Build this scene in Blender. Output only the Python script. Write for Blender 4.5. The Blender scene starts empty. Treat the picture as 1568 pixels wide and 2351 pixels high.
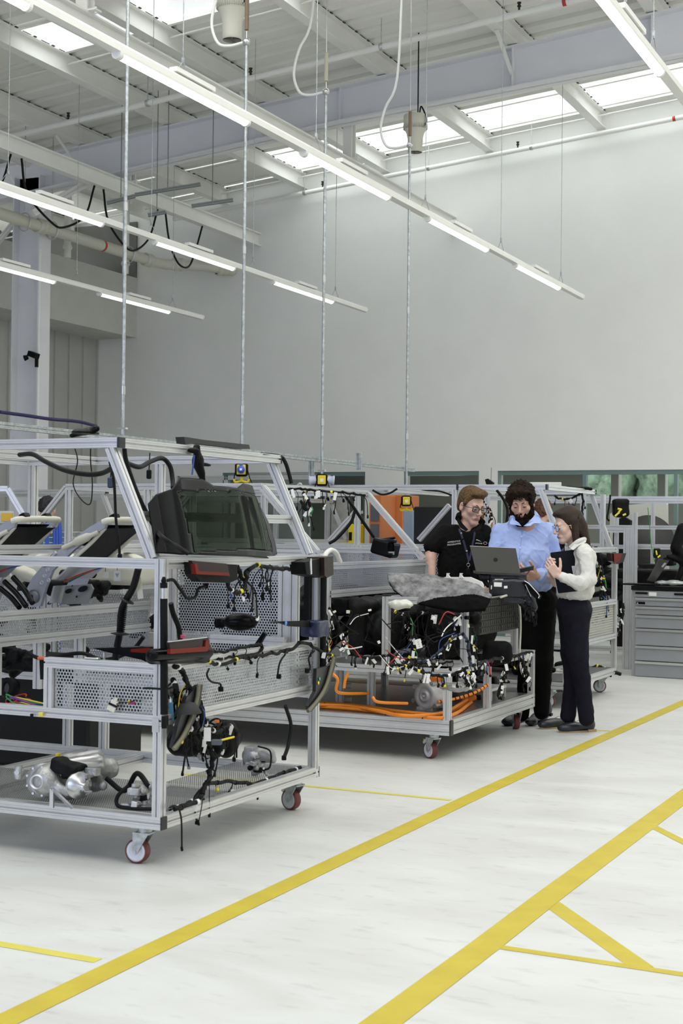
import bpy, math, random
import numpy as np
from mathutils import Vector, Matrix, noise
R=math.radians
random.seed(7); rng=np.random.default_rng(5)
S=bpy.context.scene
col=S.collection

# ---------------------------------------------------------------- camera
FPX,PITCH,ROLL,YAW,CAMH=3381.0,R(.673),R(-.624),R(25.014),1.5
def _axes():
    cp,sp=math.cos(PITCH),math.sin(PITCH)
    r=Vector((1,0,0)); fw=Vector((0,cp,sp)); up=Vector((0,-sp,cp))
    c,s=math.cos(ROLL),math.sin(ROLL)
    r2=c*r-s*up; u2=s*r+c*up
    M=Matrix.Rotation(YAW,3,'Z')
    return M@r2,M@u2,M@fw
RX,UP,FW=_axes(); CAM=Vector((0,0,CAMH))
cd=bpy.data.cameras.new('camera'); cam=bpy.data.objects.new('camera',cd); col.objects.link(cam)
cam.matrix_world=Matrix.Translation(CAM)@Matrix((RX,UP,-FW)).transposed().to_4x4()
cd.sensor_fit='HORIZONTAL'; cd.sensor_width=24.0; cd.lens=FPX*24/1568
cd.clip_end=200; cd.dof.use_dof=True; cd.dof.focus_distance=11.0; cd.dof.aperture_fstop=7.1
S.camera=cam
# points of the place read off the photograph: the ray through a pixel met with a plane
def _ray(x,y): return FW+RX*((x-784)/FPX)-UP*((y-1175.5)/FPX)
def PZ(x,y,z): d=_ray(x,y); return CAM+d*((z-CAMH)/d.z)
def PY(x,y,Y): d=_ray(x,y); return CAM+d*(Y/d.y)
def PX(x,y,X): d=_ray(x,y); return CAM+d*(X/d.x)
def PD(x,y,D): return CAM+_ray(x,y)*D

# ---------------------------------------------------------------- light
S.view_settings.view_transform='Standard'; S.view_settings.look='None'; S.view_settings.gamma=1
S.view_settings.exposure=-0.12
w=bpy.data.worlds.new('world'); S.world=w; w.use_nodes=True
bg=w.node_tree.nodes['Background']; bg.inputs[0].default_value=(.93,.97,1,1); bg.inputs[1].default_value=3.6
def area(name,loc,rot,sx,sy,power,colr):
    l=bpy.data.lights.new(name,'AREA'); l.shape='RECTANGLE'; l.size=sx; l.size_y=sy; l.energy=power; l.color=colr
    o=bpy.data.objects.new(name,l); col.objects.link(o); o.location=loc; o.rotation_euler=rot; return o
area('rooflight_over_bays',(-3.5,5.5,6.9),(0,0,0),9,9,490,(1,.99,.94))
area('added_wall_wash',(1.2,15.2,7.2),(R(22),0,0),7,7,400,(1,.99,.94))  # added unseen area lamp, tilted to brighten the far wall
area('rooflight_aisle',(4,4,6.9),(0,0,0),6,10,230,(1,.99,.94))
area('doorway_daylight',(-5,-6,3.2),(R(80),0,R(5)),9,4.0,440,(.58,.68,1))

area('far_room_ceiling_light',(-5.5,23.2,2.75),(0,0,0),9,4,110,(1,.98,.92))
# ---------------------------------------------------------------- materials
MATS={}
def mat(name,colr,rough=.5,metal=0.,noise_amt=0.,noise_scale=20.,bump=0.,bscale=60.,emit=None,es=0,spec=.5,trans=0,alpha=1,coat=0,colb=None,sheen=0):
    if name in MATS: return MATS[name]
    m=bpy.data.materials.new(name); m.use_nodes=True; n=m.node_tree.nodes; l=m.node_tree.links
    b=n['Principled BSDF']; b.inputs['Base Color'].default_value=(*colr,1); b.inputs['Roughness'].default_value=rough
    b.inputs['Metallic'].default_value=metal; b.inputs['Specular IOR Level'].default_value=spec
    if trans: b.inputs['Transmission Weight'].default_value=trans
    if alpha<1: b.inputs['Alpha'].default_value=alpha
    if coat: b.inputs['Coat Weight'].default_value=coat
    if sheen: b.inputs['Sheen Weight'].default_value=sheen
    if emit: b.inputs['Emission Color'].default_value=(*emit,1); b.inputs['Emission Strength'].default_value=es
    if noise_amt or bump:
        tc=n.new('ShaderNodeTexCoord')
    if noise_amt:
        t=n.new('ShaderNodeTexNoise'); t.inputs['Scale'].default_value=noise_scale; t.inputs['Detail'].default_value=6; t.inputs['Roughness'].default_value=.62
        l.new(tc.outputs['Object'],t.inputs['Vector'])
        r=n.new('ShaderNodeMix'); r.data_type='RGBA'
        c2=colb if colb else tuple(max(0,c*(1-noise_amt)) for c in colr)
        c1=colr if colb else tuple(min(1,c*(1+noise_amt*.5)) for c in colr)
        r.inputs[6].default_value=(*c1,1); r.inputs[7].default_value=(*c2,1)
        mr=n.new('ShaderNodeMapRange'); mr.inputs[1].default_value=.35; mr.inputs[2].default_value=.65
        l.new(t.outputs['Fac'],mr.inputs[0]); l.new(mr.outputs[0],r.inputs[0]); l.new(r.outputs[2],b.inputs['Base Color'])
    if bump:
        t2=n.new('ShaderNodeTexNoise'); t2.inputs['Scale'].default_value=bscale; t2.inputs['Detail'].default_value=4
        l.new(tc.outputs['Object'],t2.inputs['Vector'])
        bp=n.new('ShaderNodeBump'); bp.inputs['Strength'].default_value=bump; bp.inputs['Distance'].default_value=.01
        l.new(t2.outputs['Fac'],bp.inputs['Height']); l.new(bp.outputs[0],b.inputs['Normal'])
    MATS[name]=m; return m
ALU=mat('anodised_aluminium',(.66,.66,.665),.36,.5,.05,9)
ALUD=mat('brushed_aluminium_plate',(.32,.31,.30),.3,.85,.1,5)
STEEL=mat('galvanised_steel',(.5,.53,.54),.42,.8,.3,35)
ZINC=mat('zinc_bracket',(.6,.6,.6),.3,.9)
WHITEP=mat('white_paint_steel',(.87,.87,.83),.45,0,.03,3)
PAINTG=mat('cool_white_beam_paint',(.80,.80,.83),.5,0,.03,2)
WALL=mat('white_wall_paint',(.86,.865,.83),.6,0,.03,1.2)
DECK=mat('roof_deck_white',(.86,.86,.81),.5,0,.03,2)
CAPB=mat('black_plastic_cap',(.02,.02,.021),.45)
BLK=mat('black_plastic',(.006,.006,.0065),.5,0,.3,14,.15,90,spec=.14)
GLOSSB=mat('gloss_black_plastic',(.004,.004,.005),.2,spec=.12)
CABLE=mat('black_cable',(.005,.005,.0055),.5,0,0,0,.3,160,spec=.2)
RUBBER=mat('rubber',(.03,.03,.03),.7)
FOAM=mat('charcoal_foam',(.008,.008,.0085),.95,0,.3,18,.4,60,spec=.15)
TAGW=mat('white_tag',(.82,.82,.8),.6)
TAGBL=mat('blue_tag',(.10,.30,.52),.6)
YEL=mat('yellow_plastic',(.75,.66,.03),.5)
YELB=mat('bright_yellow_safety',(.80,.62,.02),.45)
ORC=mat('orange_high_voltage_cable',(.85,.26,.02),.42,0,0,0,.2,120)
ORB=mat('orange_connector',(.80,.20,.02),.45)
CASTAL=mat('cast_aluminium',(.50,.50,.49),.45,.75,.3,22,.35,70)
REDW=mat('maroon_tread',(.16,.035,.03),.45,0,.25,40)
WWHEEL=mat('white_nylon_wheel',(.72,.73,.78),.4)
BLUEP=mat('blue_plastic',(.05,.10,.55),.4)
BLUESTEEL=mat('blue_paint_steel',(.03,.09,.42),.4)
LAMPRED=mat('red_lamp_lens',(.17,.014,.008),.2,0,spec=.15)
LAMPDK=mat('smoked_lamp_lens',(.030,.018,.016),.15,0,spec=.2)
CHROME=mat('chrome',(.8,.8,.82),.08,1)
CREAM=mat('cream_plastic',(.62,.61,.52),.45)
SEATST=mat('grey_painted_seat_steel',(.42,.43,.50),.35,.5,.1,6)
BEIGEP=mat('beige_moulded_trim',(.50,.48,.40),.6)
TAPEY=mat('yellow_floor_tape',(.58,.47,.035),.5,0,.10,6,colb=(.52,.41,.03))
TAPEL=mat('pale_yellow_floor_tape',(.68,.60,.10),.5,0,.1,6)
TUBE=mat('lit_strip_lamp',(1,1,1),.4,emit=(1,.99,.95),es=5)
NAVYP=mat('navy_film',(.015,.02,.06),.3)
CLEARB=None
def floor_mat():
    m=mat('pale_concrete_floor',(.70,.70,.655),.33,0,.0); n=m.node_tree.nodes; l=m.node_tree.links; b=n['Principled BSDF']
    tc=n.new('ShaderNodeTexCoord'); mp=n.new('ShaderNodeMapping'); mp.inputs['Scale'].default_value=(.6,1.6,1); mp.inputs['Rotation'].default_value=(0,0,R(30))
    l.new(tc.outputs['Object'],mp.inputs['Vector'])
    t=n.new('ShaderNodeTexNoise'); t.inputs['Scale'].default_value=1.6; t.inputs['Detail'].default_value=10; t.inputs['Roughness'].default_value=.62; t.inputs['Distortion'].default_value=.5
    l.new(mp.outputs[0],t.inputs['Vector'])
    cr=n.new('ShaderNodeValToRGB'); e=cr.color_ramp.elements; e[0].position=.33; e[0].color=(.605,.605,.575,1); e[1].position=.62; e[1].color=(.695,.705,.68,1)
    l.new(t.outputs['Fac'],cr.inputs[0])
    t3=n.new('ShaderNodeTexNoise'); t3.inputs['Scale'].default_value=11; t3.inputs['Detail'].default_value=8; l.new(mp.outputs[0],t3.inputs['Vector'])
    mr=n.new('ShaderNodeMapRange'); mr.inputs[1].default_value=.30; mr.inputs[2].default_value=.42; mr.inputs[3].default_value=.86; mr.inputs[4].default_value=1
    l.new(t3.outputs['Fac'],mr.inputs[0])
    mx=n.new('ShaderNodeMix'); mx.data_type='RGBA'; mx.blend_type='MULTIPLY'; mx.inputs[0].default_value=1
    l.new(cr.outputs[0],mx.inputs[6]); l.new(mr.outputs[0],mx.inputs[7]); l.new(mx.outputs[2],b.inputs['Base Color'])
    r2=n.new('ShaderNodeMapRange'); r2.inputs[3].default_value=.28; r2.inputs[4].default_value=.5; l.new(t.outputs['Fac'],r2.inputs[0]); l.new(r2.outputs[0],b.inputs['Roughness'])
    return m
FLOOR=floor_mat()
def perf_mat(name,pitch=.0165,rad=.0058,base=(.55,.56,.58),metal=.8,rough=.35):
    m=bpy.data.materials.new(name); m.use_nodes=True; n=m.node_tree.nodes; l=m.node_tree.links
    b=n['Principled BSDF']; b.inputs['Base Color'].default_value=(*base,1); b.inputs['Metallic'].default_value=metal; b.inputs['Roughness'].default_value=rough
    uv=n.new('ShaderNodeUVMap')
    def vm(op,a,bv):
        x=n.new('ShaderNodeVectorMath'); x.operation=op; l.new(a,x.inputs[0])
        if bv is not None: x.inputs[1].default_value=bv
        return x
    sc=vm('DIVIDE',uv.outputs[0],(pitch,pitch,1)); outs=[]
    for off in ((0,0,0),(.5,math.sqrt(3)/2,0)):
        a=vm('ADD',sc.outputs[0],off); d=vm('DIVIDE',a.outputs[0],(1,math.sqrt(3),1)); f=vm('FRACTION',d.outputs[0],None)
        s=vm('SUBTRACT',f.outputs[0],(.5,.5,0)); mu=vm('MULTIPLY',s.outputs[0],(1,math.sqrt(3),0)); ln=vm('LENGTH',mu.outputs[0],None); outs.append(ln.outputs['Value'])
    mn=n.new('ShaderNodeMath'); mn.operation='MINIMUM'; l.new(outs[0],mn.inputs[0]); l.new(outs[1],mn.inputs[1])
    gt=n.new('ShaderNodeMath'); gt.operation='GREATER_THAN'; l.new(mn.outputs[0],gt.inputs[0]); gt.inputs[1].default_value=rad/pitch
    l.new(gt.outputs[0],b.inputs['Alpha'])
    MATS[name]=m; return m
PERF=perf_mat('perforated_aluminium_sheet')
PERFF=perf_mat('fine_perforated_sheet',.012,.0036,(.30,.30,.30),.7,.45)
def glass_mat(name,tint,mixf,rough=.03):
    m=bpy.data.materials.new(name); m.use_nodes=True; n=m.node_tree.nodes; l=m.node_tree.links
    for x in list(n):
        if x.type!='OUTPUT_MATERIAL': n.remove(x)
    out=n['Material Output']; t=n.new('ShaderNodeBsdfTransparent'); t.inputs[0].default_value=(*tint,1)
    g=n.new('ShaderNodeBsdfGlossy'); g.inputs['Roughness'].default_value=rough; g.inputs[0].default_value=(1,1,1,1)
    mx=n.new('ShaderNodeMixShader'); fr=n.new('ShaderNodeLayerWeight'); fr.inputs[0].default_value=mixf
    l.new(fr.outputs['Fresnel'],mx.inputs[0]); l.new(t.outputs[0],mx.inputs[1]); l.new(g.outputs[0],mx.inputs[2]); l.new(mx.outputs[0],out.inputs[0])
    MATS[name]=m; return m
GLASSD=glass_mat('tinted_privacy_glass',(.33,.37,.32),.06)
GLASSC=glass_mat('clear_glass',(.86,.90,.89),.2)
POLYC=glass_mat('clear_plastic_film',(.8,.82,.82),.55,.25)

# ---------------------------------------------------------------- mesh builder
def wloc(o):
    v=Vector((0,0,0))
    while o is not None: v=v+o.location; o=o.parent
    return v
class MB:
    def __init__(s): s.v=[]; s.f=[]; s.sm=[]; s.uv={}
    def add(s,vs,fs,smooth=False):
        o=len(s.v); s.v+= [Vector(v) for v in vs]
        for f in fs: s.f.append([i+o for i in f]); s.sm.append(smooth)
        return s
    def box(s,a,b):
        x0,y0,z0=a; x1,y1,z1=b
        return s.add([(x0,y0,z0),(x1,y0,z0),(x1,y1,z0),(x0,y1,z0),(x0,y0,z1),(x1,y0,z1),(x1,y1,z1),(x0,y1,z1)],
          [(0,3,2,1),(4,5,6,7),(0,1,5,4),(1,2,6,5),(2,3,7,6),(3,0,4,7)])
    def cbox(s,c,d,M=None,bev=0):
        c=Vector(c); hx,hy,hz=d[0]/2,d[1]/2,d[2]/2
        M=M or Matrix.Identity(3)
        if bev:
            k=bev; P=[]
            for z,e in((-hz,k),(-hz+k,0),(hz-k,0),(hz,k)):
                for sx,sy in((1,1),(-1,1),(-1,-1),(1,-1)):
                    X=hx-e; Y=hy-e; kk=k*.8
                    pts=[(X-kk,Y),(X,Y-kk)]
                    if sx*sy>0: seq=[(X,Y-kk),(X-kk,Y)]
                    else: seq=[(X-kk,Y),(X,Y-kk)]
                    for q in seq: P.append(M@Vector((sx*q[0],sy*q[1],z))+c)
            F=[]
            for r in range(3):
                for i in range(8): F.append((r*8+i,r*8+(i+1)%8,(r+1)*8+(i+1)%8,(r+1)*8+i))
            F.append(tuple(range(7,-1,-1))); F.append(tuple(range(24,32)))
            return s.add(P,F)
        vs=[M@Vector((x,y,z))+c for z in(-hz,hz) for x,y in((-hx,-hy),(hx,-hy),(hx,hy),(-hx,hy))]
        return s.add(vs,[(0,3,2,1),(4,5,6,7),(0,1,5,4),(1,2,6,5),(2,3,7,6),(3,0,4,7)])
    def ext(s,poly,p1,p2,up=(0,0,1)):
        p1=Vector(p1); p2=Vector(p2); d=(p2-p1).normalized(); u=Vector(up); 
        if abs(d.dot(u))>.98: u=Vector((0,1,0))
        r=d.cross(u).normalized(); u=r.cross(d); n=len(poly)
        vs=[p+r*a+u*b for p in(p1,p2) for a,b in poly]
        return s.add(vs,[(i,(i+1)%n,n+(i+1)%n,n+i) for i in range(n)]+[tuple(range(n-1,-1,-1)),tuple(range(n,2*n))])
    def bar(s,p1,p2,w=.045,h=None,up=(0,0,1),nw=1,nh=1):
        h=h or w; g=.0045; dp=.010
        P=[]
        def side(a,b,k,nrm):
            a=Vector(a);b=Vector(b); d=(b-a).normalized(); L=(b-a).length; P.append(a)
            for i in range(k):
                c=a+d*(L*(i+.5)/k)
                nn=Vector(nrm)
                if L/k>.03: P.extend([c-d*.0135,c-d*.013+nn*.0016,c-d*.0125])
                P.extend([c-d*g,c-d*g+nn*dp,c+d*g+nn*dp,c+d*g])
                if L/k>.03: P.extend([c+d*.0125,c+d*.013+nn*.0016,c+d*.0135])
        x,y=w/2,h/2
        side((-x,-y),(x,-y),nw,(0,1)); side((x,-y),(x,y),nh,(-1,0)); side((x,y),(-x,y),nw,(0,-1)); side((-x,y),(-x,-y),nh,(1,0))
        return s.ext([(p.x,p.y) for p in P],p1,p2,up)
    def ibeam(s,p1,p2,w,h,tw=.012,tf=.018,up=(0,0,1)):
        x,y=w/2,h/2; t=tw/2
        return s.ext([(-x,-y),(x,-y),(x,-y+tf),(t,-y+tf),(t,y-tf),(x,y-tf),(x,y),(-x,y),(-x,y-tf),(-t,y-tf),(-t,-y+tf),(-x,-y+tf)],p1,p2,up)
    def tube(s,pts,r,seg=8,sub=0,cap=True):
        pts=[Vector(p) for p in pts]
        if sub and len(pts)>2: pts=spline(pts,sub)
        rs=r if hasattr(r,'__len__') else [r]*len(pts)
        if len(rs)!=len(pts): rs=[rs[min(len(rs)-1,int(i*len(rs)/len(pts)))] for i in range(len(pts))]
        n=len(pts); t=(pts[1]-pts[0]).normalized(); u=t.orthogonal().normalized(); V=[]
        for i in range(n):
            t2=(pts[min(i+1,n-1)]-pts[max(i-1,0)])
            if t2.length<1e-9: t2=t
            t2.normalize(); u=(u-t2*u.dot(t2)); 
            if u.length<1e-6: u=t2.orthogonal()
            u.normalize(); b=t2.cross(u)
            for k in range(seg):
                a=2*math.pi*k/seg; V.append(pts[i]+(u*math.cos(a)+b*math.sin(a))*rs[i])
        F=[(i*seg+k,i*seg+(k+1)%seg,(i+1)*seg+(k+1)%seg,(i+1)*seg+k) for i in range(n-1) for k in range(seg)]
        s.add(V,F,True)
        if cap:
            s.add(V[:seg],[tuple(range(seg-1,-1,-1))]); s.add(V[-seg:],[tuple(range(seg))])
        return s
    def lathe(s,prof,c,ax,seg=24,smooth=True,caps=True):
        c=Vector(c); ax=Vector(ax).normalized(); u=ax.orthogonal().normalized(); b=ax.cross(u); V=[]
        for (r,z) in prof:
            for k in range(seg):
                a=2*math.pi*k/seg; V.append(c+ax*z+(u*math.cos(a)+b*math.sin(a))*r)
        n=len(prof)
        s.add(V,[(i*seg+k,i*seg+(k+1)%seg,(i+1)*seg+(k+1)%seg,(i+1)*seg+k) for i in range(n-1) for k in range(seg)],smooth)
        if caps:
            s.add(V[:seg],[tuple(range(seg-1,-1,-1))]); s.add(V[-seg:],[tuple(range(seg))])
        return s
    def slab(s,poly,th,nrm=None):
        P=[Vector(p) for p in poly]; n=len(P)
        if nrm is None:
            nrm=Vector((0,0,0))
            for i in range(n): nrm+=P[i].cross(P[(i+1)%n])
        nrm=Vector(nrm).normalized()*th
        return s.add(P+[p+nrm for p in P],[(i,(i+1)%n,n+(i+1)%n,n+i) for i in range(n)]+[tuple(range(n-1,-1,-1)),tuple(range(n,2*n))])
    def build(s,name,m,parent=None,smooth=None,loc=None):
        me=bpy.data.meshes.new(name); base=wloc(parent) if parent is not None else Vector((0,0,0))
        if loc is not None: base=Vector(loc)
        me.from_pydata([v-base for v in s.v],[],s.f); me.materials.append(m)
        me.polygons.foreach_set('use_smooth',s.sm if smooth is None else [smooth]*len(s.f)); me.update()
        o=bpy.data.objects.new(name,me); col.objects.link(o)
        if parent is not None: o.parent=parent
        elif loc is not None: o.location=base
        return o
def dark_clutter(name,label,cat,c,h,n,seed,m,res=.012,par=None,rr_=(.02,.05)):
    q=random.Random(seed); c=Vector(c); pr=[('b',c,(h[0]*.6,h[1]*.6,h[2]*.5),.02,0)]
    for k in range(n):
        a=c+Vector((q.uniform(-h[0],h[0]),q.uniform(-h[1],h[1]),q.uniform(-h[2],h[2]))); b=a+Vector((q.uniform(-h[0],h[0]),q.uniform(-h[1],h[1]),q.uniform(-h[2],h[2])))*.6
        r=q.uniform(*rr_)
        if k%4==3: pr.append(('b',a,(r*1.3,r*1.6,r),.005,.004))
        else: pr.append(('c',a,b,r*.8,r*.5,.004))
    pr.append(('f',lambda P,d:d+.003*_vnoise(P,50,seed),0)); lo=c-Vector(h)*1.5-Vector((.05,)*3); hi=c+Vector(h)*1.5+Vector((.05,)*3)
    t=thing(name,label,cat,c-Vector((0,0,h[2])))
    sdf_obj('body',pr,lo,hi,res,m,t)
    return t
def spline(pts,sub):
    P=[pts[0]+(pts[0]-pts[1])]+list(pts)+[pts[-1]+(pts[-1]-pts[-2])]; out=[]
    for i in range(1,len(P)-2):
        for k in range(sub):
            t=k/sub; a,b,c,d=P[i-1],P[i],P[i+1],P[i+2]
            out.append(.5*((2*b)+(c-a)*t+(2*a-5*b+4*c-d)*t*t+(3*b-a-3*c+d)*t**3))
    out.append(P[-2]); return out
def tag(o,label,cat,group=None):
    o['label']=label; o['category']=cat
    if group: o['group']=group
    return o
def thing(name,label,cat,loc,group=None):
    o=bpy.data.objects.new(name,None); col.objects.link(o); o.location=Vector(loc); o.empty_display_size=.1
    return tag(o,label,cat,group)
def struct(name,mb,m,parent=None):
    o=mb.build(name,m,parent)
    if parent is None: o['kind']='structure'
    return o
def sheet(name,quad,m,parent,th=.002):
    # a thin perforated sheet whose UVs are metres
    q=[Vector(p) for p in quad]; nrm=(q[1]-q[0]).cross(q[3]-q[0]).normalized()*th/2
    me=bpy.data.meshes.new(name); base=wloc(parent)
    V=[p-base-nrm for p in q]+[p-base+nrm for p in q]
    F=[(3,2,1,0),(4,5,6,7)]
    me.from_pydata(V,[],F); me.materials.append(m); uvl=me.uv_layers.new()
    w_=(q[1]-q[0]).length; h_=(q[3]-q[0]).length; UV=[(0,0),(w_,0),(w_,h_),(0,h_)]
    for li,lp in enumerate(me.loops): uvl.data[li].uv=UV[lp.vertex_index%4]
    me.update(); o=bpy.data.objects.new(name,me); col.objects.link(o); o.parent=parent; return o
def copy_tree(o,parent=None):
    c=o.copy(); col.objects.link(c)
    if parent is not None: c.parent=parent
    for ch in list(o.children): copy_tree(ch,c)
    return c
def text_mesh(name,txt,size,m,parent,origin,xdir,ydir,depth=.0006,align='CENTER'):
    cu=bpy.data.curves.new(name,'FONT'); cu.body=txt; cu.size=size; cu.extrude=depth; cu.align_x=align; cu.align_y='CENTER'
    t=bpy.data.objects.new(name+'_tmp',cu); col.objects.link(t); dg=bpy.context.evaluated_depsgraph_get()
    me=bpy.data.meshes.new_from_object(t.evaluated_get(dg)); bpy.data.objects.remove(t)
    x=Vector(xdir).normalized(); y=Vector(ydir).normalized(); z=x.cross(y); base=wloc(parent); M=Matrix((x,y,z)).transposed()
    for v in me.vertices: v.co=M@v.co+Vector(origin)-base
    me.materials.clear(); me.materials.append(m); o=bpy.data.objects.new(name,me); col.objects.link(o); o.parent=parent; return o

# ---------------------------------------------------------------- smooth blended solids (distance field + surface nets)
def _cap(P,a,b,r1,r2):
    a=np.array(a,float); b=np.array(b,float); d=b-a; L=max(d@d,1e-12)
    t=np.clip(((P-a)@d)/L,0,1); return np.linalg.norm(P-a-t[...,None]*d,axis=-1)-(r1+(r2-r1)*t)
def _ell(P,c,r,M=None):
    q=P-np.array(c,float)
    if M is not None: q=q@np.array(M,float)
    r=np.array(r,float); k0=np.linalg.norm(q/r,axis=-1); k1=np.linalg.norm(q/(r*r),axis=-1)
    return k0*(k0-1)/np.maximum(k1,1e-9)
def _rbox(P,c,h,rd,M=None):
    q=P-np.array(c,float)
    if M is not None: q=q@np.array(M,float)
    q=np.abs(q)-(np.array(h,float)-rd); return np.linalg.norm(np.maximum(q,0),axis=-1)+np.minimum(q.max(-1),0)-rd
def smin(a,b,k):
    if k<=0: return np.minimum(a,b)
    h=np.clip(.5+.5*(b-a)/k,0,1); return b+(a-b)*h-k*h*(1-h)
def smax(a,b,k): return -smin(-a,-b,k)
def _vnoise(P,s,seed=0):
    # cheap smooth pseudo noise out of sines, -1..1
    x,y,z=(P[...,i]*s+seed*1.7 for i in range(3))
    return (np.sin(x+1.3*np.sin(y*1.1+seed))+np.sin(y*1.2+1.7*np.sin(z*.9+seed))+np.sin(z*1.1+1.5*np.sin(x*1.3)))/3
def sdf_eval(prims,P):
    d=None
    for p in prims:
        t,k=p[0],p[-1]
        if t=='c': q=_cap(P,*p[1:-1])
        elif t=='e': q=_ell(P,*p[1:-1])
        elif t=='b': q=_rbox(P,*p[1:-1])
        elif t=='f': d=p[1](P,d); continue
        elif t=='-c': d=smax(d,-_cap(P,*p[1:-1]),k); continue
        elif t=='-e': d=smax(d,-_ell(P,*p[1:-1]),k); continue
        elif t=='-b': d=smax(d,-_rbox(P,*p[1:-1]),k); continue
        d=q if d is None else smin(d,q,k)
    return d
def sdf_obj(name,prims,lo,hi,res,m,parent=None,colorf=None,origin=None):
    lo=np.array(lo,float); hi=np.array(hi,float); n=np.maximum(((hi-lo)/res).astype(int)+2,4)
    ax=[lo[i]+res*np.arange(n[i]) for i in range(3)]
    P=np.stack(np.meshgrid(*ax,indexing='ij'),-1); V=np.empty(tuple(n))
    for i in range(0,n[0],16): V[i:i+16]=sdf_eval(prims,P[i:i+16])
    V[0]=V[-1]=abs(res); V[:,0]=V[:,-1]=abs(res); V[:,:,0]=V[:,:,-1]=abs(res)
    c=np.zeros(tuple(n-1),int); acc=np.zeros(tuple(n-1)+(3,)); cnt=np.zeros(tuple(n-1))
    sh=tuple(n-1)
    def cor(i,j,k): return V[i:i+sh[0],j:j+sh[1],k:k+sh[2]]
    for axis in range(3):
        for a in(0,1):
            for b in(0,1):
                o=[0,0,0]; oth=[x for x in range(3) if x!=axis]; o[oth[0]]=a; o[oth[1]]=b
                o2=list(o); o2[axis]=1; v0=cor(*o); v1=cor(*o2); cr=(v0<0)!=(v1<0)
                den=np.where(np.abs(v0-v1)<1e-12,1,v0-v1); t=np.where(cr,v0/den,0)
                for x in range(3): acc[...,x]+=np.where(cr,(o[x]+(t if x==axis else 0)),0)
                cnt+=cr
    act=cnt>0; idx=-np.ones(sh,int); idx[act]=np.arange(act.sum())
    g=np.argwhere(act); verts=lo+res*(g+acc[act]/cnt[act][:,None])
    F=[]
    for axis in range(3):
        s0=V<0; sl=[slice(None)]*3; sl2=[slice(None)]*3; sl[axis]=slice(0,-1); sl2[axis]=slice(1,None)
        a=s0[tuple(sl)]; b=s0[tuple(sl2)]; e=np.argwhere(a!=b)
        if not len(e): continue
        u,v=[x for x in range(3) if x!=axis]
        e=e[(e[:,u]>0)&(e[:,v]>0)&(e[:,u]<sh[u])&(e[:,v]<sh[v])]
        def I(du,dv):
            q=e.copy(); q[:,u]-=du; q[:,v]-=dv; return idx[q[:,0],q[:,1],q[:,2]]
        quad=np.stack([I(1,1),I(0,1),I(0,0),I(1,0)],1); ins=a[e[:,0],e[:,1],e[:,2]]
        flip=ins if axis!=1 else ~ins
        quad=np.where(flip[:,None],quad,quad[:,::-1]); F.append(quad)
    F=np.concatenate(F); F=F[(F>=0).all(1)]
    base=wloc(parent) if parent is not None else (Vector(origin) if origin is not None else Vector((0,0,0)))
    me=bpy.data.meshes.new(name); vv=verts-np.array(base)
    me.vertices.add(len(vv)); me.vertices.foreach_set('co',vv.ravel())
    me.loops.add(F.size); me.loops.foreach_set('vertex_index',F.ravel().astype(np.int32))
    me.polygons.add(len(F)); me.polygons.foreach_set('loop_start',np.arange(0,F.size,4,dtype=np.int32)); me.polygons.foreach_set('loop_total',np.full(len(F),4,dtype=np.int32))
    me.update(calc_edges=True); me.validate(); me.polygons.foreach_set('use_smooth',[True]*len(me.polygons))
    ms=m if isinstance(m,(list,tuple)) else [m]
    for x in ms: me.materials.append(x)
    if colorf is not None:
        cen=verts[F].mean(1)[:len(me.polygons)]; me.polygons.foreach_set('material_index',colorf(cen).astype(np.int32))
    o=bpy.data.objects.new(name,me); col.objects.link(o)
    if parent is not None: o.parent=parent
    else: o.location=base
    return o
# ================================================================ THE ROOM
YW=20.0
def deckz(X): return 7.8436+.0936*X
struct('floor',MB().box((-26,-12,-.1),(14,32,0)),FLOOR)
# back wall with three glazed openings
op=[(-11.39,-8.95),(-8.33,-7.16),(-6.88,2.0)]
m=MB(); xs=[-15.8]+[v for o in op for v in o]+[8.0]
for i in range(0,len(xs),2): m.box((xs[i],YW,0),(xs[i+1],YW+.25,2.36))
m.slab([(-15.8,YW,2.36),(8,YW,2.36),(8,YW,deckz(8)+.1),(-15.8,YW,deckz(-15.8)+.1)],.25,(0,1,0))
struct('wall_back',m,WALL)
GREENF=mat('grey_green_window_frame',(.16,.24,.23),.4)
for i,(a,b) in enumerate(op):
    m=MB(); m.box((a,YW+.02,2.30),(b,YW+.10,2.36)); m.box((a,YW+.02,0),(b,YW+.10,.06))
    k=max(1,round((b-a)/1.35)); 
    for j in range(k+1):
        x=a+(b-a)*j/k; m.box((x-.025,YW+.02,.06),(x+.025,YW+.10,2.30))
    fr=struct('window_%d'%(i+1),m,GREENF)
    struct('pane',MB().box((a,YW+.055,.06),(b,YW+.063,2.30)),GLASSC,fr)
# side wall low part: ribbed cladding, bulkhead box above, dark gallery over it
m=MB(); m.box((-13.95,4,0),(-13.75,YW,4.57)); y=4.0
while y<YW: m.box((-13.75,y,0),(-13.72,y+.05,4.57)); y+=.38
struct('wall_left',m,mat('left_cladding',(.52,.52,.49),.55,0,.05,2))
m=MB(); m.box((-13.9,4,4.54),(-13.0,YW,5.50)); struct('trim_1',m,mat('bulkhead_paint',(.62,.62,.58),.55,0,.05,2))
m=MB(); m.box((-15.6,4,5.3),(-15.5,YW,8)); y=4.0
while y<YW: m.box((-15.5,y,5.3),(-15.46,y+.12,8)); y+=.4
m.box((-15.5,YW-.04,5.5),(-13.0,YW-.005,6.4))
struct('wall_gallery',m,mat('dark_gallery_cladding',(.16,.16,.15),.6,0,.1,3))
struct('wall_right',MB().box((8,-12,0),(8.2,YW+.2,8.7)),WALL)
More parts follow.
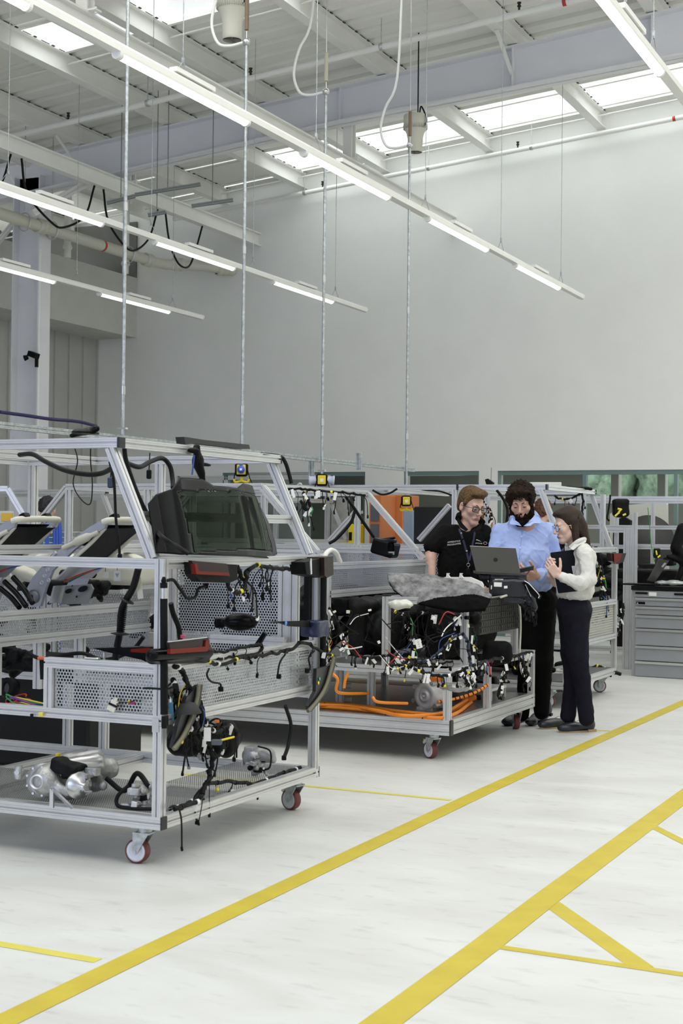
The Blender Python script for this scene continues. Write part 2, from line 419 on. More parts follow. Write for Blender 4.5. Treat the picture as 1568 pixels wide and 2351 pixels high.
struct('wall_front',MB().box((-15.6,-12.2,0),(8,-12,8.7)),WALL)
struct('wall_rear_left',MB().box((-15.8,-12,0),(-15.6,4,8)),WALL)
# roof deck ribs with daylight strips
X0,X1=-15.6,8.0
skyb=[(1.3,2.05),(7.2,7.95),(12.95,13.80),(18.80,19.70)]
m=MB(); y=-12.0; pr=[]
while y<YW+.2:
    for a,z in((0,0),(.20,0),(.235,.045),(.30,.045),(.333,0)): pr.append((y+a,z))
    y+=.3333
pr=sorted(set((round(a,4),z) for a,z in pr))
gaps=skyb
seg=[];cur=[]
for a,z in pr:
    if any(g0<a<g1 for g0,g1 in gaps):
        if cur: seg.append(cur); cur=[]
    else: cur.append((a,z))
seg.append(cur)
for s_ in seg:
    n=len(s_); V=[(X,a,deckz(X)+z+dz) for X in(X0,X1) for dz in(0,.05) for a,z in s_]
    F=[]
    for i in range(n-1):
        F.append((i,i+1,2*n+i+1,2*n+i)); F.append((n+i,3*n+i,3*n+i+1,n+i+1))
    F.append((0,2*n,3*n,n)); F.append((n-1,2*n-1,4*n-1,3*n-1))
    m.add(V,F)
for g0,g1 in skyb: m.slab([(X0,g0-.1,deckz(X0)-.004),(-10.06,g0-.1,deckz(-10.06)-.004),(-10.06,g1+.1,deckz(-10.06)-.004),(X0,g1+.1,deckz(X0)-.004)],.04,(0,0,1))
struct('ceiling',m,DECK)
SKYP=glass_mat('rooflight_sheet',(.98,.98,.97),.08,.3)
puX=[-14.2,-12.75,-11.37,-10.03,-8.67,-7.05,-5.41,-3.80,-2.2,-.6,1,2.6,4.2,5.8]
k=1
for g in gaps:
    a=max(q for s_ in seg for q in [s_[-1][0]] if q<=g[0]+.3) if False else g[0]
    m=MB(); m.slab([(X0,g[0]-.05,deckz(X0)+.02),(X1,g[0]-.05,deckz(X1)+.02),(X1,g[1]+.05,deckz(X1)+.02),(X0,g[1]+.05,deckz(X0)+.02)],.01)
    o=struct('window_%d'%(3+k),m,SKYP); k+=1
    # upstand trims either side of the strip
    m=MB()
    for yy in(g[0]-.03,g[1]-.03): m.slab([(X0,yy,deckz(X0)-.02),(X1,yy,deckz(X1)-.02),(X1,yy,deckz(X1)+.06),(X0,yy,deckz(X0)+.06)],.05,(0,1,0))
    m.tube([(X0,g[1]+.12,deckz(X0)-.10),(X1,g[1]+.12,deckz(X1)-.10)],.012,6)
    m.build('trim_rail',WHITEP,o)
tn=2
def trim(mb,mt):
    global tn
    o=struct('trim_%d'%tn,mb,mt); tn+=1; return o
DKJ=mat('dark_roof_fixing',(.05,.05,.05),.8)  # dark bolts and fixings along the purlin tops
for X in puX:
    zt=deckz(X)-.005
    m=MB(); m.ibeam((X,-6,zt-.115),(X,YW,zt-.115),.13,.23,.01,.014); o=trim(m,WHITEP)
    d=MB(); y=6.0
    while y<YW-.05:
        d.box((X+.06,y,zt-.002),(X+.072,y+.15,zt+.002)); d.box((X+.055,y+.19,zt-.006),(X+.085,y+.235,zt+.003)); y+=.3333
    d.build('trim_fixings',DKJ,o)
def rafter(Y):
    m=MB(); top=lambda X:deckz(X)-.25
    bot=lambda X: 6.15+(X+10.5)*.1007 if X<-7.62 else (6.44+(X+7.62)*.07)
    xs=[-13.7,-7.62,-3.47,4]
    m.slab([(x,Y-.01,bot(x)) for x in xs]+[(x,Y-.01,top(x)) for x in xs[::-1]],.02,(0,1,0))
    for f in(top,bot):
        for a,b in zip(xs,xs[1:]): m.slab([(a,Y-.12,f(a)),(b,Y-.12,f(b)),(b,Y+.12,f(b)),(a,Y+.12,f(a))],.022 if f is bot else -.022,(0,0,1))
    for x in(-8.9,-7.6,-5.41,-3.8): m.box((x-.006,Y-.10,bot(x)),(x+.006,Y+.10,top(x)))
    return trim(m,PAINTG)
rafter(16.2); rafter(10.8); rafter(5.4)
# fly braces from purlins down to the rafter
for X in(-11.37,-5.41,-8.67):
    m=MB()
    a=Vector((X,15.55,deckz(X)-.24)); b=Vector((X,16.17,deckz(X)-.62)); m.bar(a,b,.045,.008)
    trim(m,WHITEP)
# runway girders hung from the rafters
for X,zt in((-7.6,6.05),(-10.8,6.05)):
    m=MB(); m.ibeam((X,2,zt-.10),(X,YW,zt-.10),.12,.20,.009,.016); g=trim(m,WHITEP)
    for Y in(10.8,16.4):
        p=MB(); top=deckz(X)-.6; p.ibeam((X,Y,zt),(X,Y,top),.12,.12,.01,.014,(0,1,0)); p.box((X-.14,Y-.05,zt),(X+.14,Y+.05,zt+.015))
        for sx in(-.11,.11): p.tube([(X+sx,Y,zt-.02),(X+sx,Y,zt+.04)],.014,6)
        p.build('trim_hanger',WHITEP,g)
# diagonal knee bracing by the column
m=MB(); m.bar(PX(75,490,-11.6),PX(210,415,-11.2),.09,.09); trim(m,WHITEP)
m=MB(); m.bar((-12.0,16.3,6.2),(-13.4,16.3,4.9),.06,.06); trim(m,WHITEP)
# H column by the left wall
m=MB(); cx_,cy_=-12.22,16.2
m.box((cx_-.22,cy_-.13,0),(cx_-.20,cy_+.13,6.2)); m.box((cx_+.20,cy_-.13,0),(cx_+.22,cy_+.13,6.2)); m.box((cx_-.20,cy_-.01,0),(cx_+.20,cy_+.01,6.2))
trim(m,PAINTG)
t=thing('conduit_drop','thin white conduit down the column with a black camera','conduit',(-12.0,16.08,0))
MB().tube([(-12.0,16.09,0),(-12.0,16.09,5.2)],.018,8).build('pipe',WHITEP,t)
b=MB(); b.cbox((-12.03,16.02,3.78),(.13,.10,.07),Matrix.Rotation(R(20),3,'Y')); b.tube([(-12.0,16.05,3.74),(-12.0,16.05,3.62)],.025,8); b.lathe([(.03,0),(.04,.05)],(-12.1,15.99,3.75),(-.9,-.3,-.3),12); b.build('camera',BLK,t)
# sprinkler pipes
def pipe(name,label,pts,r,mt,bands=(),clips=(),seg=14):
    t=thing(name,label,'pipe',pts[0]); MB().tube(pts,r,seg).build('run',mt,t)
    for p,d in bands: MB().tube([Vector(p)-Vector(d)*.02,Vector(p)+Vector(d)*.02],r*1.04,seg).build('red_band',mat('red_band',(.5,.05,.02),.5),t)
    for p in clips:
        c=MB(); p=Vector(p); c.tube([p+Vector((0,0,r)),p+Vector((0,0,.32))],.006,6); c.lathe([(r*1.15,-.02),(r*1.25,0),(r*1.15,.02)],p,Vector(pts[1])-Vector(pts[0]),seg,caps=False); c.build('clip',ZINC,t)
    return t
def ds(X,Y,dz): return Vector((X,Y,deckz(X)-dz))
sl=Vector((1,0,.0936)).normalized()
t=pipe('sprinkler_pipe','white sprinkler pipe crossing under the roof before the big rafter','',.035,WHITEP) if False else None
def spipe(label,Y,dz,x0,x1,r,bx,cx,hx):
    t=pipe('sprinkler_pipe',label,[ds(x0,Y,dz),ds(x1,Y,dz)],r,WHITEP,[(ds(b_,Y,dz),sl) for b_ in bx],[ds(c_,Y,dz) for c_ in cx])
    for h in hx:
        s=MB(); p=ds(h,Y,dz); s.tube([p,p+Vector((0,0,r+.03))],.012,8); s.lathe([(.014,0),(.024,.012),(.012,.03),(.022,.045),(.022,.055)],p+Vector((0,0,r+.03)),(0,0,1),10); s.build('sprinkler_head',mat('brass_black',(.03,.03,.025),.4,.5),t)
    return t
spipe('long white sprinkler pipe crossing under the roof before the grey rafter',14.95,.36,-12.2,6,.036,(-4.45,),(-9.6,-6.55),(-10.75,-8.2,-4.95))
spipe('white sprinkler pipe along the top of the far wall with a red band',19.78,.36,-12.2,6,.034,(-4.35,),(-9.9,-7.9,-6.35),(-9.6,-6.55))
t=thing('air_duct_pipe','thick cream pipe with red band running along the left gallery','pipe',(-11.85,12,5.46))
MB().tube([(-11.85,9,5.46),(-11.85,18.7,5.46),(-11.83,18.95,5.47),(-11.7,19.2,5.49),(-11.45,19.45,5.5),(-11.3,19.75,5.5),(-11.25,20.0,5.5)],.078,20).build('run',CREAM,t)
for Y in(15.9,18.5,19.15,19.75): MB().lathe([(.082,-.09),(.100,-.07),(.100,-.02),(.086,0),(.100,.02),(.100,.07),(.082,.09)],(-11.85 if Y<19 else (-11.72 if Y<19.5 else -11.3),Y,5.46 if Y<19 else 5.49),(0,1,0) if Y<19 else (.6,.8,.05),20,caps=False).build('coupling',CREAM,t)
MB().tube([(-11.85,17.30,5.46),(-11.85,17.345,5.46)],.080,20).build('red_band',mat('red_band',(.5,.05,.02),.5),t)
for Y in(15.55,16.15,18.0):
    c=MB(); c.tube([(-11.85+.095*math.sin(a),Y,5.46+.11*math.cos(a)-(.02 if math.cos(a)<0 else 0)) for a in np.linspace(-math.pi,math.pi,17)],.008,6); c.tube([(-11.85,Y,5.6),(-11.85,Y,6.7)],.006,6); c.build('hanger_loop',ZINC,t)
for i,(X,Y) in enumerate(((-12.3,15.1),(-12.35,17.2),(-12.3,18.6))):
    t=thing('drop_pipe',['white vertical pipe left of the column under the gallery','white vertical pipe behind the thick cream pipe','white vertical pipe nearest the far wall corner'][i],'pipe',(X,Y,5.2)); MB().tube([(X,Y,5.3),(X,Y,6.5)],.05,12).build('run',WHITEP,t); MB().lathe([(.06,-.03),(.07,0),(.06,.03)],(X,Y,5.45),(0,0,1),12).build('collar',WHITEP,t)
t=thing('header_pipe','white horizontal pipe high behind the left girder','pipe',(-12.3,14,6.35)); MB().tube([(-12.3,12,6.38),(-12.3,18.7,6.42)],.06,12).build('run',WHITEP,t)
# cable tray struts
for i,(a,b) in enumerate((((245,466),(310,450)),((310,447),(460,423)),((340,494),(380,487)),((440,473),(535,459)))):
    p,q=PD(*a,18.2),PD(*b,18.2); m=MB(); m.bar(p,q,.05,.04); pm=p*.5+q*.5; m.tube([pm,Vector((pm.x,pm.y,deckz(pm.x)-.03))],.006,6)
    tag(m.build('strut_channel',mat('dull_galvanised',(.25,.26,.25),.5,.7),None,loc=p),['grey channel strut left end by the tall column','grey channel strut just above the left girder','short grey channel strut below the left girder','grey channel strut ending nearest the far wall'][i],'strut')
# festoon cable under the left girder
t=thing('festoon_cable','black cable hanging in loops under the left runway girder','cable',(-10.8,14,5.8))
ys=[12.3,12.5,13.9,14.1,15.6,15.8,17.1,17.3,18.3]
for i in range(0,8,2):
    a,b=ys[i+1],ys[i+2]; mid=(a+b)/2
    MB().tube([(-10.8,a,5.84),(-10.8,a+.12,5.45),(-10.8,mid-.15,5.2),(-10.8,mid+.12,5.19),(-10.8,b-.2,5.42),(-10.8,b,5.84)],.014,6,6).build('loop',CABLE,t)
# ---- suspended strip light tracks
def track(X,y0,y1,lamps,wires,label):
    z=4.4; t=thing('light_track',label,'ceiling light',(X,y1,z),'suspended strip light tracks')
    m=MB(); m.ext([(-.032,.0),(.032,0),(.032,.04),(.018,.06),(-.018,.06),(-.032,.04)],(X,y0,z),(X,y1,z)); m.lathe([(.0,0),(.04,0),(.04,.03),(.02,.04),(0,.04)],(X,y1,z+.03),(0,1,0),12)
    m.build('rail',WHITEP,t)
    for y in lamps:
        l=MB(); n=10; P=[(.030*math.cos(a),-.010-.030*math.sin(a)) for a in np.linspace(0,math.pi,n)]
        l.ext(P,(X,y+.03,z),(X,y+1.62,z)); d=l.build('lamp',TUBE,t)
        e=MB(); 
        for a,b in((y-.01,y+.03),(y+1.62,y+1.65)): e.ext([(p[0]*1.1,p[1]*1.1) for p in P]+[(-.034,.01),(.034,.01)],(X,a,z),(X,b,z))
        e.box((X-.031,y,z-.011),(X+.031,y+1.65,z)); e.build('end_cap',WHITEP,d)
        g=MB(); g.cbox((X,y+.9,z+.085),(.06,.5,.03)); g.build('gear_tray',WHITEP,t)
    for y in wires:
        zt=deckz(X); g=MB(); g.tube([(X,y,z+.16),(X,y,zt)],.0035,5); g.tube([(X,y-.09,z+.07),(X,y,z+.17),(X,y+.09,z+.07)],.003,5); g.cbox((X,y,z+.17),(.014,.014,.05)); g.build('hanger_wire',STEEL,t)
LY=[5.0,7.53,10.08,12.65,15.22]
track(-5.06,3,17.83,LY,(6.3,8.3,10.3,12.6,14.75,16.95),'long white strip light track crossing the middle with five lamps')
track(-8.03,6,17.87,LY[2:],(10.3,12.6,14.75,16.95),'white strip light track second from the left, in front of the festoon girder')
track(-10.45,8,17.70,LY[2:],(10.3,12.6,14.75,16.95),'lowest and leftmost white strip light track')
track(-2.11,3,17.8,LY,(6.3,8.3,9.0,12.6),'white strip light track at the top right corner')
# ---- roof fans
def fan(px,py,D,label):
    b=PD(px,py,D); t=thing('roof_fan',label,'fan',b,'bell shaped roof fans'); q=D/16.
    MB().lathe([(.080,0),(.086,.005),(.083,.04),(.088,.16),(.102,.22),(.128,.27),(.137,.30)],b,(0,0,1),28,caps=False).build('nozzle',CREAM,t)
    m=MB(); m.lathe([(.137,0),(.137,.12),(.13,.13),(0,.13)],b+Vector((0,0,.30)),(0,0,1),28,caps=False)
    m.build('housing',CREAM,t)
    m=MB()
    for k in range(40):
        a=k*math.pi/20; c=Vector((math.cos(a),math.sin(a),0)); p=b+c*.134+Vector((0,0,.29)); m.cbox(p,(.012,.007,.05),Matrix.Rotation(a,3,'Z'))
    m.build('grille_fins',mat('fan_fin_drab',(.45,.45,.38),.6),t)  # fins in a duller cream than the housing
    m=MB(); m.lathe([(0,0),(.078,0)],b+Vector((0,0,.03)),(0,0,1),20,caps=False)
    for k in range(4):
        a=k*math.pi/2+.4; c=Vector((math.cos(a),math.sin(a),0)); m.cbox(b+c*.04+Vector((0,0,.012)),(.08,.014,.01),Matrix.Rotation(a,3,'Z'))
    m.build('vane',mat('fan_dark',(.16,.16,.13),.6),t)
    m=MB(); m.tube([b+Vector((.03,0,.42)),b+Vector((.03,0,.6)),Vector((b.x+.03,b.y,deckz(b.x)))],.008,6); m.tube([b+Vector((.05,0,.44)),b+Vector((.08,-.02,.52)),b+Vector((.15,-.03,.36)),b+Vector((.12,-.04,.28))],.009,6,5); m.build('cable',CABLE,t)
fan(533,92,12.6,'cream bell shaped roof fan at the top of the picture')
fan(953,350,17,'cream bell shaped roof fan in front of the far rooflights')
# ---- service drops: galvanised rod, coupling, power box
def rod(X,Y,zb,zt,label,kind,z_end=None,spr=True):
    t=thing('service_drop',label,'conduit',(X,Y,zb),'galvanised service drop conduits')
    MB().tube([(X,Y,zb),(X,Y,zt)],.0135,10).build('conduit',STEEL,t)
    j=MB(); j.lathe([(0,-.03),(.03,-.02),(.034,0),(.03,.02),(0,.035)],(X,Y,zt),(1,0,0),12); 
    for z in(zt-1.7,zt-3.0): j.tube([(X,Y,z-.03),(X,Y,z+.03)],.017,10)
    j.cbox((X,Y,zb+.05),(.07,.03,.012)); j.cbox((X,Y,zb+.09),(.012,.03,.07)); j.build('coupling',ZINC,t)
    m=MB(); m.tube([(X,Y,zt+.03),(X,Y,zt+.09)],.006,6); m.tube([(X,Y,zt+.36),(X,Y,deckz(X)-.1)],.005,6); m.build('chain',ZINC,t)
    MB().tube([(X,Y,zt+.10),(X,Y,zt+.35)],.018,10).build('spring_sleeve',mat('brown_spring',(.20,.14,.09),.5) if spr else mat('pale_sleeve',(.55,.5,.4),.6),t)
    m=MB(); m.tube([(X-.03,Y,zt),(X-.16,Y,zt-.01),(X-.27,Y,zt+.03),(X-.33,Y,zt+.2),(X-.28,Y,zt+.42),(X-.15,Y,zt+.72),(X-.1,Y,deckz(X)-.1)],.013,8,5); m.build('flexible_conduit',WHITEP,t)
RODX=-5.8
rod(RODX,8.76,2.145,5.465,'thick galvanised service conduit hanging left of the nearest cart roof','a')
rod(RODX,10.5,2.03,5.465,'galvanised service conduit ending in the blue socket box above the windscreen glass','b')
rod(RODX,12.0,1.98,5.47,'galvanised service conduit ending in a yellow box with round side sockets','c',spr=False)
rod(RODX,14.0,1.85,5.465,'galvanised service conduit by the far roof fan','d')
BXF=Matrix((RX,Vector((-RX.y,RX.x,0)),Vector((0,0,1)))).transposed()
def pbox(Y,z,label,blue,sides,hook):
    c=Vector((RODX,Y,z)); t=thing('power_box',label,'power socket',c,'hanging power socket boxes')
    m=MB(); m.cbox(c,(.105,.085,.11),BXF,.015); m.build('housing',BLK,t)
    m=MB(); m.cbox(c+BXF@Vector((0,-.046,0)),(.072,.012,.08),BXF,.004); m.build('face_plate',YELB,t)
    if blue:
        m=MB(); m.lathe([(.030,0),(.032,.02),(.024,.03),(0,.03)],c+BXF@Vector((0,-.05,0)),BXF@Vector((0,-1,0)),18); m.cbox(c+BXF@Vector((0,-.06,.035)),(.022,.02,.02),BXF); s=m.build('socket',BLUEP,t)
        MB().cbox(c+BXF@Vector((0,-.083,0)),(.018,.006,.018),BXF).build('label_plate',TAGW,s)
    else:
        MB().cbox(c+BXF@Vector((0,-.054,-.005)),(.03,.004,.03),BXF).build('label_plate',TAGW,t)
    if sides:
        for sx in(-1,1):
            m=MB(); m.lathe([(.034,0),(.04,.05),(.046,.052),(.046,.062),(.03,.066)],c+BXF@Vector((sx*.05,0,.0)),BXF@Vector((sx,0,-.1)),18); m.build('side_socket',mat('blue_white_socket',(.55,.6,.75),.4),t)
    if hook:
        m=MB(); m.tube([c+Vector((0,0,-.05)),c+Vector((0,0,-.09))],.014,8)
        for sx in(-1,1): m.tube([c+Vector((0,0,-.09)),c+BXF@Vector((sx*.05,0,-.1)),c+BXF@Vector((sx*.06,0,-.075))],.010,8,3)
        m.build('hook',YELB,t)
    for l_,r_ in(([(-.05,0,-.02),(-.06,0,-.06),(-.055,0,-.1)],.005),([(.05,-.03,0),(.07,-.03,-.07),(.1,-.02,-.14)],.004)): MB().tube([c+BXF@Vector(v) for v in l_],r_,6).build('cable',CABLE,t)
    return t
pbox(10.5,1.975,'black and yellow power box with a blue socket, above the tinted glass',True,False,True)
pbox(12.0,1.945,'yellow power box with two round pale blue sockets at its sides',False,True,False)
pbox(14.0,1.80,'small yellow topped power box in front of the orange cabinet',False,False,True)
# strut channel grid over the bays
for i,(a,b,lab) in enumerate((((-5.85,4.5,2.13),(-5.85,14.3,2.13),'long galvanised channel rail passing behind the cart roofs'),)):
    m=MB(); m.bar(a,b,.041,.041); tag(m.build('channel_rail',STEEL,None,loc=a),lab,'rail')
for i,(px_,y0,y1) in enumerate(((715,1048,1110),(824,1040,1079))):
    p=PD(px_,y1,13.4); m=MB(); m.bar(p,PD(px_,y0,13.4),.04,.04); tag(m.build('channel_post',STEEL,None,loc=p),['short upright channel left of the side socket box','short upright channel right of the side socket box'][i],'post')
# glass meeting room frames behind (aluminium)
t=thing('glazed_partition','glazed aluminium partition standing before the far window','partition',(-9.5,18.4,0))
for j,X in enumerate((-11.2,-10.4,-9.6,-8.8)): MB().bar((X,18.4,0),(X,18.4,2.25),.06).build('post',ALU,t)
for z in(.05,1.15,2.22): MB().bar((-11.2,18.4,z),(-8.8,18.4,z),.06).build('rail',ALU,t)
MB().box((-11.2,18.395,.05),(-8.8,18.403,2.2)).build('pane',GLASSC,t)
# room behind the glazing
DKR=mat('far_room_wall',(.36,.355,.32),.7)
m=MB(); m.box((-14,26.4,0),(-7.4,26.6,3)); m.box((-7.4,26.4,0),(4,26.6,2.08)); m.box((-7.4,26.4,2.75),(4,26.6,3.2))
for X in(-6.9,-6.05,-4.9): m.box((X,26.38,2.0),(X+.14,26.6,2.8))
struct('wall_far_room',m,DKR)
m=MB(); m.box((-14,20.25,2.95),(4,26.5,3.05))
y=20.6
while y<26: m.box((-14,y,2.82),(4,y+.06,2.95)); y+=.3
struct('ceiling_far_room',m,mat('grey_slats',(.16,.16,.17),.6))
struct('wall_side_room',MB().box((-14.1,20.25,0),(-14,26.5,3.1)),DKR)
LEAF=mat('foliage_outside',(.16,.22,.15),.7,0,.6,6)
for i,(X,Y) in enumerate(((-8.4,31),(-6.75,31.2),(-5.1,30.8),(-3.45,31.2))):
    t=thing('tree',['leafy tree seen left through the far windows','leafy tree seen behind the far window post','leafy tree seen right through the far windows','leafy tree at the right end of the far windows'][i],'tree',(X,Y,0),'trees outside the far windows')
    sdf_obj('foliage',[('e',(X,Y,2.6),(.93,.7,1.9),0),('f',lambda P,d,i=i:d+.14*_vnoise(P,5,i)+.07*_vnoise(P,13,i),0)],(X-1.4,Y-1.3,.6),(X+1.4,Y+1.3,4.6),.11,LEAF,t)
    MB().tube([(X,Y,-.1),(X,Y,1.4)],.1,8).build('trunk',mat('bark',(.12,.08,.05),.9),t)
# floor tapes
def tape(pts,wd,name,label,mt,z=.0016):
    P=[Vector((p[0],p[1],z)) for p in pts]; V=[];n=len(P)
    for i in range(n):
        d=(P[min(i+1,n-1)]-P[max(i-1,0)]).normalized(); s=Vector((-d.y,d.x,0))*wd/2; V+= [P[i]+s,P[i]-s]
    V2=[v-Vector((0,0,z-.0002)) for v in V]
    m=MB(); m.add(V,[(2*i,2*i+1,2*i+3,2*i+2) for i in range(n-1)]); m.add([v for v in V],[])
    tag(m.build(name,mt,None,loc=P[0]),label,'floor marking')
def fl(x,y): return PZ(x,y,0)
wdm=lambda a,b:(fl(*a)-fl(*b)).length
L1=[((0,2329),(0,2375)),((300,2186),(300,2222)),((804,1950),(849,1950)),((1100,1812),(1100,1837)),((1268,1737),(1268,1755)),((1568,1607),(1568,1619))]
c1=[fl(p[0][0],p[0][1]+7) for p in L1]
def xline(pts,off): return [(p.x+off,p.y) for p in pts]
q=[fl(0,2329),fl(300,2186),fl(804,1950),fl(1100,1812),fl(1268,1737),fl(1568,1607)]
tape([(q[0].x+.05,q[0].y-2.5)]+xline(q,.05)+[(q[-1].x+.05,19.9)],.105,'floor_tape','long wide yellow floor line running past the cart wheels',TAPEY)
q=[fl(823,2351),fl(1080,2165),fl(1227,2055),fl(1568,1810)]
tape([(q[0].x+.06,q[0].y-2)]+xline(q,.06)+[(q[-1].x+.06,19.9)],.12,'floor_tape','wide yellow floor line at the lower right',TAPEY)
for a,b,wd,lab,mt,z in (((-600,2065),(225,2206),.055,'thin pale yellow floor line at the lower left edge',TAPEL,.0012),((420,1777),(1035,1837),.045,'thin yellow floor line behind the nearest cart',TAPEL,.0012),
    ((1150,2175),(1700,2257),.05,'thin yellow floor line leaving the lower right line',TAPEY,.0012),((1262,2072),(1475,2222),.085,'short slanting yellow line forming a triangle at lower right',TAPEY,.0009),
    ((1490,1893),(1650,1975),.055,'thin yellow line at the right edge of the floor',TAPEY,.0012),((1250,1672),(1400,1678),.05,'thin yellow line under the dark shoes',TAPEL,.0012)):
    A,B=fl(*a),fl(*b); tape([(A.x,A.y),(B.x,B.y)],wd,'floor_tape',lab,mt,z)
# ================================================================ FRAME CARTS
H_=.0225
def B(t,name,p1,p2,w=.045,h=None,nw=1,nh=1,mt=None,up=(0,0,1)):
    if w==.045 and h is None: w={'pillar':.0436,'brace':.0433,'roof_post':.0443,'post':.0447,'cross_rail':.0445,'twin_post':.0446}.get(name,.045)
    return MB().bar(p1,p2,w,h,up,nw,nh).build(name,mt or ALU,t)
def C(t,c,d): return MB().cbox(c,d).build('end_cap',CAPB,t)
def caster(t,x,y,rot=0,brake=False,r=.055,z0=.17):
    # swivel caster: plate, fork, wheel with tread
    M=Matrix.Rotation(rot,3,'Z'); off=M@Vector((.035,0,0)); c=Vector((x,y,r))+off; ax=M@Vector((0,1,0))
    m=MB(); m.cbox((x,y,z0-.006),(.10,.085,.008),M); m.lathe([(.032,-.03),(.032,-.012)],(x,y,z0),(0,0,1),16)
    for s in(-1,1):
        a=Vector((x,y,z0-.03))+ax*s*.030; b=c+ax*s*.024
        d=(b-a); pl=[a-M@Vector((.035,0,0)),a+M@Vector((.045,0,0)),b+M@Vector((.014,0,0)),b+M@Vector((0,0,-.014)),b-M@Vector((.014,0,0))]
        m.slab(pl,.004,ax*s)
    m.cbox(Vector((x,y,z0-.035))+M@Vector((.004,0,0)),(.075,.062,.008),M); m.tube([c-ax*.034,c+ax*.034],.007,8)
    f=m.build('caster',STEEL,t)
    w=MB(); w.lathe([(.010,-.019),(.030,-.016),(.034,-.021),(r-.006,-.021),(r-.006,.021),(.034,.021),(.030,.016),(.010,.019)],c,ax,32); wo=w.build('wheel',WWHEEL,f)
    w=MB(); w.lathe([(r-.008,-.0225),(r-.002,-.021),(r,-.012),(r,.012),(r-.002,.021),(r-.008,.0225)],c,ax,36,caps=False); w.build('tread',REDW,f)
    if brake:
        b=MB(); b.cbox(c+M@Vector((.035,0,.055)),(.05,.045,.022),M@Matrix.Rotation(R(35),3,'Y'),.004); bo=b.build('brake_pedal',mat('zinc_bright',(.75,.75,.72),.35,.4),f)
        b=MB(); b.cbox(c+M@Vector((.048,0,.062)),(.012,.04,.012),M); b.build('brake_tab',YELB,f)
    return f
def loom(label,trunk,r=.012,nb=6,L=(.08,.2),mt=None,ntag=2,name='wiring_loom',cat='wiring',wob=.005,seed=0,colours=True,bw=.35,group=None,plug=(.012,.010,.018)):
    rr=random.Random(seed+len(label)); trunk=[Vector(p) for p in trunk]; mt=mt or CABLE
    t=thing(name,label,cat,trunk[0],group)
    P=spline(trunk,6) if len(trunk)>2 else [trunk[0].lerp(trunk[1],k/8) for k in range(9)]
    P=[p+Vector((rr.uniform(-wob,wob),rr.uniform(-wob,wob),rr.uniform(-wob,wob))) if 0<i<len(P)-1 else p for i,p in enumerate(P)]
    r=r*.8; MB().tube(P,r,8,2).build('trunk',mt,t)
    tape=MB(); any_=False
    for i in range(2,len(P)-1,4):
        d=(P[i+1]-P[i]).normalized(); tape=MB(); tape.tube([P[i]-d*.008,P[i]+d*.008],r*1.22,8); tape.build('cable_clip',[BLK,BLK,BLK,BLK,BLK,TAGW,BLK,TAGW,BLK,BLK,YEL][rr.randint(0,10)] if colours else BLK,t)
    WC=[CABLE,CABLE,CABLE,mat('wire_red',(.45,.03,.02),.5),mat('wire_blue',(.03,.07,.30),.5),mat('wire_green',(.02,.25,.06),.5),mat('wire_yellow',(.6,.5,.03),.5),CABLE]
    for k in range(nb):
        a=P[rr.randint(1,len(P)-2)]; l=rr.uniform(*L); dx=Vector((rr.uniform(-1,1),rr.uniform(-1,1),0))*l*bw
        e=a+dx+Vector((0,0,-l)); mid=a+dx*.8+Vector((rr.uniform(-.02,.02),rr.uniform(-.02,.02),-l*.35))
        col_=WC[rr.randint(0,7)] if colours and rr.random()<.22 else CABLE
        b=MB().tube([a,a.lerp(mid,.5)+Vector((0,0,.01)),mid,e],r*rr.uniform(.2,.42),6,4).build('branch',col_,t)
        M=Matrix.Rotation(rr.uniform(0,3),3,'Z')@Matrix.Rotation(rr.uniform(-.6,.6),3,'X')
        q=rr.random(); c=MB(); c.cbox(e,(plug[0]*rr.uniform(.8,1.5),plug[1]*rr.uniform(.9,1.3),plug[2]*rr.uniform(.8,1.4)),M,.003); c.cbox(e+M@Vector((0,0,plug[2]*.6)),(plug[0]*.6,plug[1]*.6,plug[2]*.6),M)
        c.build('connector',(BLK if q<.78 else TAGW if q<.87 else mat('grey_plug',(.25,.25,.25),.5) if q<.96 else YEL) if colours else BLK,b)
    for k in range(ntag):
        a=P[rr.randint(1,len(P)-2)]; M=Matrix.Rotation(rr.uniform(-.8,.8),3,FW)@BXF; w_,h_=rr.uniform(.012,.022),rr.uniform(.03,.06)
        MB().cbox(a+Vector((rr.uniform(-.02,.02),-.012,-h_/2)),(w_,.0015,h_),M).build('tag',TAGW,t)
    return t
def loopcable(name,label,pts,r,mt=None,cat='cable',ends=None,sub=6):
    t=thing(name,label,cat,pts[0]); MB().tube(pts,r,8,sub).build('lead',mt or CABLE,t)
    if ends:
        MB().cbox(pts[-1],ends,BXF,.003).build('connector',BLK,t)
    return t
# ---------------------------------------------------------------- cart at the left front
Yn,Yf,Xr=5.53,7.12,-3.44
yN,yF,xR=Yn+H_,Yf-H_,Xr-H_
def base_cart(label,Yn,Yf,Xr,XL,zb=.2,bh=.056,nb=1):
    yN,yF,xR=Yn+H_,Yf-H_,Xr-H_
    t=thing('frame_cart',label,'trolley',(Xr-1,(Yn+Yf)/2,0))
    for y in(yN,yF): B(t,'base_rail',(XL,y,zb),(Xr,y,zb),.045,bh,1,nb)
    for x in(xR,): B(t,'base_rail',(x,yN+H_,zb),(x,yF-H_,zb),.045,bh,1,nb)
    for y in(Yn,Yf):
        pass
    C(t,(Xr+.004,yN,zb),(.008,.045,bh)); C(t,(xR,Yf+.005,zb),(.045,.01,bh))
    return t
c1=base_cart('big aluminium car frame cart at left carrying a tinted glass panel',Yn,Yf,Xr,-7.2)
def S_(z0,z1,a,b,t,name='rail',w=.045,**k): return B(t,name,a,b,w,**k)
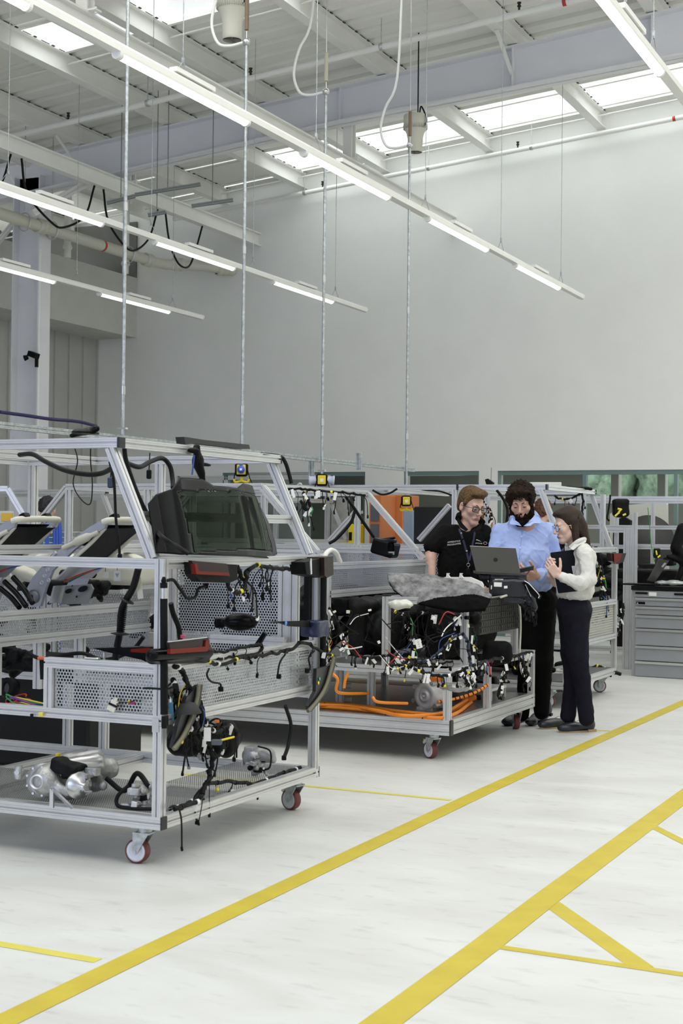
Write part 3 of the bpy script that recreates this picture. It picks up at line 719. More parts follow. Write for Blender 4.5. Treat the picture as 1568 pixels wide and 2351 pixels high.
# posts
B(c1,'post',(-3.4625,yN,.226),(-3.4625,yN,.626)); B(c1,'post',(-3.4625,yN,.672),(-3.4625,yN,1.361)); B(c1,'post',(-3.4625,yF,.226),(-3.4625,yF,1.361))
MB().box((-3.486,Yn-.004,.60),(-3.452,Yn,.66)).build('joint_bracket',ZINC,c1)
# lower deck level
B(c1,'rail',(-7.2,yN,.65),(-3.441,yN,.65)); C(c1,(-3.436,yN,.649),(.008,.045,.046))
B(c1,'rail',(xR,yN+H_,.65),(xR,yF-H_,.65)); B(c1,'rail',(xR,yN+H_,.885),(xR,yF-H_,.885)); B(c1,'rail',(-7.2,yF,.62),(-3.485,yF,.62))
sheet('perforated_panel',[(-3.455,yN+H_,.672),(-3.455,yF-H_,.672),(-3.455,yF-H_,.863),(-3.455,yN+H_,.863)],PERF,c1)
B(c1,'rail',(-4.072,yN,.878),(-3.485,yN,.878)); B(c1,'post',(-4.05,yN,.672),(-4.05,yN,.856))
sheet('perforated_panel',[(-4.028,yN,.672),(-3.485,yN,.672),(-3.485,yN,.856),(-4.028,yN,.856)],PERF,c1)
sheet('deck_plate',[(-7.2,Yn+.045,.235),(-3.486,Yn+.045,.235),(-3.486,Yn+.72,.235),(-7.2,Yn+.72,.235)],PERFF,c1)
B(c1,'cross_rail',(-4.92,yN+H_,.2),(-4.92,yF-H_,.2)); B(c1,'cross_rail',(-4.56,yN+H_,.195),(-4.56,yF-H_,.195),.09,.045,2,1)
B(c1,'deck_rail',(-3.9,6.25,.2),(-3.485,6.25,.2)); sheet('deck_plate',[(-3.9,6.3,.228),(-3.49,6.3,.228),(-3.49,7.05,.228),(-3.9,7.05,.228)],PERFF,c1)
for X in(-5.05,-4.80,-5.6): B(c1,'post',(X,yF,.226),(X,yF,.60))
# belt line
B(c1,'belt_rail',(-7.2,yN,1.339),(-3.485,yN,1.339)); B(c1,'belt_rail',(-7.2,yF,1.339),(-3.485,yF,1.339)); B(c1,'belt_rail',(xR,yN+H_,1.339),(xR,yF-H_,1.339))
B(c1,'cross_rail',(-4.5,Yn,1.384),(-4.5,Yf,1.384))
# bulkhead
for z in(1.062,.938): B(c1,'bulkhead_rail',(-4.5,yN-.3+.35,z),(-4.5,yF-H_,z))
sheet('perforated_panel',[(-4.49,yN+H_,.96),(-4.49,yF-H_,.96),(-4.49,yF-H_,1.04),(-4.49,yN+H_,1.04)],PERF,c1)
for y in(5.75,6.1,6.45): B(c1,'bulkhead_post',(-4.52,y,.68),(-4.52,y,.915))
# far side big perforated panel and its twin posts
sheet('perforated_panel',[(-4.32,yF,.645),(-3.68,yF,.645),(-3.68,yF,1.31),(-4.32,yF,1.31)],PERF,c1)
sheet('perforated_panel',[(-6.2,yF,.645),(-4.5,yF,.645),(-4.5,yF,1.12),(-6.2,yF,1.12)],PERF,c1)
B(c1,'twin_post',(-4.39,yF,.645),(-4.39,yF,1.316),.135,.045,3,1,up=(0,1,0)); B(c1,'twin_post',(-3.62,yF,.645),(-3.62,yF,1.316),.11,.045,2,1,up=(0,1,0)); B(c1,'twin_post',(-5.2,yF,.645),(-5.2,yF,1.316),.135,.045,3,1,up=(0,1,0))
B(c1,'rail',(-4.05,7.02,.895),(-3.6,7.02,.895))
# roof
B(c1,'roof_rail',(-7.2,yN,1.8775),(-3.69,yN,1.8775)); C(c1,(-3.683,yN,1.8775),(.014,.047,.047))
B(c1,'roof_rail',(-5.34,yF,1.8775),(-3.735,yF,1.8775)); B(c1,'roof_rail',(-3.7125,yN+H_,1.8775),(-3.7125,Yf,1.8775)); C(c1,(-3.7125,Yf+.006,1.8775),(.047,.012,.047))
for X in(-4.877,-5.36): B(c1,'roof_rail',(X,yN+H_,1.8775),(X,yF-H_,1.8775))
B(c1,'roof_post',(-5.32,yF,1.361),(-5.32,yF,1.855)); B(c1,'roof_post',(-4.443,yF,1.361),(-4.443,yF,1.855)); B(c1,'roof_post',(-6.3,yN,1.361),(-6.3,yN,1.855))
for y in(yN,yF): B(c1,'pillar',(-3.735,y,1.856),(-3.505,y,1.361),up=(0,1,0))
B(c1,'cross_rail',(-3.62,yN+H_,1.55),(-3.62,yF-H_,1.55))
caster(c1,-3.565,Yn+.075,R(185),False,z0=.172); caster(c1,-3.53,Yf-.09,R(163),True); caster(c1,-5.0,Yf-.09,R(200)); caster(c1,-6.9,Yn+.09,R(200))
# ---------------------------------------------------------------- tinted rear glass
def glass():
    t=thing('windscreen_glass','large curved tinted glass panel with black border leaning on the left cart','glass panel',PX(540,1281,-3.44))
    cols=[((357,1148),(376,1262)),((364,1132),(388,1268)),((392,1124),(415,1275)),((405,1100),(430,1277)),((453,1105),(475,1280)),((479,1120),(505,1281)),((536,1124),(560,1281)),((555,1111),(585,1281)),((584,1113),(625,1280)),((598,1133),(651,1266))]
    # resample columns
    N=72; Mv=40; top=[];bot=[]
    for j in range(N+1):
        s=j/N*(len(cols)-1); i=min(int(s),len(cols)-2); f=s-i
        a,b=cols[i],cols[i+1]; top.append(tuple(a[0][k]*(1-f)+b[0][k]*f for k in(0,1))); bot.append(tuple(a[1][k]*(1-f)+b[1][k]*f for k in(0,1)))
    def plane(x,y):
        d=_ray(x,y); n=Vector((1,0,.42)); p0=Vector((-3.43,6.2,1.355)); t_=(p0-CAM).dot(n)/d.dot(n); return CAM+d*t_
    clear=[(402,1132),(596,1133),(634,1262),(437,1272)]
    def inside(x,y):
        r_=True
        for k in range(4):
            x1,y1=clear[k];x2,y2=clear[(k+1)%4]
            if (x2-x1)*(y-y1)-(y2-y1)*(x-x1)<0: r_=False
        return r_
    V=[];PXY=[]
    for j in range(N+1):
        for i in range(Mv+1):
            f=i/Mv; x=top[j][0]*(1-f)+bot[j][0]*f; y=top[j][1]*(1-f)+bot[j][1]*f
            u=j/N*2-1; x+=10*f*(1-f)*max(0,u)**3*4*1.0
            p=plane(x,y); p=p+Vector((1,0,.42)).normalized()*(.07*(1-u*u)-.04); V.append(p); PXY.append((x,y))
    Fb=[];Fg=[]
    for j in range(N):
        for i in range(Mv):
            q=(j*(Mv+1)+i,j*(Mv+1)+i+1,(j+1)*(Mv+1)+i+1,(j+1)*(Mv+1)+i)
            cx=sum(PXY[k][0] for k in q)/4; cy=sum(PXY[k][1] for k in q)/4
            (Fg if inside(cx,cy) else Fb).append(q)
    nn=Vector((1,0,.42)).normalized()*.005
    def solid(F,name,m_):
        m=MB(); o=len(V)
        edge={}
        for f in F:
            for a,b in zip(f,f[1:]+f[:1]): edge[(a,b)]=1
        rim=[(a,b) for a,b in edge if (b,a) not in edge]
        m.add([v for v in V]+[v-nn for v in V],F+[tuple(k+o for k in f[::-1]) for f in F]+[(b,a,a+o,b+o) for a,b in rim],True)
        return m.build(name,m_,t)
    solid(Fb,'black_border',GLOSSB); solid(Fg,'pane',GLASSD)
    m=MB(); Q=[plane(x,y)+nn*12 for x,y in((583,1136),(598,1166))]; 
    m=MB(); m.tube([plane(x,y)+nn*4 for x,y in((392,1150),(399,1180),(394,1165))],.006,6)
    return t
glass()
# ---------------------------------------------------------------- lamps, mirror, latch and trim on the rear face
def bodyfrom(name,pxs,X,th,m,parent,smooth=False):
    P=[PX(x,y,X) for x,y in pxs]; mb=MB(); mb.slab(P,th,(1,0,0)); return mb.build(name,m,parent,smooth)
t=thing('tail_lamp','red tail lamp under the glass panel, upper of the two near the left post','car lamp',PX(470,1320,-3.4))
bodyfrom('housing',[(422,1290),(524,1296),(524,1330),(505,1338),(440,1335),(424,1318)],-3.44,.05,BLK,t)
bodyfrom('smoked_lens',[(432,1287),(512,1294),(520,1322),(440,1318)],-3.385,.02,LAMPDK,t)
m=bodyfrom('red_lens',[(438,1294),(444,1295),(448,1311),(516,1315),(519,1322),(442,1318)],-3.37,.02,LAMPRED,t)
t=thing('tail_lamp','wide red tail lamp with long black wing lying on the lower panel rail','car lamp',PX(420,1520,-3.4))
sdf_obj('housing',[('c',PX(350,1505,-3.42),PX(478,1497,-3.40),.030,.026,.01),('c',PX(350,1510,-3.46),PX(470,1512,-3.42),.03,.022,.02)],PX(350,1505,-3.42)-Vector((.1,.1,.09)),PX(478,1497,-3.40)+Vector((.12,.12,.09)),.006,GLOSSB,t)
bodyfrom('smoked_lens',[(382,1475),(472,1464),(476,1482),(470,1492),(384,1499)],-3.375,.015,LAMPDK,t)
bodyfrom('red_lens',[(384,1490),(464,1484),(466,1470),(472,1469),(474,1487),(468,1495),(384,1501)],-3.368,.016,LAMPRED,t)
MB().slab([PX(384,1472,-3.36),PX(471,1462,-3.36),PX(471,1464,-3.36),PX(384,1474,-3.36)],.01,(1,0,0)).build('chrome_strip',CHROME,t)
MB().slab([PY(212,1488,Yn+.12),PY(350,1485,Yn+.12),PY(350,1527,Yn+.12),PY(325,1515,Yn+.12),PY(240,1496,Yn+.12)],.09,(0,1,0)).build('side_wing',GLOSSB,t)
MB().slab([PY(300,1490,Yn+.115),PY(345,1487,Yn+.115),PY(345,1500,Yn+.115),PY(300,1497,Yn+.115)],.09,(0,1,0)).build('red_wing_lens',LAMPRED,t)
t=thing('tail_lamp','black tail lamp turned edge on beside the far post of the left cart','car lamp',PX(690,1322,-3.4))
bodyfrom('housing',[(664,1290),(705,1280),(709,1318),(696,1324),(668,1318)],-3.45,.09,BLK,t)
bodyfrom('smoked_lens',[(705,1279),(726,1276),(727,1318),(712,1326),(706,1320)],-3.44,.10,LAMPDK,t)
MB().slab([PX(711,1283,-3.33),PX(714,1282,-3.33),PX(715,1318,-3.33),PX(712,1319,-3.33)],.004,(1,0,0)).build('chrome_strip',CHROME,t)
t=thing('wing_mirror','black wing mirror shell hanging before the perforated panel','mirror',PY(545,1450,6.6))
sdf_obj('shell',[('e',PY(552,1428,6.6),(.088,.05,.047),BXF,.02),('b',PY(505,1430,6.6),(.028,.03,.026),.012,BXF,.02),('-e',PY(574,1434,6.52),(.030,.03,.022),0.01)],PY(552,1428,6.6)-Vector((.2,.15,.1)),PY(552,1428,6.6)+Vector((.15,.15,.1)),.005,GLOSSB,t)
MB().tube([PY(566,1335,6.6),PY(584,1385,6.6),PY(594,1425,6.58)],.009,8).build('grey_arm',mat('grey_plug',(.25,.25,.25),.5),t)
MB().slab([PY(578,1488,6.6),PY(604,1450,6.6),PY(610,1456,6.6),PY(590,1490,6.6)],.02,(0,1,0)).build('lens_piece',GLOSSB,t)
t=thing('tailgate_strut','black tubular strut fixed upright behind the near left post','strut',PX(376,1660,-3.415))
m=MB(); m.tube([PX(376,1338,-3.415),PX(377,1640,-3.415)],.0170,16); m.lathe([(.012,0),(.012,.05)],PX(377,1672,-3.415),(0,0,1),10); m.lathe([(.008,0),(.013,.012),(.006,.03)],PX(376,1340,-3.415),(0,0,1),10); m.build('tube',BLK,t)
MB().tube([PX(376,1350,-3.415),PX(376,1374,-3.415)],.0176,16).build('silver_label',ZINC,t)
t=thing('tailgate_strut','black tubular strut fixed upright beyond the far left post','strut',PX(742,1480,-3.42))
m=MB(); m.tube([PX(743,1312,-3.42),PX(741,1545,-3.42)],.0175,16); m.lathe([(.008,0),(.014,.012),(.006,.03)],PX(743,1312,-3.42),(0,0,1),10); m.build('tube',BLK,t)
tag(MB().slab([PX(698,1322,-3.50),PX(714,1318,-3.50),PX(713,1425,-3.50),PX(697,1425,-3.50)],.03,(1,0,0)).build('flat_bracket',BLK,None,loc=PX(705,1425,-3.5)),'flat black bracket plate hanging left of the far post','bracket')
t=thing('latch_handle','black tailgate handle with navy film wrapped block on the far post','handle',PX(690,1460,-3.4))
sdf_obj('block',[('b',PX(722,1443,-3.40),(.055,.065,.042),.01,.0),('f',lambda P,d:d+.004*_vnoise(P,60),0)],PX(722,1443,-3.4)-Vector((.1,.1,.09)),PX(722,1443,-3.4)+Vector((.1,.1,.09)),.006,NAVYP,t)
MB().slab([PX(612,1427,-3.42),PX(700,1425,-3.42),PX(702,1440,-3.42),PX(662,1438,-3.42),PX(640,1431,-3.42)],.03,(1,0,0)).build('handle_bar',BLK,t)
MB().lathe([(0,0),(.011,0),(.011,.003),(0,.003)],PX(656,1431,-3.385),(1,0,0),14).build('blue_sticker',mat('sticker_blue',(.1,.3,.8),.5),t)
def blade(label,out,edge,X,stick):
    t=thing('body_moulding',label,'trim panel',PX(*out[-1],X)); bodyfrom('panel',out,X,.02,mat('black_trim',(.012,.012,.015),.35),t)
    m=MB(); m.tube([PX(x,y,X+.03) for x,y in edge],.010,6,5); m.build('olive_edge',mat('olive_edge',(.16,.15,.09),.4),t)
    for x,y,c in stick: MB().lathe([(0,0),(.0095,0),(.0095,.002),(0,.002)],PX(x,y,X+.022),(1,0,0),14).build('round_sticker',c,t)
    return t
GRN=mat('sticker_green',(.10,.36,.20),.5)
blade('curved black trim blade with coloured stickers at the far post of the left cart',[(766,1510),(762,1528),(746,1584),(724,1614),(706,1634),(700,1621),(717,1587),(719,1535),(735,1531),(749,1527)],[(766,1508),(760,1535),(748,1575),(730,1606),(707,1633)],-3.40,[(731,1568,YELB),(733.5,1559,GRN)])
blade('curved black trim blade hanging by the near tailgate strut',[(457,1571),(446,1572),(420,1600),(400,1665),(388,1715),(398,1722),(420,1690),(440,1650),(452,1610)],[(456,1571),(452,1605),(438,1650),(420,1690),(399,1720)],-3.40,[(418,1703,YELB)])
# roof things
t=thing('wing_mirror','black mirror shell lying on the left cart roof beam','mirror',PY(195,1006,6.0))
sdf_obj('shell',[('e',PY(196,997,6.2),(.055,.10,.032),.01),('-b',PY(196,1012,6.2),(.2,.2,.035),.001,.005),('c',PY(165,1000,6.2),PY(222,984,6.2),.012,.016,.02)],PY(196,997,6.2)-Vector((.15,.15,.06)),PY(196,997,6.2)+Vector((.15,.15,.08)),.006,GLOSSB,t)
t=thing('trim_strip','black moulded trim strip lying on the rear roof beam','trim strip',PX(500,1020,-3.7))
m=MB(); m.slab([PX(423,1003,-3.72),PX(432,1004,-3.72),PX(470,1010,-3.72),PX(572,1021,-3.72),PX(574,1031,-3.72),PX(556,1031,-3.72),PX(520,1026,-3.72),PX(450,1018,-3.72),PX(426,1021,-3.72)],.05,(-1,0,0)); m.build('strip',mat('black_trim',(.012,.012,.015),.35),t)
t=thing('wiper_motor','black motor bracket hanging from the rear roof beam above the glass','motor',PX(460,1100,-3.66))
sdf_obj('casting',[('c',PX(452,1028,-3.66),PX(455,1060,-3.66),.018,.022,.02),('c',PX(455,1060,-3.66),PX(466,1108,-3.66),.026,.014,.02),('c',PX(462,1066,-3.66),PX(483,1068,-3.64),.012,.008,.01),('e',PX(444,1034,-3.66),(.03,.02,.014),.02),('f',lambda P,d:d+.004*_vnoise(P,70),0)],PX(462,1068,-3.66)-Vector((.12,.12,.14)),PX(462,1068,-3.66)+Vector((.12,.12,.14)),.005,BLK,t)
MB().tube([PX(446,1045,-3.63),PX(441,1090,-3.63)],.004,6).build('wire',mat('wire_blue',(.03,.07,.30),.5),t)
for i,(x,y,w_,h_,Yv,lab,mt) in enumerate(((254,1108,.03,.055,6.3,'dark blue plastic box dangling inside the left cart roof',mat('navy_box',(.03,.04,.09),.45)),(342,1089,.026,.05,6.7,'small black module hanging left of the wiper motor',BLK),(603,1369,.018,.048,6.9,'flat black fob hanging before the big perforated panel',BLK))):
    p=PY(x,y,Yv); t=thing('hanging_module',lab,'module',p); m=MB(); m.cbox(p,(w_,.02,h_),BXF,.005); m.build('case',mt,t); m=MB(); m.tube([p+Vector((0,0,h_/2)),p+Vector((.004,0,h_/2+.09))],.003,6); m.build('lead',CABLE,t)
# flat hoses and leads
loopcable('door_gasket_lead','thick black lead running from the roof down beside the near pillar',[PY(285,1018,5.62),PY(290,1060,5.66),PY(318,1140,5.7),PY(352,1205,5.72),PX(375,1235,-3.42),PX(410,1257,-3.40),PX(430,1270,-3.40)],.011)
loopcable('door_gasket_lead','black rubber lead hanging down the far roof corner',[PX(600,1043,-3.70),PX(642,1048,-3.70),PX(655,1062,-3.68),PX(664,1090,-3.67),PX(669,1110,-3.66)],.011)
loopcable('roof_harness','thick black harness sagging under the left cart roof',[PY(45,1044,6.2),PY(75,1043,6.1),PY(105,1060,6.0),PY(150,1080,5.9),PY(200,1089,5.85),PY(235,1086,5.8),PY(262,1072,5.7)],.0125)
loopcable('roof_harness','black harness looping from the roof to the far roof post',[PY(290,1063,6.2),PY(320,1072,6.4),PY(345,1060,6.6),PY(372,1052,6.8),PY(390,1070,6.85),PY(396,1100,6.85),PY(397,1120,6.8)],.013)
loopcable('long_drop_cable','thin black cable dropping from the roof to the belt rail behind the near pillar',[PY(252,1060,6.0),PY(262,1110,6.0),PY(266,1190,6.0),PY(273,1250,6.0),PY(275,1283,6.0)],.007,ends=(.02,.02,.05))
loopcable('thin_drop_cable','thin grey looped cable in front of the far trolley',[PY(172,1029,6.0),PY(178,1060,6.0),PY(168,1110,6.0),PY(185,1145,6.0),PY(207,1157,6.0),PY(212,1110,6.0),PY(208,1060,6.0),PY(208,1030,6.0)],.003)
t=loopcable('corrugated_hose','thick corrugated black hose with rubber flange inside the near left post',[PY(318,1305,5.7),PY(305,1350,5.72),PY(285,1385,5.75),PY(278,1410,5.76),PY(275,1452,5.78),PY(268,1490,5.8),PY(264,1520,5.8)],.0165,sub=8)
m=MB(); 
for k in range(14): 
    p=PY(284-.5*k,1392+4.4*k,5.755); m.lathe([(.016,-.003),(.0205,0),(.016,.003)],p,(0,.0,1),12,caps=False)
m.build('ribs',BLK,t); MB().lathe([(.016,-.01),(.045,-.004),(.045,0),(.016,.006)],PY(276,1454,5.77),(0,.1,1),22).build('flange',RUBBER,t); MB().lathe([(.016,-.01),(.035,-.004),(.035,0),(.016,.006)],PY(292,1378,5.75),(.5,.1,1),22).build('flange',RUBBER,t)
# tags
for x,y,w_,h_,Yv,lab,mt,rz in ((242,1320,.034,.034,6.5,'white square card tag hanging inside the near belt rail',TAGW,0),(269,1322,.036,.054,6.4,'clear plastic tag with a triangle mark inside the near belt rail',POLYC,0),(320,1350,.026,.10,5.75,'long cream tag hanging by the corrugated hose',mat('cream_tag',(.68,.66,.56),.6),R(-8)),(392,1630,.024,.105,5.62,'long blue tag hanging at the foot of the near black strut',TAGBL,R(-5))):
    p=PY(x,y,Yv); t=thing('tag_card',lab,'tag',p); M=BXF@Matrix.Rotation(rz,3,'Y'); MB().cbox(p,(w_,.002,h_),M).build('card',mt,t); MB().tube([p+Vector((0,0,h_/2)),p+Vector((0,0,h_/2+.03))],.0015,5).build('string',CABLE,t)
    if 'triangle' in lab:
        m=MB(); m.slab([p+M@Vector((-.01,-.002,.012)),p+M@Vector((.01,-.002,.012)),p+M@Vector((0,-.002,-.010))],.001); m.build('triangle_mark',mat('grey_plug',(.25,.25,.25),.5),t)
# looms on the rear face
loom('black wiring loom with white clips clipped along the lower rear panel rail',[PX(*q,-3.41) for q in((470,1512),(500,1525),(560,1510),(585,1506),(640,1498),(665,1492),(700,1475),(740,1497),(768,1510))],.011,2,(.05,.1),ntag=1,seed=3)
for i,(pts,lab) in enumerate((([(480,1535),(475,1550),(485,1565),(505,1570),(507,1582)],'black lead with plug hanging left on the perforated rear panel'),([(655,1502),(643,1520),(638,1545),(640,1553)],'black lead with plug hanging in the middle of the perforated rear panel'),([(722,1494),(709,1510),(712,1535),(705,1540)],'black lead with plug hanging right on the perforated rear panel'),([(655,1620),(668,1665),(662,1710),(652,1740)],'thick black lead hanging straight down below the rear panel'),([(330,1580),(345,1580),(380,1582),(402,1575)],'black lead running across the near left post'))):
    loopcable('plug_lead',lab,[PX(*q,-3.405) if i<4 else PY(q[0],q[1],5.50) for q in pts],.0048 if i!=3 else .010,ends=(.024,.016,.024))
loom('tangled black wiring loom below the near tail lamp with white label tag',[PX(*q,-3.40) for q in((400,1530),(420,1540),(430,1570),(450,1600),(462,1640),(470,1690),(487,1730),(483,1770),(470,1810),(450,1840),(400,1858))],.014,16,(.06,.22),ntag=3,seed=11)
loom('black wiring loom over the perforated screen under the glass',[PX(*q,-3.44) for q in((545,1300),(560,1330),(580,1300),(620,1302),(665,1308))],.013,10,(.06,.20),ntag=1,seed=5)
loom('black loom curling below the upper tail lamp',[PX(*q,-3.42) for q in((522,1335),(530,1355),(548,1362),(562,1345),(566,1310))],.012,5,(.05,.12),ntag=0,seed=6)
loopcable('plug_lead','curled black lead leaving the top of the near black strut',[PX(*q,-3.44) for q in((383,1333),(398,1332),(412,1350),(428,1372),(440,1374),(450,1368),(455,1352),(473,1345))],.0075,ends=(.02,.02,.025))
loom('bundle of black leads lying along the left cart lower right rail',[PX(*q,-3.50) for q in((390,1858),(440,1840),(480,1800),(540,1795),(590,1798),(650,1775),(690,1762))],.012,9,(.02,.07),ntag=2,seed=8)
loom('black leads over the lower tail lamp wing',[PX(*q,-3.44) for q in((480,1500),(520,1495),(560,1487),(600,1480),(590,1500),(540,1508),(500,1512))],.009,7,(.02,.06),ntag=1,seed=9)
# ---- drive units on the deck
def casting(name,label,cat,c,parts,m=CASTAL,res=.007,ext=.25,amp=.003):
    t=thing(name,label,cat,(c[0],c[1],c[2])); c=Vector(c)
    pr=[]
    for p in parts:
        k=p[0]; 
        if k in('c','-c'): pr.append((k,Vector(p[1])+c,Vector(p[2])+c,*p[3:]))
        elif k=='f': pr.append(p)
        else: pr.append((k,Vector(p[1])+c,*p[2:]))
    pr.append(('f',lambda P,d:d+amp*_vnoise(P,55,1),0))
    sdf_obj('casting',pr,c-Vector((ext,ext,.02)),c+Vector((ext,ext,ext*1.1)),res,m,t); return t
DV=Vector((-.42,-.9,0))  # shaft direction towards the viewer
p=PZ(105,1842,.235)
t=casting('drive_unit','large cast aluminium drive unit with bearing bore on the left cart deck','motor',p+Vector((0,.13,0)),[('c',(-.02,-.09,.095),(.02,.09,.11),.075,.07,.0),('c',(0,.02,.1),(.16,.14,.13),.07,.05,.04),('c',(-.02,-.08,.09),(-.13,-.02,.13),.03,.022,.04),('c',(.0,-.09,.08),(.11,-.12,.055),.028,.02,.03),('c',(.02,0,.17),(.12,.1,.19),.035,.03,.04),('e',(.01,0,.04),(.09,.1,.05),.03),('c',(.09,.08,.07),(.21,.02,.07),.05,.022,.02),('b',(.01,-.02,.17),(.028,.03,.03),.008,.01)],ext=.3)
DV=Vector((.2,-.97,.05)).normalized(); q=p+Vector((-.03,-.015,.095)); m=MB(); m.lathe([(.048,-.04),(.044,-.005),(.034,0),(.034,.028),(.026,.028),(.026,-.02)],q,DV,28,caps=False); m.build('bearing_ring',ZINC,t); MB().lathe([(0,.006),(.026,.006)],q,DV,24,caps=False).build('bore',BLK,t)
sdf_obj('foil_pad',[('b',p+Vector((.08,.06,.155)),(.075,.05,.032),.015,Matrix.Rotation(R(15),3,'Y'),0),('f',lambda P,d:d+.005*_vnoise(P,50),0)],p-Vector((.05,.1,-.08)),p+Vector((.22,.2,.24)),.007,BLK,t)
for k in range(9):
    a=k*.7; u=Vector((-DV.y,DV.x,0)).normalized(); e_=q+(u*math.cos(a)+Vector((0,0,1))*math.sin(a))*.066-DV*.02
    MB().tube([e_,e_+DV*.012],.006,6).build('flange_bolt',ZINC,t)
m=MB(); m.lathe([(.080,-.05),(.080,-.038),(.050,-.038)],q,DV,30); m.build('flange',mat('smooth_cast_aluminium',(.50,.50,.51),.38,.7,.1,20),t)
m=MB(); m.lathe([(.062,-.02),(.062,.0),(.045,.004),(.040,.02),(.018,.02),(.016,.05),(.010,.05)],p+Vector((.165,.03,.085)),Vector((.9,-.4,0)),26); m.build('output_flange',ZINC,t)
m=MB(); e_=p+Vector((-.155,-.0,.125)); m.lathe([(.022,-.02),(.026,0),(.014,.004),(.012,.02)],e_,DV,16); m.lathe([(.018,-.03),(.018,.03)],e_,(0,0,1),12); m.build('mount_lug',CASTAL,t)
m=MB(); m.lathe([(.05,-.08),(.052,0),(.05,.10),(.03,.12)],p+Vector((.09,.12,.15)),Vector((.8,.5,.15)),22); m.build('motor_barrel',ZINC,t)
m=MB(); m.bar(p+Vector((.02,-.03,.0))+Vector((.08,-.06,0)),p+Vector((.10,-.09,.085)),.02,.01); m.bar(p+Vector((.19,-.06,.0)),p+Vector((.10,-.09,.085)),.02,.01); m.build('support_bracket',ALU,t)
MB().lathe([(.012,0),(.012,.012)],p+Vector((-.0,.09,.2)),(0,0,1),12).build('yellow_cap',YELB,t)
M=BXF@Matrix.Rotation(R(-28),3,'Y'); MB().cbox(p+Vector((.16,.05,.10)),(.03,.003,.13),M).build('blue_white_tag',mat('pale_grey_tag',(.5,.52,.55),.6),t)
p=PZ(320,1858,.235)
t=casting('brake_actuator','small aluminium actuator with black hoses behind the near left post','actuator',p+Vector((0,.05,0)),[('c',(-.03,0,.07),(.04,.03,.08),.035,.028,0),('b',(.0,.0,.03),(.02,.04,.03),.006,.01),('c',(.03,.0,.1),(.08,.04,.1),.02,.016,.01),('c',(-.04,-.01,.1),(-.02,.0,.05),.012,.014,.01),('b',(-.01,-.03,.012),(.09,.03,.006),.003,.004)],ext=.16,res=.005)
m=MB(); m.tube([p+Vector((-.06,.0,.10)),p+Vector((-.11,-.01,.05)),p+Vector((-.10,-.02,.01)),p+Vector((0,-.05,.012)),p+Vector((.10,-.03,.015))],.009,8,6); m.tube([p+Vector((.03,.03,.1)),p+Vector((-.08,.1,.14)),p+Vector((-.16,.12,.05)),p+Vector((-.26,.12,.10))],.012,8,6); m.build('hose',CABLE,t)
p=PZ(590,1778,.235)
t=casting('actuator_gearbox','aluminium gearbox with clear cap on the far deck of the left cart','gearbox',p,[('c',(-.04,.0,.09),(.05,.02,.1),.045,.04,0),('b',(-.03,0,.1),(.03,.04,.045),.008,.01),('c',(.04,.02,.12),(.08,.02,.08),.025,.02,.01),('b',(0,-.01,.03),(.015,.03,.03),.004,.01),('c',(.03,0,.05),(.07,-.03,.01),.010,.008,.01)],mat('grey_cast',(.38,.38,.38),.45,.5,.2,25),ext=.18,res=.006)
m=MB(); m.tube([p+Vector((.02,-.03,.15)),p+Vector((.09,-.03,.13)),p+Vector((.09,-.03,.05)),p+Vector((.05,-.03,.03))],.005,6,5); m.tube([p+Vector((-.11,-.02,.20)),p+Vector((-.11,-.02,.08))],.005,6); m.lathe([(0,-.014),(.013,0),(0,.014)],p+Vector((-.11,-.02,.205)),(0,0,1),10); m.build('lead',CABLE,t)
p=PZ(470,1752,.235)
t=casting('filler_canister','large black canister and coiled hoses under the rear panel','canister',p+Vector((-.02,.05,0)),[('c',(-.10,-.12,.11),(.02,.02,.10),.07,.085,0),('c',(-.06,-.04,.1),(-.10,-.08,.22),.04,.03,.03),('e',(.06,.12,.11),(.06,.09,.10),.01),('c',(.02,.1,.16),(.08,.2,.10),.03,.028,.02),('f',lambda P,d:d+.006*_vnoise(P,35,3),0)],BLK,ext=.32,res=.008)
for k in range(9):
    a0=random.uniform(0,6.28); cc=p+Vector((.0+random.uniform(-.02,.02),.1+random.uniform(-.03,.03),.12)); rr_=random.uniform(.07,.115)
    MB().tube([cc+Vector((math.cos(a0+a)*.5,math.sin(a0+a)*.85,math.sin(a0+a*1.0+k)*.9))*rr_ for a in np.linspace(0,5.2,14)],.006,6,3).build('hose_coil',CABLE,t)
MB().lathe([(0,.03),(.035,.02),(.06,-.02),(.058,-.024)],PX(432,1625,-3.38),(0,0,1),22,caps=False).build('rubber_boot',RUBBER,t)
MB().tube([PX(505,1700,-3.37),PX(537,1692,-3.37)],.005,6).build('yellow_stick',YELB,t); MB().cbox(PX(476,1686,-3.36),(.032,.002,.062),BXF).build('white_label',TAGW,t); MB().cbox(PX(498,1656,-3.4),(.02,.02,.012),BXF).build('orange_cap',ORB,t)
MB().cbox(PX(497,1704,-3.37),(.05,.03,.025),BXF,.004).build('grey_connector',mat('slate_plug',(.10,.12,.15),.5),t)
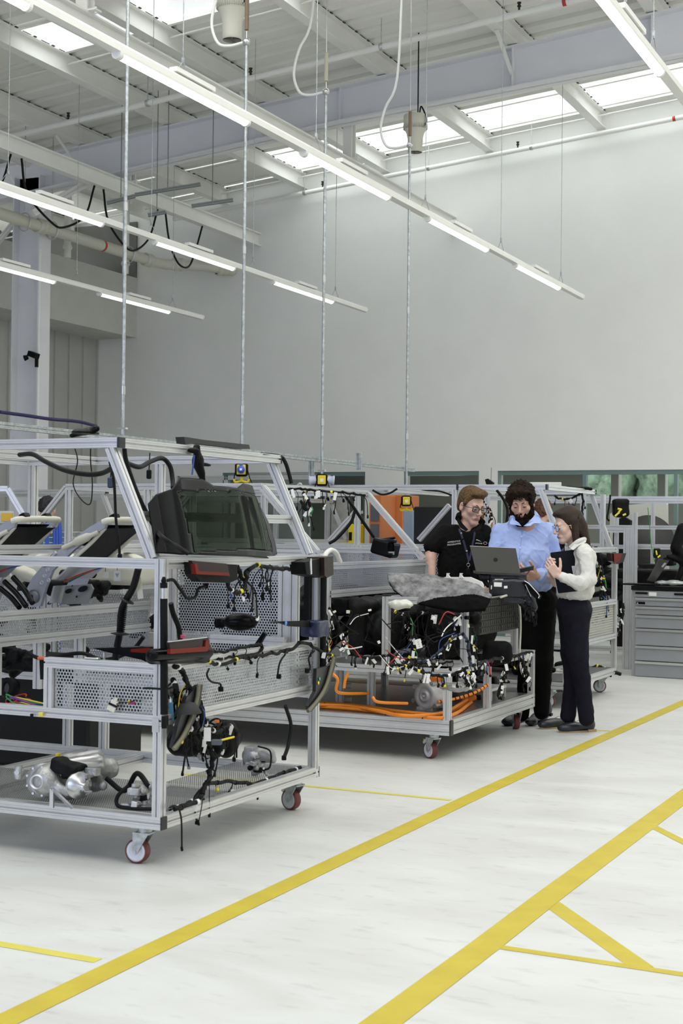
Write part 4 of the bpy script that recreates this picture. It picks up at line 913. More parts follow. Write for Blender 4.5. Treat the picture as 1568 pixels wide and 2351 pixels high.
def mech(t,c,h,n,seed):
    q=random.Random(seed); c=Vector(c); MM=[CASTAL,mat('motor_aluminium',(.62,.62,.63),.42,.3,.08,20),BLK,mat('grey_cast',(.38,.38,.38),.45,.5,.2,25)]
    for k in range(n):
        p=c+Vector((q.uniform(-h[0],h[0]),q.uniform(-h[1],h[1]),q.uniform(0,h[2]))); m_=MM[q.randint(0,3)]; s_=q.uniform(.012,.03); M=Matrix.Rotation(q.choice([0,R(25),R(-40),R(90)]),3,'Z')@Matrix.Rotation(q.uniform(-.3,.3),3,'X')
        if k%3==0: MB().cbox(p,(s_*2.2,s_*1.5,s_*1.2),M,.003).build('housing',m_,t)
        elif k%3==1: MB().lathe([(s_*.5,-s_),(s_,-s_*.9),(s_,s_*.5),(s_*.6,s_*.7),(s_*.6,s_*1.3),(s_*.25,s_*1.4)],p,M@Vector((.3,-1,.1)),16).build('barrel',m_,t)
        else:
            a=M@Vector((s_*1.6,0,0)); MB().tube([p-a,p+a],.006,8).build('pin',ZINC,t)
            MB().cbox(p-a,(.008,.03,.035),M,.002).build('ear',m_,t)
mech(t,p+Vector((-.02,.05,.03)),(.07,.10,.05),6,5)
mech(bpy.data.objects['actuator_gearbox'],PZ(590,1778,.235)+Vector((0,-.03,.02)),(.06,.04,.11),16,6)
mech(bpy.data.objects['brake_actuator'],PZ(320,1858,.235)+Vector((0,.01,.02)),(.05,.03,.09),14,7)
mech(bpy.data.objects['drive_unit'],PZ(105,1842,.235)+Vector((.10,.08,.06)),(.10,.05,.12),16,8)
# small things on the middle deck at far left
t=thing('blower','black blower with open round intake at the left edge','fan',PY(20,1600,6.3)); p=PY(22,1580,6.3)
m=MB(); m.lathe([(.052,-.03),(.056,-.02),(.056,.02),(.03,.026),(.028,.01)],p,(-.25,-.9,.1),28); m.build('scroll',BLK,t); MB().lathe([(0,.014),(.028,.014)],p,(-.25,-.9,.1),20,caps=False).build('intake',mat('dark_intake',(.05,.05,.05),.8),t)
t=thing('wire_coil','coil of multicoloured wires wrapped in black on the left middle deck','wires',PY(55,1625,5.75))
CC=[mat('wire_red',(.45,.03,.02),.5),mat('wire_blue',(.03,.07,.30),.5),mat('wire_yellow',(.6,.5,.03),.5),mat('wire_purple',(.20,.04,.25),.5),mat('wire_green',(.02,.25,.06),.5),CABLE,CABLE]
for k in range(14):
    rr=random.Random(k); c=PY(42+rr.uniform(-14,14),1610+rr.uniform(-8,8),5.75); r_=rr.uniform(.03,.05)
    MB().tube([c+Vector((math.cos(a)*r_*1.3,math.sin(a)*r_*.7,math.sin(a+k)*r_*.5)) for a in np.linspace(0,5,10)]+[PY(100+rr.uniform(-6,6),1622+rr.uniform(-6,6),5.75)],.0038,5,3).build('wire',CC[k%7],t)
for x,y,w_,h_,mt,lab in ((73,1642,.014,.014,BLK,'tiny black plug hanging over the near middle rail'),(94,1640,.02,.018,YELB,'small yellow plug hanging over the near middle rail')):
    tag(MB().cbox(PY(x,y,5.515),(w_,.012,h_),BXF,.002).build('plug',mt,None,loc=PY(x,y,5.515)),lab,'plug')
t=thing('cream_connector','cream moulded connector hanging on the near perforated panel','connector',PY(258,1620,5.51))
m=MB(); M=BXF@Matrix.Rotation(R(25),3,'Y'); p=PY(259,1620,5.52); m.cbox(p+M@Vector((0,0,.016)),(.034,.012,.02),M,.003); m.cbox(p+M@Vector((0,0,-.014)),(.038,.012,.026),M,.003); m.cbox(p+M@Vector((0,0,.03)),(.014,.012,.014),M); m.build('body',mat('cream_tag',(.68,.66,.56),.6),t)
MB().cbox(p+M@Vector((0,-.001,.003)),(.042,.013,.008),M).build('black_band',BLK,t); MB().tube([p+M@Vector((.01,0,.01)),PY(280,1612,5.5),PY(298,1612,5.5),PY(312,1606,5.52)],.002,5,4).build('lead',CABLE,t); MB().cbox(PY(304,1614,5.51),(.026,.014,.014),BXF,.003).build('magenta_plug',mat('magenta_plug',(.22,.02,.10),.45),t); MB().cbox(PY(296,1611,5.51),(.01,.012,.012),BXF).build('yellow_plug',YELB,t)
t=thing('spare_module','black module with orange top standing behind the side panel','module',PY(95,1540,5.8)); m=MB(); m.slab([PY(90,1510,5.8),PY(108,1512,5.8),PY(106,1560,5.8),PY(92,1560,5.8)],.04,(0,1,0)); m.build('case',BLK,t); MB().cbox(PY(95,1511,5.8),(.035,.03,.016),BXF,.004).build('orange_top',mat('rust_orange',(.6,.12,.04),.5),t)
t=thing('remote_key','small silver and black device lying on the near side panel rail','device',(-3.8,yN,.90)); p=PY(212,1516,yN); p.z=.9055; MB().cbox(p,(.075,.026,.011),Matrix.Identity(3),.004).build('body',ZINC,t); MB().cbox(p+Vector((0,0,.0065)),(.05,.02,.002)).build('top',BLK,t)
for x,y in((243,1528),):
    pass
tag(MB().tube([PX(419.5,1465,-3.42),PX(419.5,1458,-3.42)],.011,10).build('pink_bung',mat('pink_rubber',(.75,.10,.22),.5),None,loc=PX(420,1465,-3.42)),'small pink rubber bung on the wide tail lamp','bung')
tag(MB().cbox(PX(435,1700,-3.40),(.001,.001,.001)).build('speck',BLK,None,loc=PX(435,1700,-3.4)),'x','x') if False else None
tag(MB().tube([PY(239,1498,5.60),PY(239,1524,5.60)],.006,8).build('standoff_pin',ZINC,None,loc=PY(239,1524,5.6)),'short steel standoff pin under the black lamp wing','pin')
# dark cabinet under the far side of the cart
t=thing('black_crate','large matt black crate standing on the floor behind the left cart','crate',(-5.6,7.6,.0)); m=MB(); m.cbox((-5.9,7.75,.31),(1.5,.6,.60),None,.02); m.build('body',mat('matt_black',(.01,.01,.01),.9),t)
# ---- seats
def seat(off,label):
    Y=6.15; t=thing('rear_seat',label,'car seat',PY(90,1390,Y)+off,'bare car seats in the left cart'); O=off
    def q(x,y,dy=0): return PY(x,y,Y)+Vector((0,dy,0))+O
    W=.34
    prof=[(62,1350),(66,1392),(92,1392),(104,1350),(120,1310),(170,1262),(215,1228),(240,1212),(246,1196),(230,1196),(205,1210),(150,1250),(105,1290),(75,1325)]
    m=MB(); m.slab([q(*p) for p in prof],.022,(0,1,0)); m.build('side_member',SEATST,t,False)
    m=MB(); m.slab([q(*p)+Vector((0,W,0)) for p in prof],.022,(0,1,0)); m.build('side_member',SEATST,t,False)
    m=MB(); m.tube([q(100,1300,-.004),q(130,1268,-.004)],.010,8); 
    for (x,y,r) in((110,1308,.014),(103,1322,.012),(112,1332,.011),(96,1338,.012)): m.lathe([(r,-.002),(r,.004),(r*.6,.004),(r*.5,0)],q(x,y,-.002),(0,-1,0),14)
    m.build('pressing',mat('seat_steel_light',(.5,.51,.57),.35,.5),t)
    m=MB(); m.lathe([(0,-.012),(.030,-.012),(.036,0),(.036,.02),(0,.02)],q(78,1370,-.01),(0,1,0),24); m.build('recliner',mat('recliner_steel',(.20,.21,.24),.4,.6),t)
    MB().lathe([(0,-.004),(.012,-.004),(.012,.004),(0,.004)],q(78,1370,-.026),(0,1,0),14).build('recliner_hub',BLK,t)
    # back shell, cross head and headrest guides
    m=MB(); m.slab([q(118,1330,.03),q(150,1300,.03),q(150,1300,W),q(118,1330,W)],.01,(1,0,-.3)); m.slab([q(104,1386,.03),q(114,1346,.03),q(114,1346,W),q(104,1386,W)],.012,(1,0,.2)); m.build('lower_back_panel',SEATST,t)
    for a,b in((q(108,1352,.12),0),(q(108,1352,.24),0)): pass
    m=MB(); m.tube([q(236,1199),q(250,1194,.03),q(252,1193,W-.03),q(240,1199,W)],.016,10,4); m.build('head_tube',CREAM,t)
    m=MB(); m.slab([q(150,1290,.025),q(238,1216,.025),q(238,1216,W),q(150,1290,W)],.012,(1,0,.8)); m.build('back_shell',BLK,t)
    for w_ in(.02,W): MB().tube([q(152,1292,w_),q(200,1250,w_),q(236,1212,w_)],.011,8,4).build('back_rim',CREAM,t)
    m=MB(); m.slab([q(178,1250,.04),q(236,1205,.04),q(236,1205,W-.03),q(178,1250,W-.03)],.01,(-1,0,-1)); m.build('back_cavity',BLK,t)
    for dy in(.06,.24):
        MB().cbox(q(247,1187,dy),(.04,.05,.028),Matrix.Rotation(R(-25),3,'Y'),.006).build('headrest_guide',GLOSSB,t)
    m=MB(); m.tube([q(150,1258,-.02),q(190,1240,-.02),q(226,1222,.0)],[.012,.022,.012],8,5); m.build('side_wing',BEIGEP,t)
    for k,c in enumerate((CC[0],CC[4],CC[1])): MB().tube([q(120,1338,.1+.02*k),q(140,1325,.12+.02*k),q(165,1310,.2),q(190,1300,.26)],.004,5,4).build('wire',c,t)
    return t
seat(Vector((0,0,0)),'bare silver car seat back frame leaning right, nearer the near pillar')
seat(Vector((-.41,-.19,.0)),'bare silver car seat back frame cut by the left edge')
for i,(x,y) in enumerate(((80,1255),(135,1235),(20,1262),(285,1262))):
    p=PY(x,y,6.9); p.z=1.24
    t=thing('bench_cushion',['cream seat base behind the belt rail at left','cream seat base beside the far belt rail','cream seat base at the left edge','cream seat base behind the near pillar'][i],'car seat',p,'cream seat bases in the left cart')
    sdf_obj('shell',[('b',p+Vector((0,0,.0)),(.17,.12,.06),.03,0),('e',p+Vector((.0,-.02,.07)),(.14,.1,.05),.04),('-e',p+Vector((.02,-.1,.08)),(.10,.05,.04),.02)],p-Vector((.22,.18,.1)),p+Vector((.22,.18,.16)),.012,CREAM,t)

# ---- darker interior of the left cart: trim, bases and hoses behind the bulkhead
dark_clutter('seat_mechanism','black seat mechanism and tubes behind the bulkhead at the left edge','seat part',(-5.35,6.3,.98),(.28,.3,.16),26,61,BLK,.014)
dark_clutter('trim_stack','black trim pieces piled behind the bulkhead inside the near belt rail','trim',(-4.75,6.75,1.16),(.22,.2,.09),20,62,BLK,.012)
dark_clutter('trim_stack','low heap of black parts on the middle deck behind the side panel','trim',(-4.9,6.6,.76),(.3,.3,.08),22,63,BLK,.013)
t=thing('pressed_panel','grey pressed steel panel with oval holes behind the bulkhead','seat part',PY(175,1390,6.2))
P_=[PY(140,1388,6.25),PY(200,1386,6.25),PY(214,1352,6.25),PY(208,1341,6.25),PY(150,1345,6.25)]
MB().slab(P_,.01,(0,1,0)).build('panel',mat('pressed_grey',(.22,.22,.21),.4,.4),t)
for x,y,a_,b_ in((157,1357,.022,.012),(190,1352,.03,.015),(176,1370,.006,.006),(166,1345,.006,.003)):
    MB().add([PY(x,y,6.236)+Vector((a_*math.cos(k),0,b_*math.sin(k)+.4*a_*math.cos(k)*.6)) for k in np.linspace(0,6.28,17)[:-1]],[tuple(range(16))]).build('oval_hole',BLK,t)
for k,(a_,b_) in enumerate((((10,1335),(60,1392)),((30,1325),(75,1385)),((0,1350),(45,1395)))):
    loopcable('seat_tube',['upper black seat tube at the left edge above the bulkhead','middle black seat tube at the left edge above the bulkhead','lower black seat tube at the left edge above the bulkhead'][k],[PY(*a_,6.0),PY((a_[0]+b_[0])/2+4,(a_[1]+b_[1])/2,5.98),PY(*b_,5.95)],.014,GLOSSB,'tube')
t=thing('cream_cover','crumpled cream plastic cover behind the left seat','cover',PY(60,1325,6.4)); p=PY(62,1318,6.4)
sdf_obj('cover',[('e',p,(.11,.06,.035),np.array(Matrix.Rotation(R(25),3,'Y')),0),('f',lambda P,d:d+.012*_vnoise(P,30,4),0)],p-Vector((.17,.14,.12)),p+Vector((.17,.14,.12)),.009,CREAM,t)
loopcable('deck_hose','black hose looping below the bulkhead on the middle deck',[PY(60,1498,5.9),PY(95,1512,5.9),PY(140,1505,5.95),PY(190,1500,5.95),PY(240,1515,5.9),PY(300,1495,5.9),PY(330,1462,5.9)],.010)
loopcable('post_hose','thick ribbed black hose running down behind the near black strut',[PX(392,1385,-3.7),PX(398,1410,-3.7),PX(410,1440,-3.7),PX(414,1475,-3.7)],.013)
loom('thick black wiring loom standing beside the curved near trim blade',[PX(*q,-3.43) for q in((398,1560),(405,1590),(412,1620),(425,1650),(440,1680),(455,1705))],.016,22,(.04,.16),ntag=3,seed=71)
loom('black wiring loom around the rubber boot below the lamp',[PX(*q,-3.41) for q in((440,1580),(452,1600),(462,1625),(470,1660),(500,1680),(530,1665),(545,1690))],.012,18,(.03,.14),ntag=2,seed=72)
p=PX(430,1655,-3.48); dark_clutter('body_bracket','black moulded bracket cluster behind the near trim blade','bracket',p,(.05,.10,.11),18,73,BLK,.009,None,(.015,.03))
# ================================================================ SECOND CART (car front) AND ITS LOAD
def PPl(x,y,p0,n): d=_ray(x,y); n=Vector(n); return CAM+d*((Vector(p0)-CAM).dot(n)/d.dot(n))
Y2,Yf2,X2=8.95,10.77,-3.39; y2,yf2,x2=Y2+H_,Yf2-H_,X2-H_
c2=base_cart('aluminium car front cart in the middle with orange cables on its deck',Y2,Yf2,X2,-7.0,.219,.098,2)
MB().box((-7.0,Y2+.045,.262),(X2-.045,Yf2-.045,.272)).build('deck_plate',ALUD,c2)
C(c2,(X2+.006,y2,.219),(.012,.046,.098))
for (x,y) in((x2,y2),(x2,yf2),(-3.41,9.74),(-4.37,9.37),(-4.107,9.32),(-5.2,9.0),(-4.6,10.7)): B(c2,'post',(x,y,.268),(x,y,.556))
B(c2,'rail',(-7,y2,.578),(X2,y2,.578)); B(c2,'rail',(-7,yf2,.578),(X2,yf2,.578)); B(c2,'rail',(x2,y2+H_,.578),(x2,yf2-H_,.578)); B(c2,'rail',(-4.9,9.62,.578),(x2-H_,9.62,.578)); B(c2,'rail',(-4.4,y2+H_,.578),(-4.4,yf2-H_,.578))
MB().box((-7,Y2+.045,.594),(-3.75,Yf2-.045,.600)).build('tier_plate',ALUD,c2)
q=PX(1181,1483,-3.44)
for (x,y,z) in((-3.85,y2,1.06),(-3.435,9.34,1.08),(-3.44,q.y,1.02),(-4.2,yf2,1.06)): B(c2,'post',(x,y,.6),(x,y,z))
C(c2,(-3.85,y2,1.067),(.047,.047,.014)); B(c2,'rail',(-3.827,y2,1.037),(-3.63,y2,1.037)); B(c2,'rail',(-3.85,y2+H_,1.037),(-3.85,10.2,1.037)); B(c2,'rail',(-3.46,9.36,1.03),(-3.46,q.y,1.03))
# windscreen frame
for y in(y2,yf2):
    B(c2,'roof_rail',(-6.42,y,1.79),(-4.787,y,1.79)); B(c2,'pillar',(-4.79,y,1.785),(-4.30,y,1.272),up=(0,1,0)); B(c2,'belt_rail',(-7,y,1.335),(-4.33,y,1.335)); B(c2,'brace',(-6.42,y,1.785),(-6.83,y,1.35),up=(0,1,0)); B(c2,'roof_post',(-6.40,y,1.357),(-6.40,y,1.77)); B(c2,'roof_post',(-5.72,y,1.357),(-5.72,y,1.77))
for X in(-4.80,-6.38): B(c2,'roof_rail',(X,y2+H_,1.79),(X,yf2-H_,1.79))
for z in(1.25,1.06): B(c2,'bulkhead_rail',(-4.29,y2-.0,z),(-4.29,yf2+.0,z))
for y in(y2,yf2): B(c2,'bulkhead_post',(-4.29,y,.6),(-4.29,y,1.23))
sheet('perforated_panel',[(-4.28,y2+H_,1.08),(-4.28,yf2-H_,1.08),(-4.28,yf2-H_,1.23),(-4.28,y2+H_,1.23)],PERF,c2)
sheet('perforated_panel',[(-7,yf2,1.0),(-4.33,yf2,1.0),(-4.33,yf2,1.31),(-7,yf2,1.31)],PERF,c2)
caster(c2,-3.53,Y2+.09,R(150),True); caster(c2,-3.50,Yf2-.09,R(120)); caster(c2,-6.8,Y2+.09,R(190)); caster(c2,-6.8,Yf2-.09,R(170)); caster(c2,-5.2,Y2+.09,R(190))
# bonnet liner
n_=(-FW*.62+UP*.78).normalized(); p0=PD(1005,1360,9.75)
t=thing('bonnet_liner','long grey and black felt bonnet liner lying across the middle cart','car panel',p0)
out=[(891,1319),(940,1319),(1000,1325),(1060,1334),(1098,1344),(1127,1369),(1120,1386),(1113,1401),(1085,1403),(1030,1399),(975,1391),(930,1374),(905,1352),(894,1336)]
P=[PPl(x,y,p0,n_) for x,y in out]
cc=sum(P,Vector())/len(P)
rx_=RX; uu=(n_.cross(RX)).normalized()
def liner_f(lo):
    Q=np.array([[ (p-cc).dot(rx_),(p-cc).dot(uu)] for p in P])
    def f(Pg,d):
        q=Pg-np.array(cc); u=q@np.array(rx_); v=q@np.array(uu); w_=q@np.array(n_)
        dd=np.full(u.shape,1e9); ins=np.zeros(u.shape,bool); n=len(Q)
        for i in range(n):
            a=Q[i];b=Q[(i+1)%n]; e=b-a; wx=u-a[0]; wy=v-a[1]; tt=np.clip((wx*e[0]+wy*e[1])/(e@e),0,1); dd=np.minimum(dd,np.hypot(wx-e[0]*tt,wy-e[1]*tt))
            c_=((a[1]>v)!=(b[1]>v))&(u<(b[0]-a[0])*(v-a[1])/(b[1]-a[1]+1e-12)+a[0]); ins^=c_
        s=np.where(ins,-dd,dd); th=.018+.022*np.clip(-s/.06,0,1)
        z=np.abs(w_+.004*np.sin(u*22)-.006*_vnoise(Pg,26,2))-th*.5
        return np.maximum(s,z)-.004+.003*_vnoise(Pg,75,4)
    return f
def lcol(c):
    q=c-np.array(cc); w_=q@np.array(n_); u=q@np.array(rx_); v=q@np.array(uu)
    return ((w_>.0)&(v>-.075+.03*np.sin(u*9)-.10*np.clip(-u-.05,0,1)+.14*np.clip(-u-.16,0,1)*2)).astype(int)
FELT=mat('grey_felt',(.17,.17,.17),.85,0,.0,14,.5,40,colb=None)
FELT=mat('grey_felt_mottled',(.27,.27,.275),.9,0,.7,14,.6,50,colb=(.06,.06,.06))
sdf_obj('liner',[('e',cc,(1,1,1),0),('f',liner_f(0),0)],cc-Vector((.42,.42,.18)),cc+Vector((.42,.42,.18)),.0065,[mat('black_felt',(.004,.004,.004),.95,spec=.08),FELT],t,lcol)
# grille shutter block
t=thing('grille_shutter','black slatted grille block hanging at the front corner of the middle cart','car part',PX(1150,1450,-3.36))
g=[PX(1106,1376,-3.36),PX(1196,1368,-3.36),PX(1199,1443,-3.36),PX(1107,1457,-3.36)]
ya,yb=g[0].y,g[1].y; z1,z0=g[0].z,g[3].z
z1=(g[0].z+g[1].z)/2; z0=(g[2].z+g[3].z)/2
MB().box((-3.46,ya,z0),(-3.375,yb,z1)).build('frame',mat('dark_grille',(.022,.021,.019),.5),t)
for j in range(2):
    for i in range(5):
        a=ya+.012+(yb-ya-.02)*j/2; b=a+(yb-ya-.045)/2; c=z0+.012+(z1-z0-.015)*i/5; d=c+(z1-z0)/5-.014
        m=MB(); m.box((-3.376,a,c),(-3.366,b,d)); 
        for k in range(9): m.box((-3.368,a+(b-a)*k/9+.002,c+.004),(-3.362,a+(b-a)*k/9+.005,d-.004))
        m.build('vane',mat('dark_vane',(.030,.028,.025),.5),t)
m=MB(); m.tube([(-3.37,ya,z1+.006),(-3.37,yb-.06,z1+.008)],.006,6); m.build('top_strip',mat('grey_strip',(.3,.3,.27),.4,.4),t)
loopcable('white_hose','white hose arching over the grille block and looping down at the far corner',[PX(1150,1371,-3.35),PX(1170,1366,-3.34),PX(1185,1372,-3.33),PX(1193,1395,-3.33),PX(1195,1440,-3.33),PX(1193,1500,-3.33),PX(1196,1535,-3.33),PX(1203,1552,-3.33),PX(1212,1545,-3.34),PX(1213,1525,-3.35)],.0085,CREAM)
t=thing('horn','round black horn beside the grille block','horn',PX(1088,1430,-3.4))
m=MB(); m.lathe([(0,-.02),(.045,-.018),(.05,0),(.045,.016),(.02,.02),(.018,.035),(0,.036)],PX(1090,1418,-3.40),(-.3,-.9,.1),22); m.build('body',BLK,t); MB().lathe([(0,0),(.014,0),(.012,.03),(0,.03)],PX(1076,1418,-3.40),(-.6,-.8,0),12).build('hub',GLOSSB,t)
# hvac / radiator pack under the laptop
p=PD(1172,1360,10.45)
t=thing('cooling_pack','black moulded module with white labels holding up the open laptop','car part',p-Vector((0,0,.1)))
Bt=BXF
sdf_obj('case',[('b',PD(1165,1350,10.5),(.125,.09,.065),.02,Bt,0),('b',PD(1165,1325,10.6),(.13,.08,.03),.012,Bt,.01),('b',PD(1135,1325,10.6),(.10,.03,.02),.008,Bt,.01),('c',PD(1105,1322,10.6),PD(1120,1345,10.6),.02,.014,.01),('c',PD(1205,1350,10.55),PD(1225,1395,10.5),.05,.03,.03),('c',PD(1200,1385,10.5),PD(1222,1410,10.5),.03,.018,.02),('b',PD(1165,1378,10.5),(.11,.07,.02),.01,Bt,.01),('-c',PD(1140,1345,10.35),PD(1190,1345,10.35),.018,.018,.006),('f',lambda P,d:d+.003*_vnoise(P,60,1),0)],p-Vector((.26,.26,.2)),p+Vector((.28,.28,.16)),.0065,mat('navy_black_plastic',(.012,.014,.022),.35),t)
def plate(name,px0,py0,px1,py1,D,m,par,rot=0):
    a=PD((px0+px1)/2,(py0+py1)/2,D); return MB().cbox(a,((px1-px0)*D/FPX,.002,(py1-py0)*D/FPX),BXF@Matrix.Rotation(rot,3,'Y')).build(name,m,par)
lb=plate('white_label',1134,1337,1152,1347,10.36,TAGW,t,R(2)); plate('white_label',1157,1345,1165,1351,10.36,TAGW,t,R(-4)); plate('white_label',1136,1329.5,1155,1332,10.42,TAGW,t,0); plate('white_label',1127,1344,1129.5,1353,10.38,TAGW,t,R(4))
t=thing('headlamp','black headlamp frame with bright edge at the far corner of the middle cart','car lamp',PD(1225,1372,10.4))
m=MB(); m.slab([PD(1198,1338,10.4),PD(1206,1335,10.4),PD(1224,1352,10.4),PD(1238,1368,10.4),PD(1236,1376,10.4),PD(1226,1372,10.4)],.05,(0,1,0)); m.build('frame',GLOSSB,t)
m=MB(); m.tube([PD(1204,1334,10.39),PD(1214,1340,10.39),PD(1225,1352,10.39),PD(1237,1366,10.39),PD(1236,1373,10.39)],.004,6,4); m.build('bright_edge',CHROME,t); MB().tube([PD(1206,1342,10.38),PD(1219,1370,10.38)],.003,6).build('bright_edge',CHROME,t)
loom('short black looms hanging off the black module at the far corner',[PD(x,y,10.4) for x,y in((1205,1385),(1215,1390),(1222,1400),(1228,1395))],.012,12,(.03,.12),ntag=0,colours=False,seed=2)
# laptop
t=thing('laptop','open grey laptop standing on the black module before the three people','laptop',PD(1140,1317,10.6))
L=[PD(1079,1253.5,10.62),PD(1184,1258.5,10.62),PD(1195,1317,10.5),PD(1093,1312,10.5)]
LAPM=mat('laptop_grey',(.030,.030,.027),.45,.1,spec=.3)
nL=(L[1]-L[0]).cross(L[3]-L[0]).normalized()
if nL.dot(FW)>0: nL=-nL
m=MB(); m.slab(L,.006,-nL); lid=m.build('lid',LAPM,t)
m=MB(); m.slab([L[0]-nL*.0065,L[1]-nL*.0065,L[2]-nL*.0065,L[3]-nL*.0065],.001,-nL); m.build('screen',BLK,lid)
m=MB(); m.tube([L[0]-nL*.003,L[1]-nL*.003],.0035,6); m.build('lid_edge',mat('laptop_edge',(.45,.45,.43),.35,.6),lid)
bk=Vector((FW.x,FW.y,0)).normalized()
m=MB(); a=L[3]; b=L[2]; m.slab([a,b,b+bk*.235,a+bk*.235],.016,(0,0,-1)); m.build('base',mat('laptop_dark',(.05,.05,.05),.4,.3),t)
lc=(L[0]+L[1]+L[2]+L[3])/4+nL*.0008; xd=(L[1]-L[0]).normalized(); yd=(L[0]-L[3]).normalized()
m=MB(); m.lathe([(.0145,0),(.0165,0),(.0165,.0006),(.0145,.0006)],lc,nL,26); m.build('logo_ring',BLK,lid); text_mesh('logo_letters','DELL',.0115,BLK,lid,lc,xd,yd)
# white inner panel with lugs
p=PD(1065,1330,10.2)
t=thing('slam_panel','white moulded panel with two upright lugs behind the bonnet liner','car panel',p)
WPL=mat('white_plastic',(.72,.72,.69),.4)
MB().slab([PD(x,y,10.2) for x,y in((1014,1331),(1020,1325),(1050,1325),(1078,1325),(1092,1331),(1104,1336),(1108,1343),(1108,1362),(1098,1350),(1085,1342),(1050,1334),(1014,1334))],.03,(0,1,0)).build('panel',WPL,t)
for x in(1028,1058): MB().slab([PD(x-5,1327,10.19),PD(x-3,1320,10.19),PD(x-3,1316,10.19),PD(x+3,1316,10.19),PD(x+1,1320,10.19),PD(x+6,1327,10.19)],.018,(0,1,0)).build('lug',WPL,t)
# firewall insulation and bay clutter (black)
p=PD(800,1448,10.0)
t=thing('dash_insulation','large black moulded bulkhead insulation on the upper tier of the middle cart','insulation',p-Vector((0,0,.2)))
sdf_obj('shell',[('b',(-4.16,9.85,.83),(.05,.72,.20),.05,0),('e',(-4.05,9.45,.80),(.12,.22,.18),.05),('e',(-4.05,10.1,.82),(.14,.26,.17),.05),('e',(-3.98,9.8,.9),(.1,.16,.1),.05),('c',(-4.1,9.2,.98),(-4.05,10.5,1.02),.04,.05,.04),('-e',(-3.95,9.62,.76),(.05,.08,.08),.02),('f',lambda P,d:d+.014*_vnoise(P,24,2)+.005*_vnoise(P,70,3),0)],(-4.32,8.99,.6),(-3.80,10.74,1.12),.014,BLK,t)
t=thing('front_structure','black moulded front structure with radiator behind the bonnet liner','car part',(-3.7,9.9,.6))
sdf_obj('shell',[('b',(-3.72,9.95,.80),(.08,.45,.19),.04,0),('e',(-3.66,9.7,.78),(.12,.2,.16),.05),('e',(-3.62,10.2,.76),(.1,.2,.13),.05),('c',(-3.75,9.5,.95),(-3.7,10.5,.98),.04,.04,.04),('-e',(-3.6,9.92,.8),(.06,.1,.09),.02),('f',lambda P,d:d+.012*_vnoise(P,28,5)+.005*_vnoise(P,80,3),0)],(-3.9,9.42,.6),(-3.47,10.55,1.05),.012,BLK,t)
t=thing('wheelarch_liner','smooth black wheel arch pod on the upper tier near the far corner','car part',PD(1145,1515,10.2))
sdf_obj('pod',[('b',PD(1142,1495,10.2),(.10,.08,.07),.05,Bt,0),('c',PD(1125,1515,10.2),PD(1160,1510,10.2),.05,.04,.04)],PD(1142,1492,10.2)-Vector((.2,.2,.12)),PD(1142,1492,10.2)+Vector((.2,.2,.13)),.009,FOAM,t)
# clutter of looms
def lm(lab,pts,D,r,nb,L,nt,sd,**k): return loom(lab,[PD(x,y,D) if len(q)==2 else PD(x,y,q[2]) for q in pts for x,y in (q[:2],)],r,nb,L,ntag=nt,seed=sd,**k)
lm('white and black wiring loom spilling over the upper left tier of the middle cart',[(755,1395),(775,1430),(790,1470),(810,1500),(850,1510),(895,1505),(925,1515)],9.6,.012,20,(.03,.12),10,21)
lm('wiring loom with a large white card tag hanging in the middle bay',[(935,1405),(950,1440),(955,1480),(940,1510),(925,1538)],9.35,.010,12,(.04,.14),3,22)
lm('blue taped wiring loom arching between the bay and the corner post',[(960,1520),(985,1515),(1010,1495),(1035,1470),(1058,1455),(1072,1470),(1078,1505),(1080,1530)],9.25,.012,10,(.05,.12),3,23,mt=mat('blue_black_tape',(.02,.03,.06),.45))
lm('black wiring loom wrapped along the front upper rail',[(950,1535),(985,1548),(1020,1552),(1050,1545),(1075,1533)],9.0,.012,12,(.02,.08),4,24)
lm('bundle of black looms lying along the right upper rail to the far corner',[(1085,1528,9.4),(1110,1520,9.6),(1140,1512,10.0),(1180,1505,10.4),(1222,1498,10.9)],9.4,.014,22,(.02,.10),5,25)
lm('cluster of white tagged plugs hanging off the front right corner rail',[(1060,1535),(1075,1545),(1088,1552),(1080,1562)],9.2,.010,14,(.02,.09),9,26)
lm('black loom with white labels hanging below the right upper rail',[(1160,1520),(1158,1545),(1150,1570),(1143,1598)],9.9,.011,9,(.03,.07),3,27)
lm('loom hanging behind the far corner post of the middle cart',[(1200,1515),(1205,1535),(1212,1550),(1208,1570)],10.2,.012,10,(.02,.07),2,28)
lm('black loom dangling behind the bonnet liner',[(900,1400),(925,1410),(960,1405),(990,1410),(1030,1412),(1060,1420)],9.7,.012,16,(.04,.16),6,29)
lm('wiring loom draped over the left windscreen crossbar',[(650,1125),(690,1122),(720,1126),(760,1128),(800,1132),(840,1137)],9.0+1.0,.010,16,(.04,.16),6,31)
lm('thick loom knotted at the left end of the windscreen crossbar',[(695,1130),(705,1145),(715,1165),(702,1170),(690,1150)],9.7,.013,9,(.05,.15),3,32)
lm('loom with red and grey plugs behind the two tone panel at left of the bay',[(745,1400),(752,1440),(748,1480),(762,1520)],9.3,.009,14,(.03,.09),4,33)
lm('tangled loom lying on the middle cart plate by the tall post',[(895,1530),(915,1525),(940,1530),(965,1522),(1000,1525),(1040,1518)],9.3,.009,14,(.01,.05),5,34)
lm('loom cluster under the bonnet liner beside the tall corner post',[(1085,1440),(1092,1470),(1088,1495),(1095,1520)],9.45,.011,10,(.03,.09),5,35)
rr=random.Random(77)
t=thing('wiring_loom','loose fine coloured wires strung through the middle cart bay','wiring',(-3.8,9.6,.62))
WCs=[CABLE,CABLE,mat('wire_red',(.45,.03,.02),.5),mat('wire_blue',(.03,.07,.30),.5),CABLE,TAGW,CABLE]
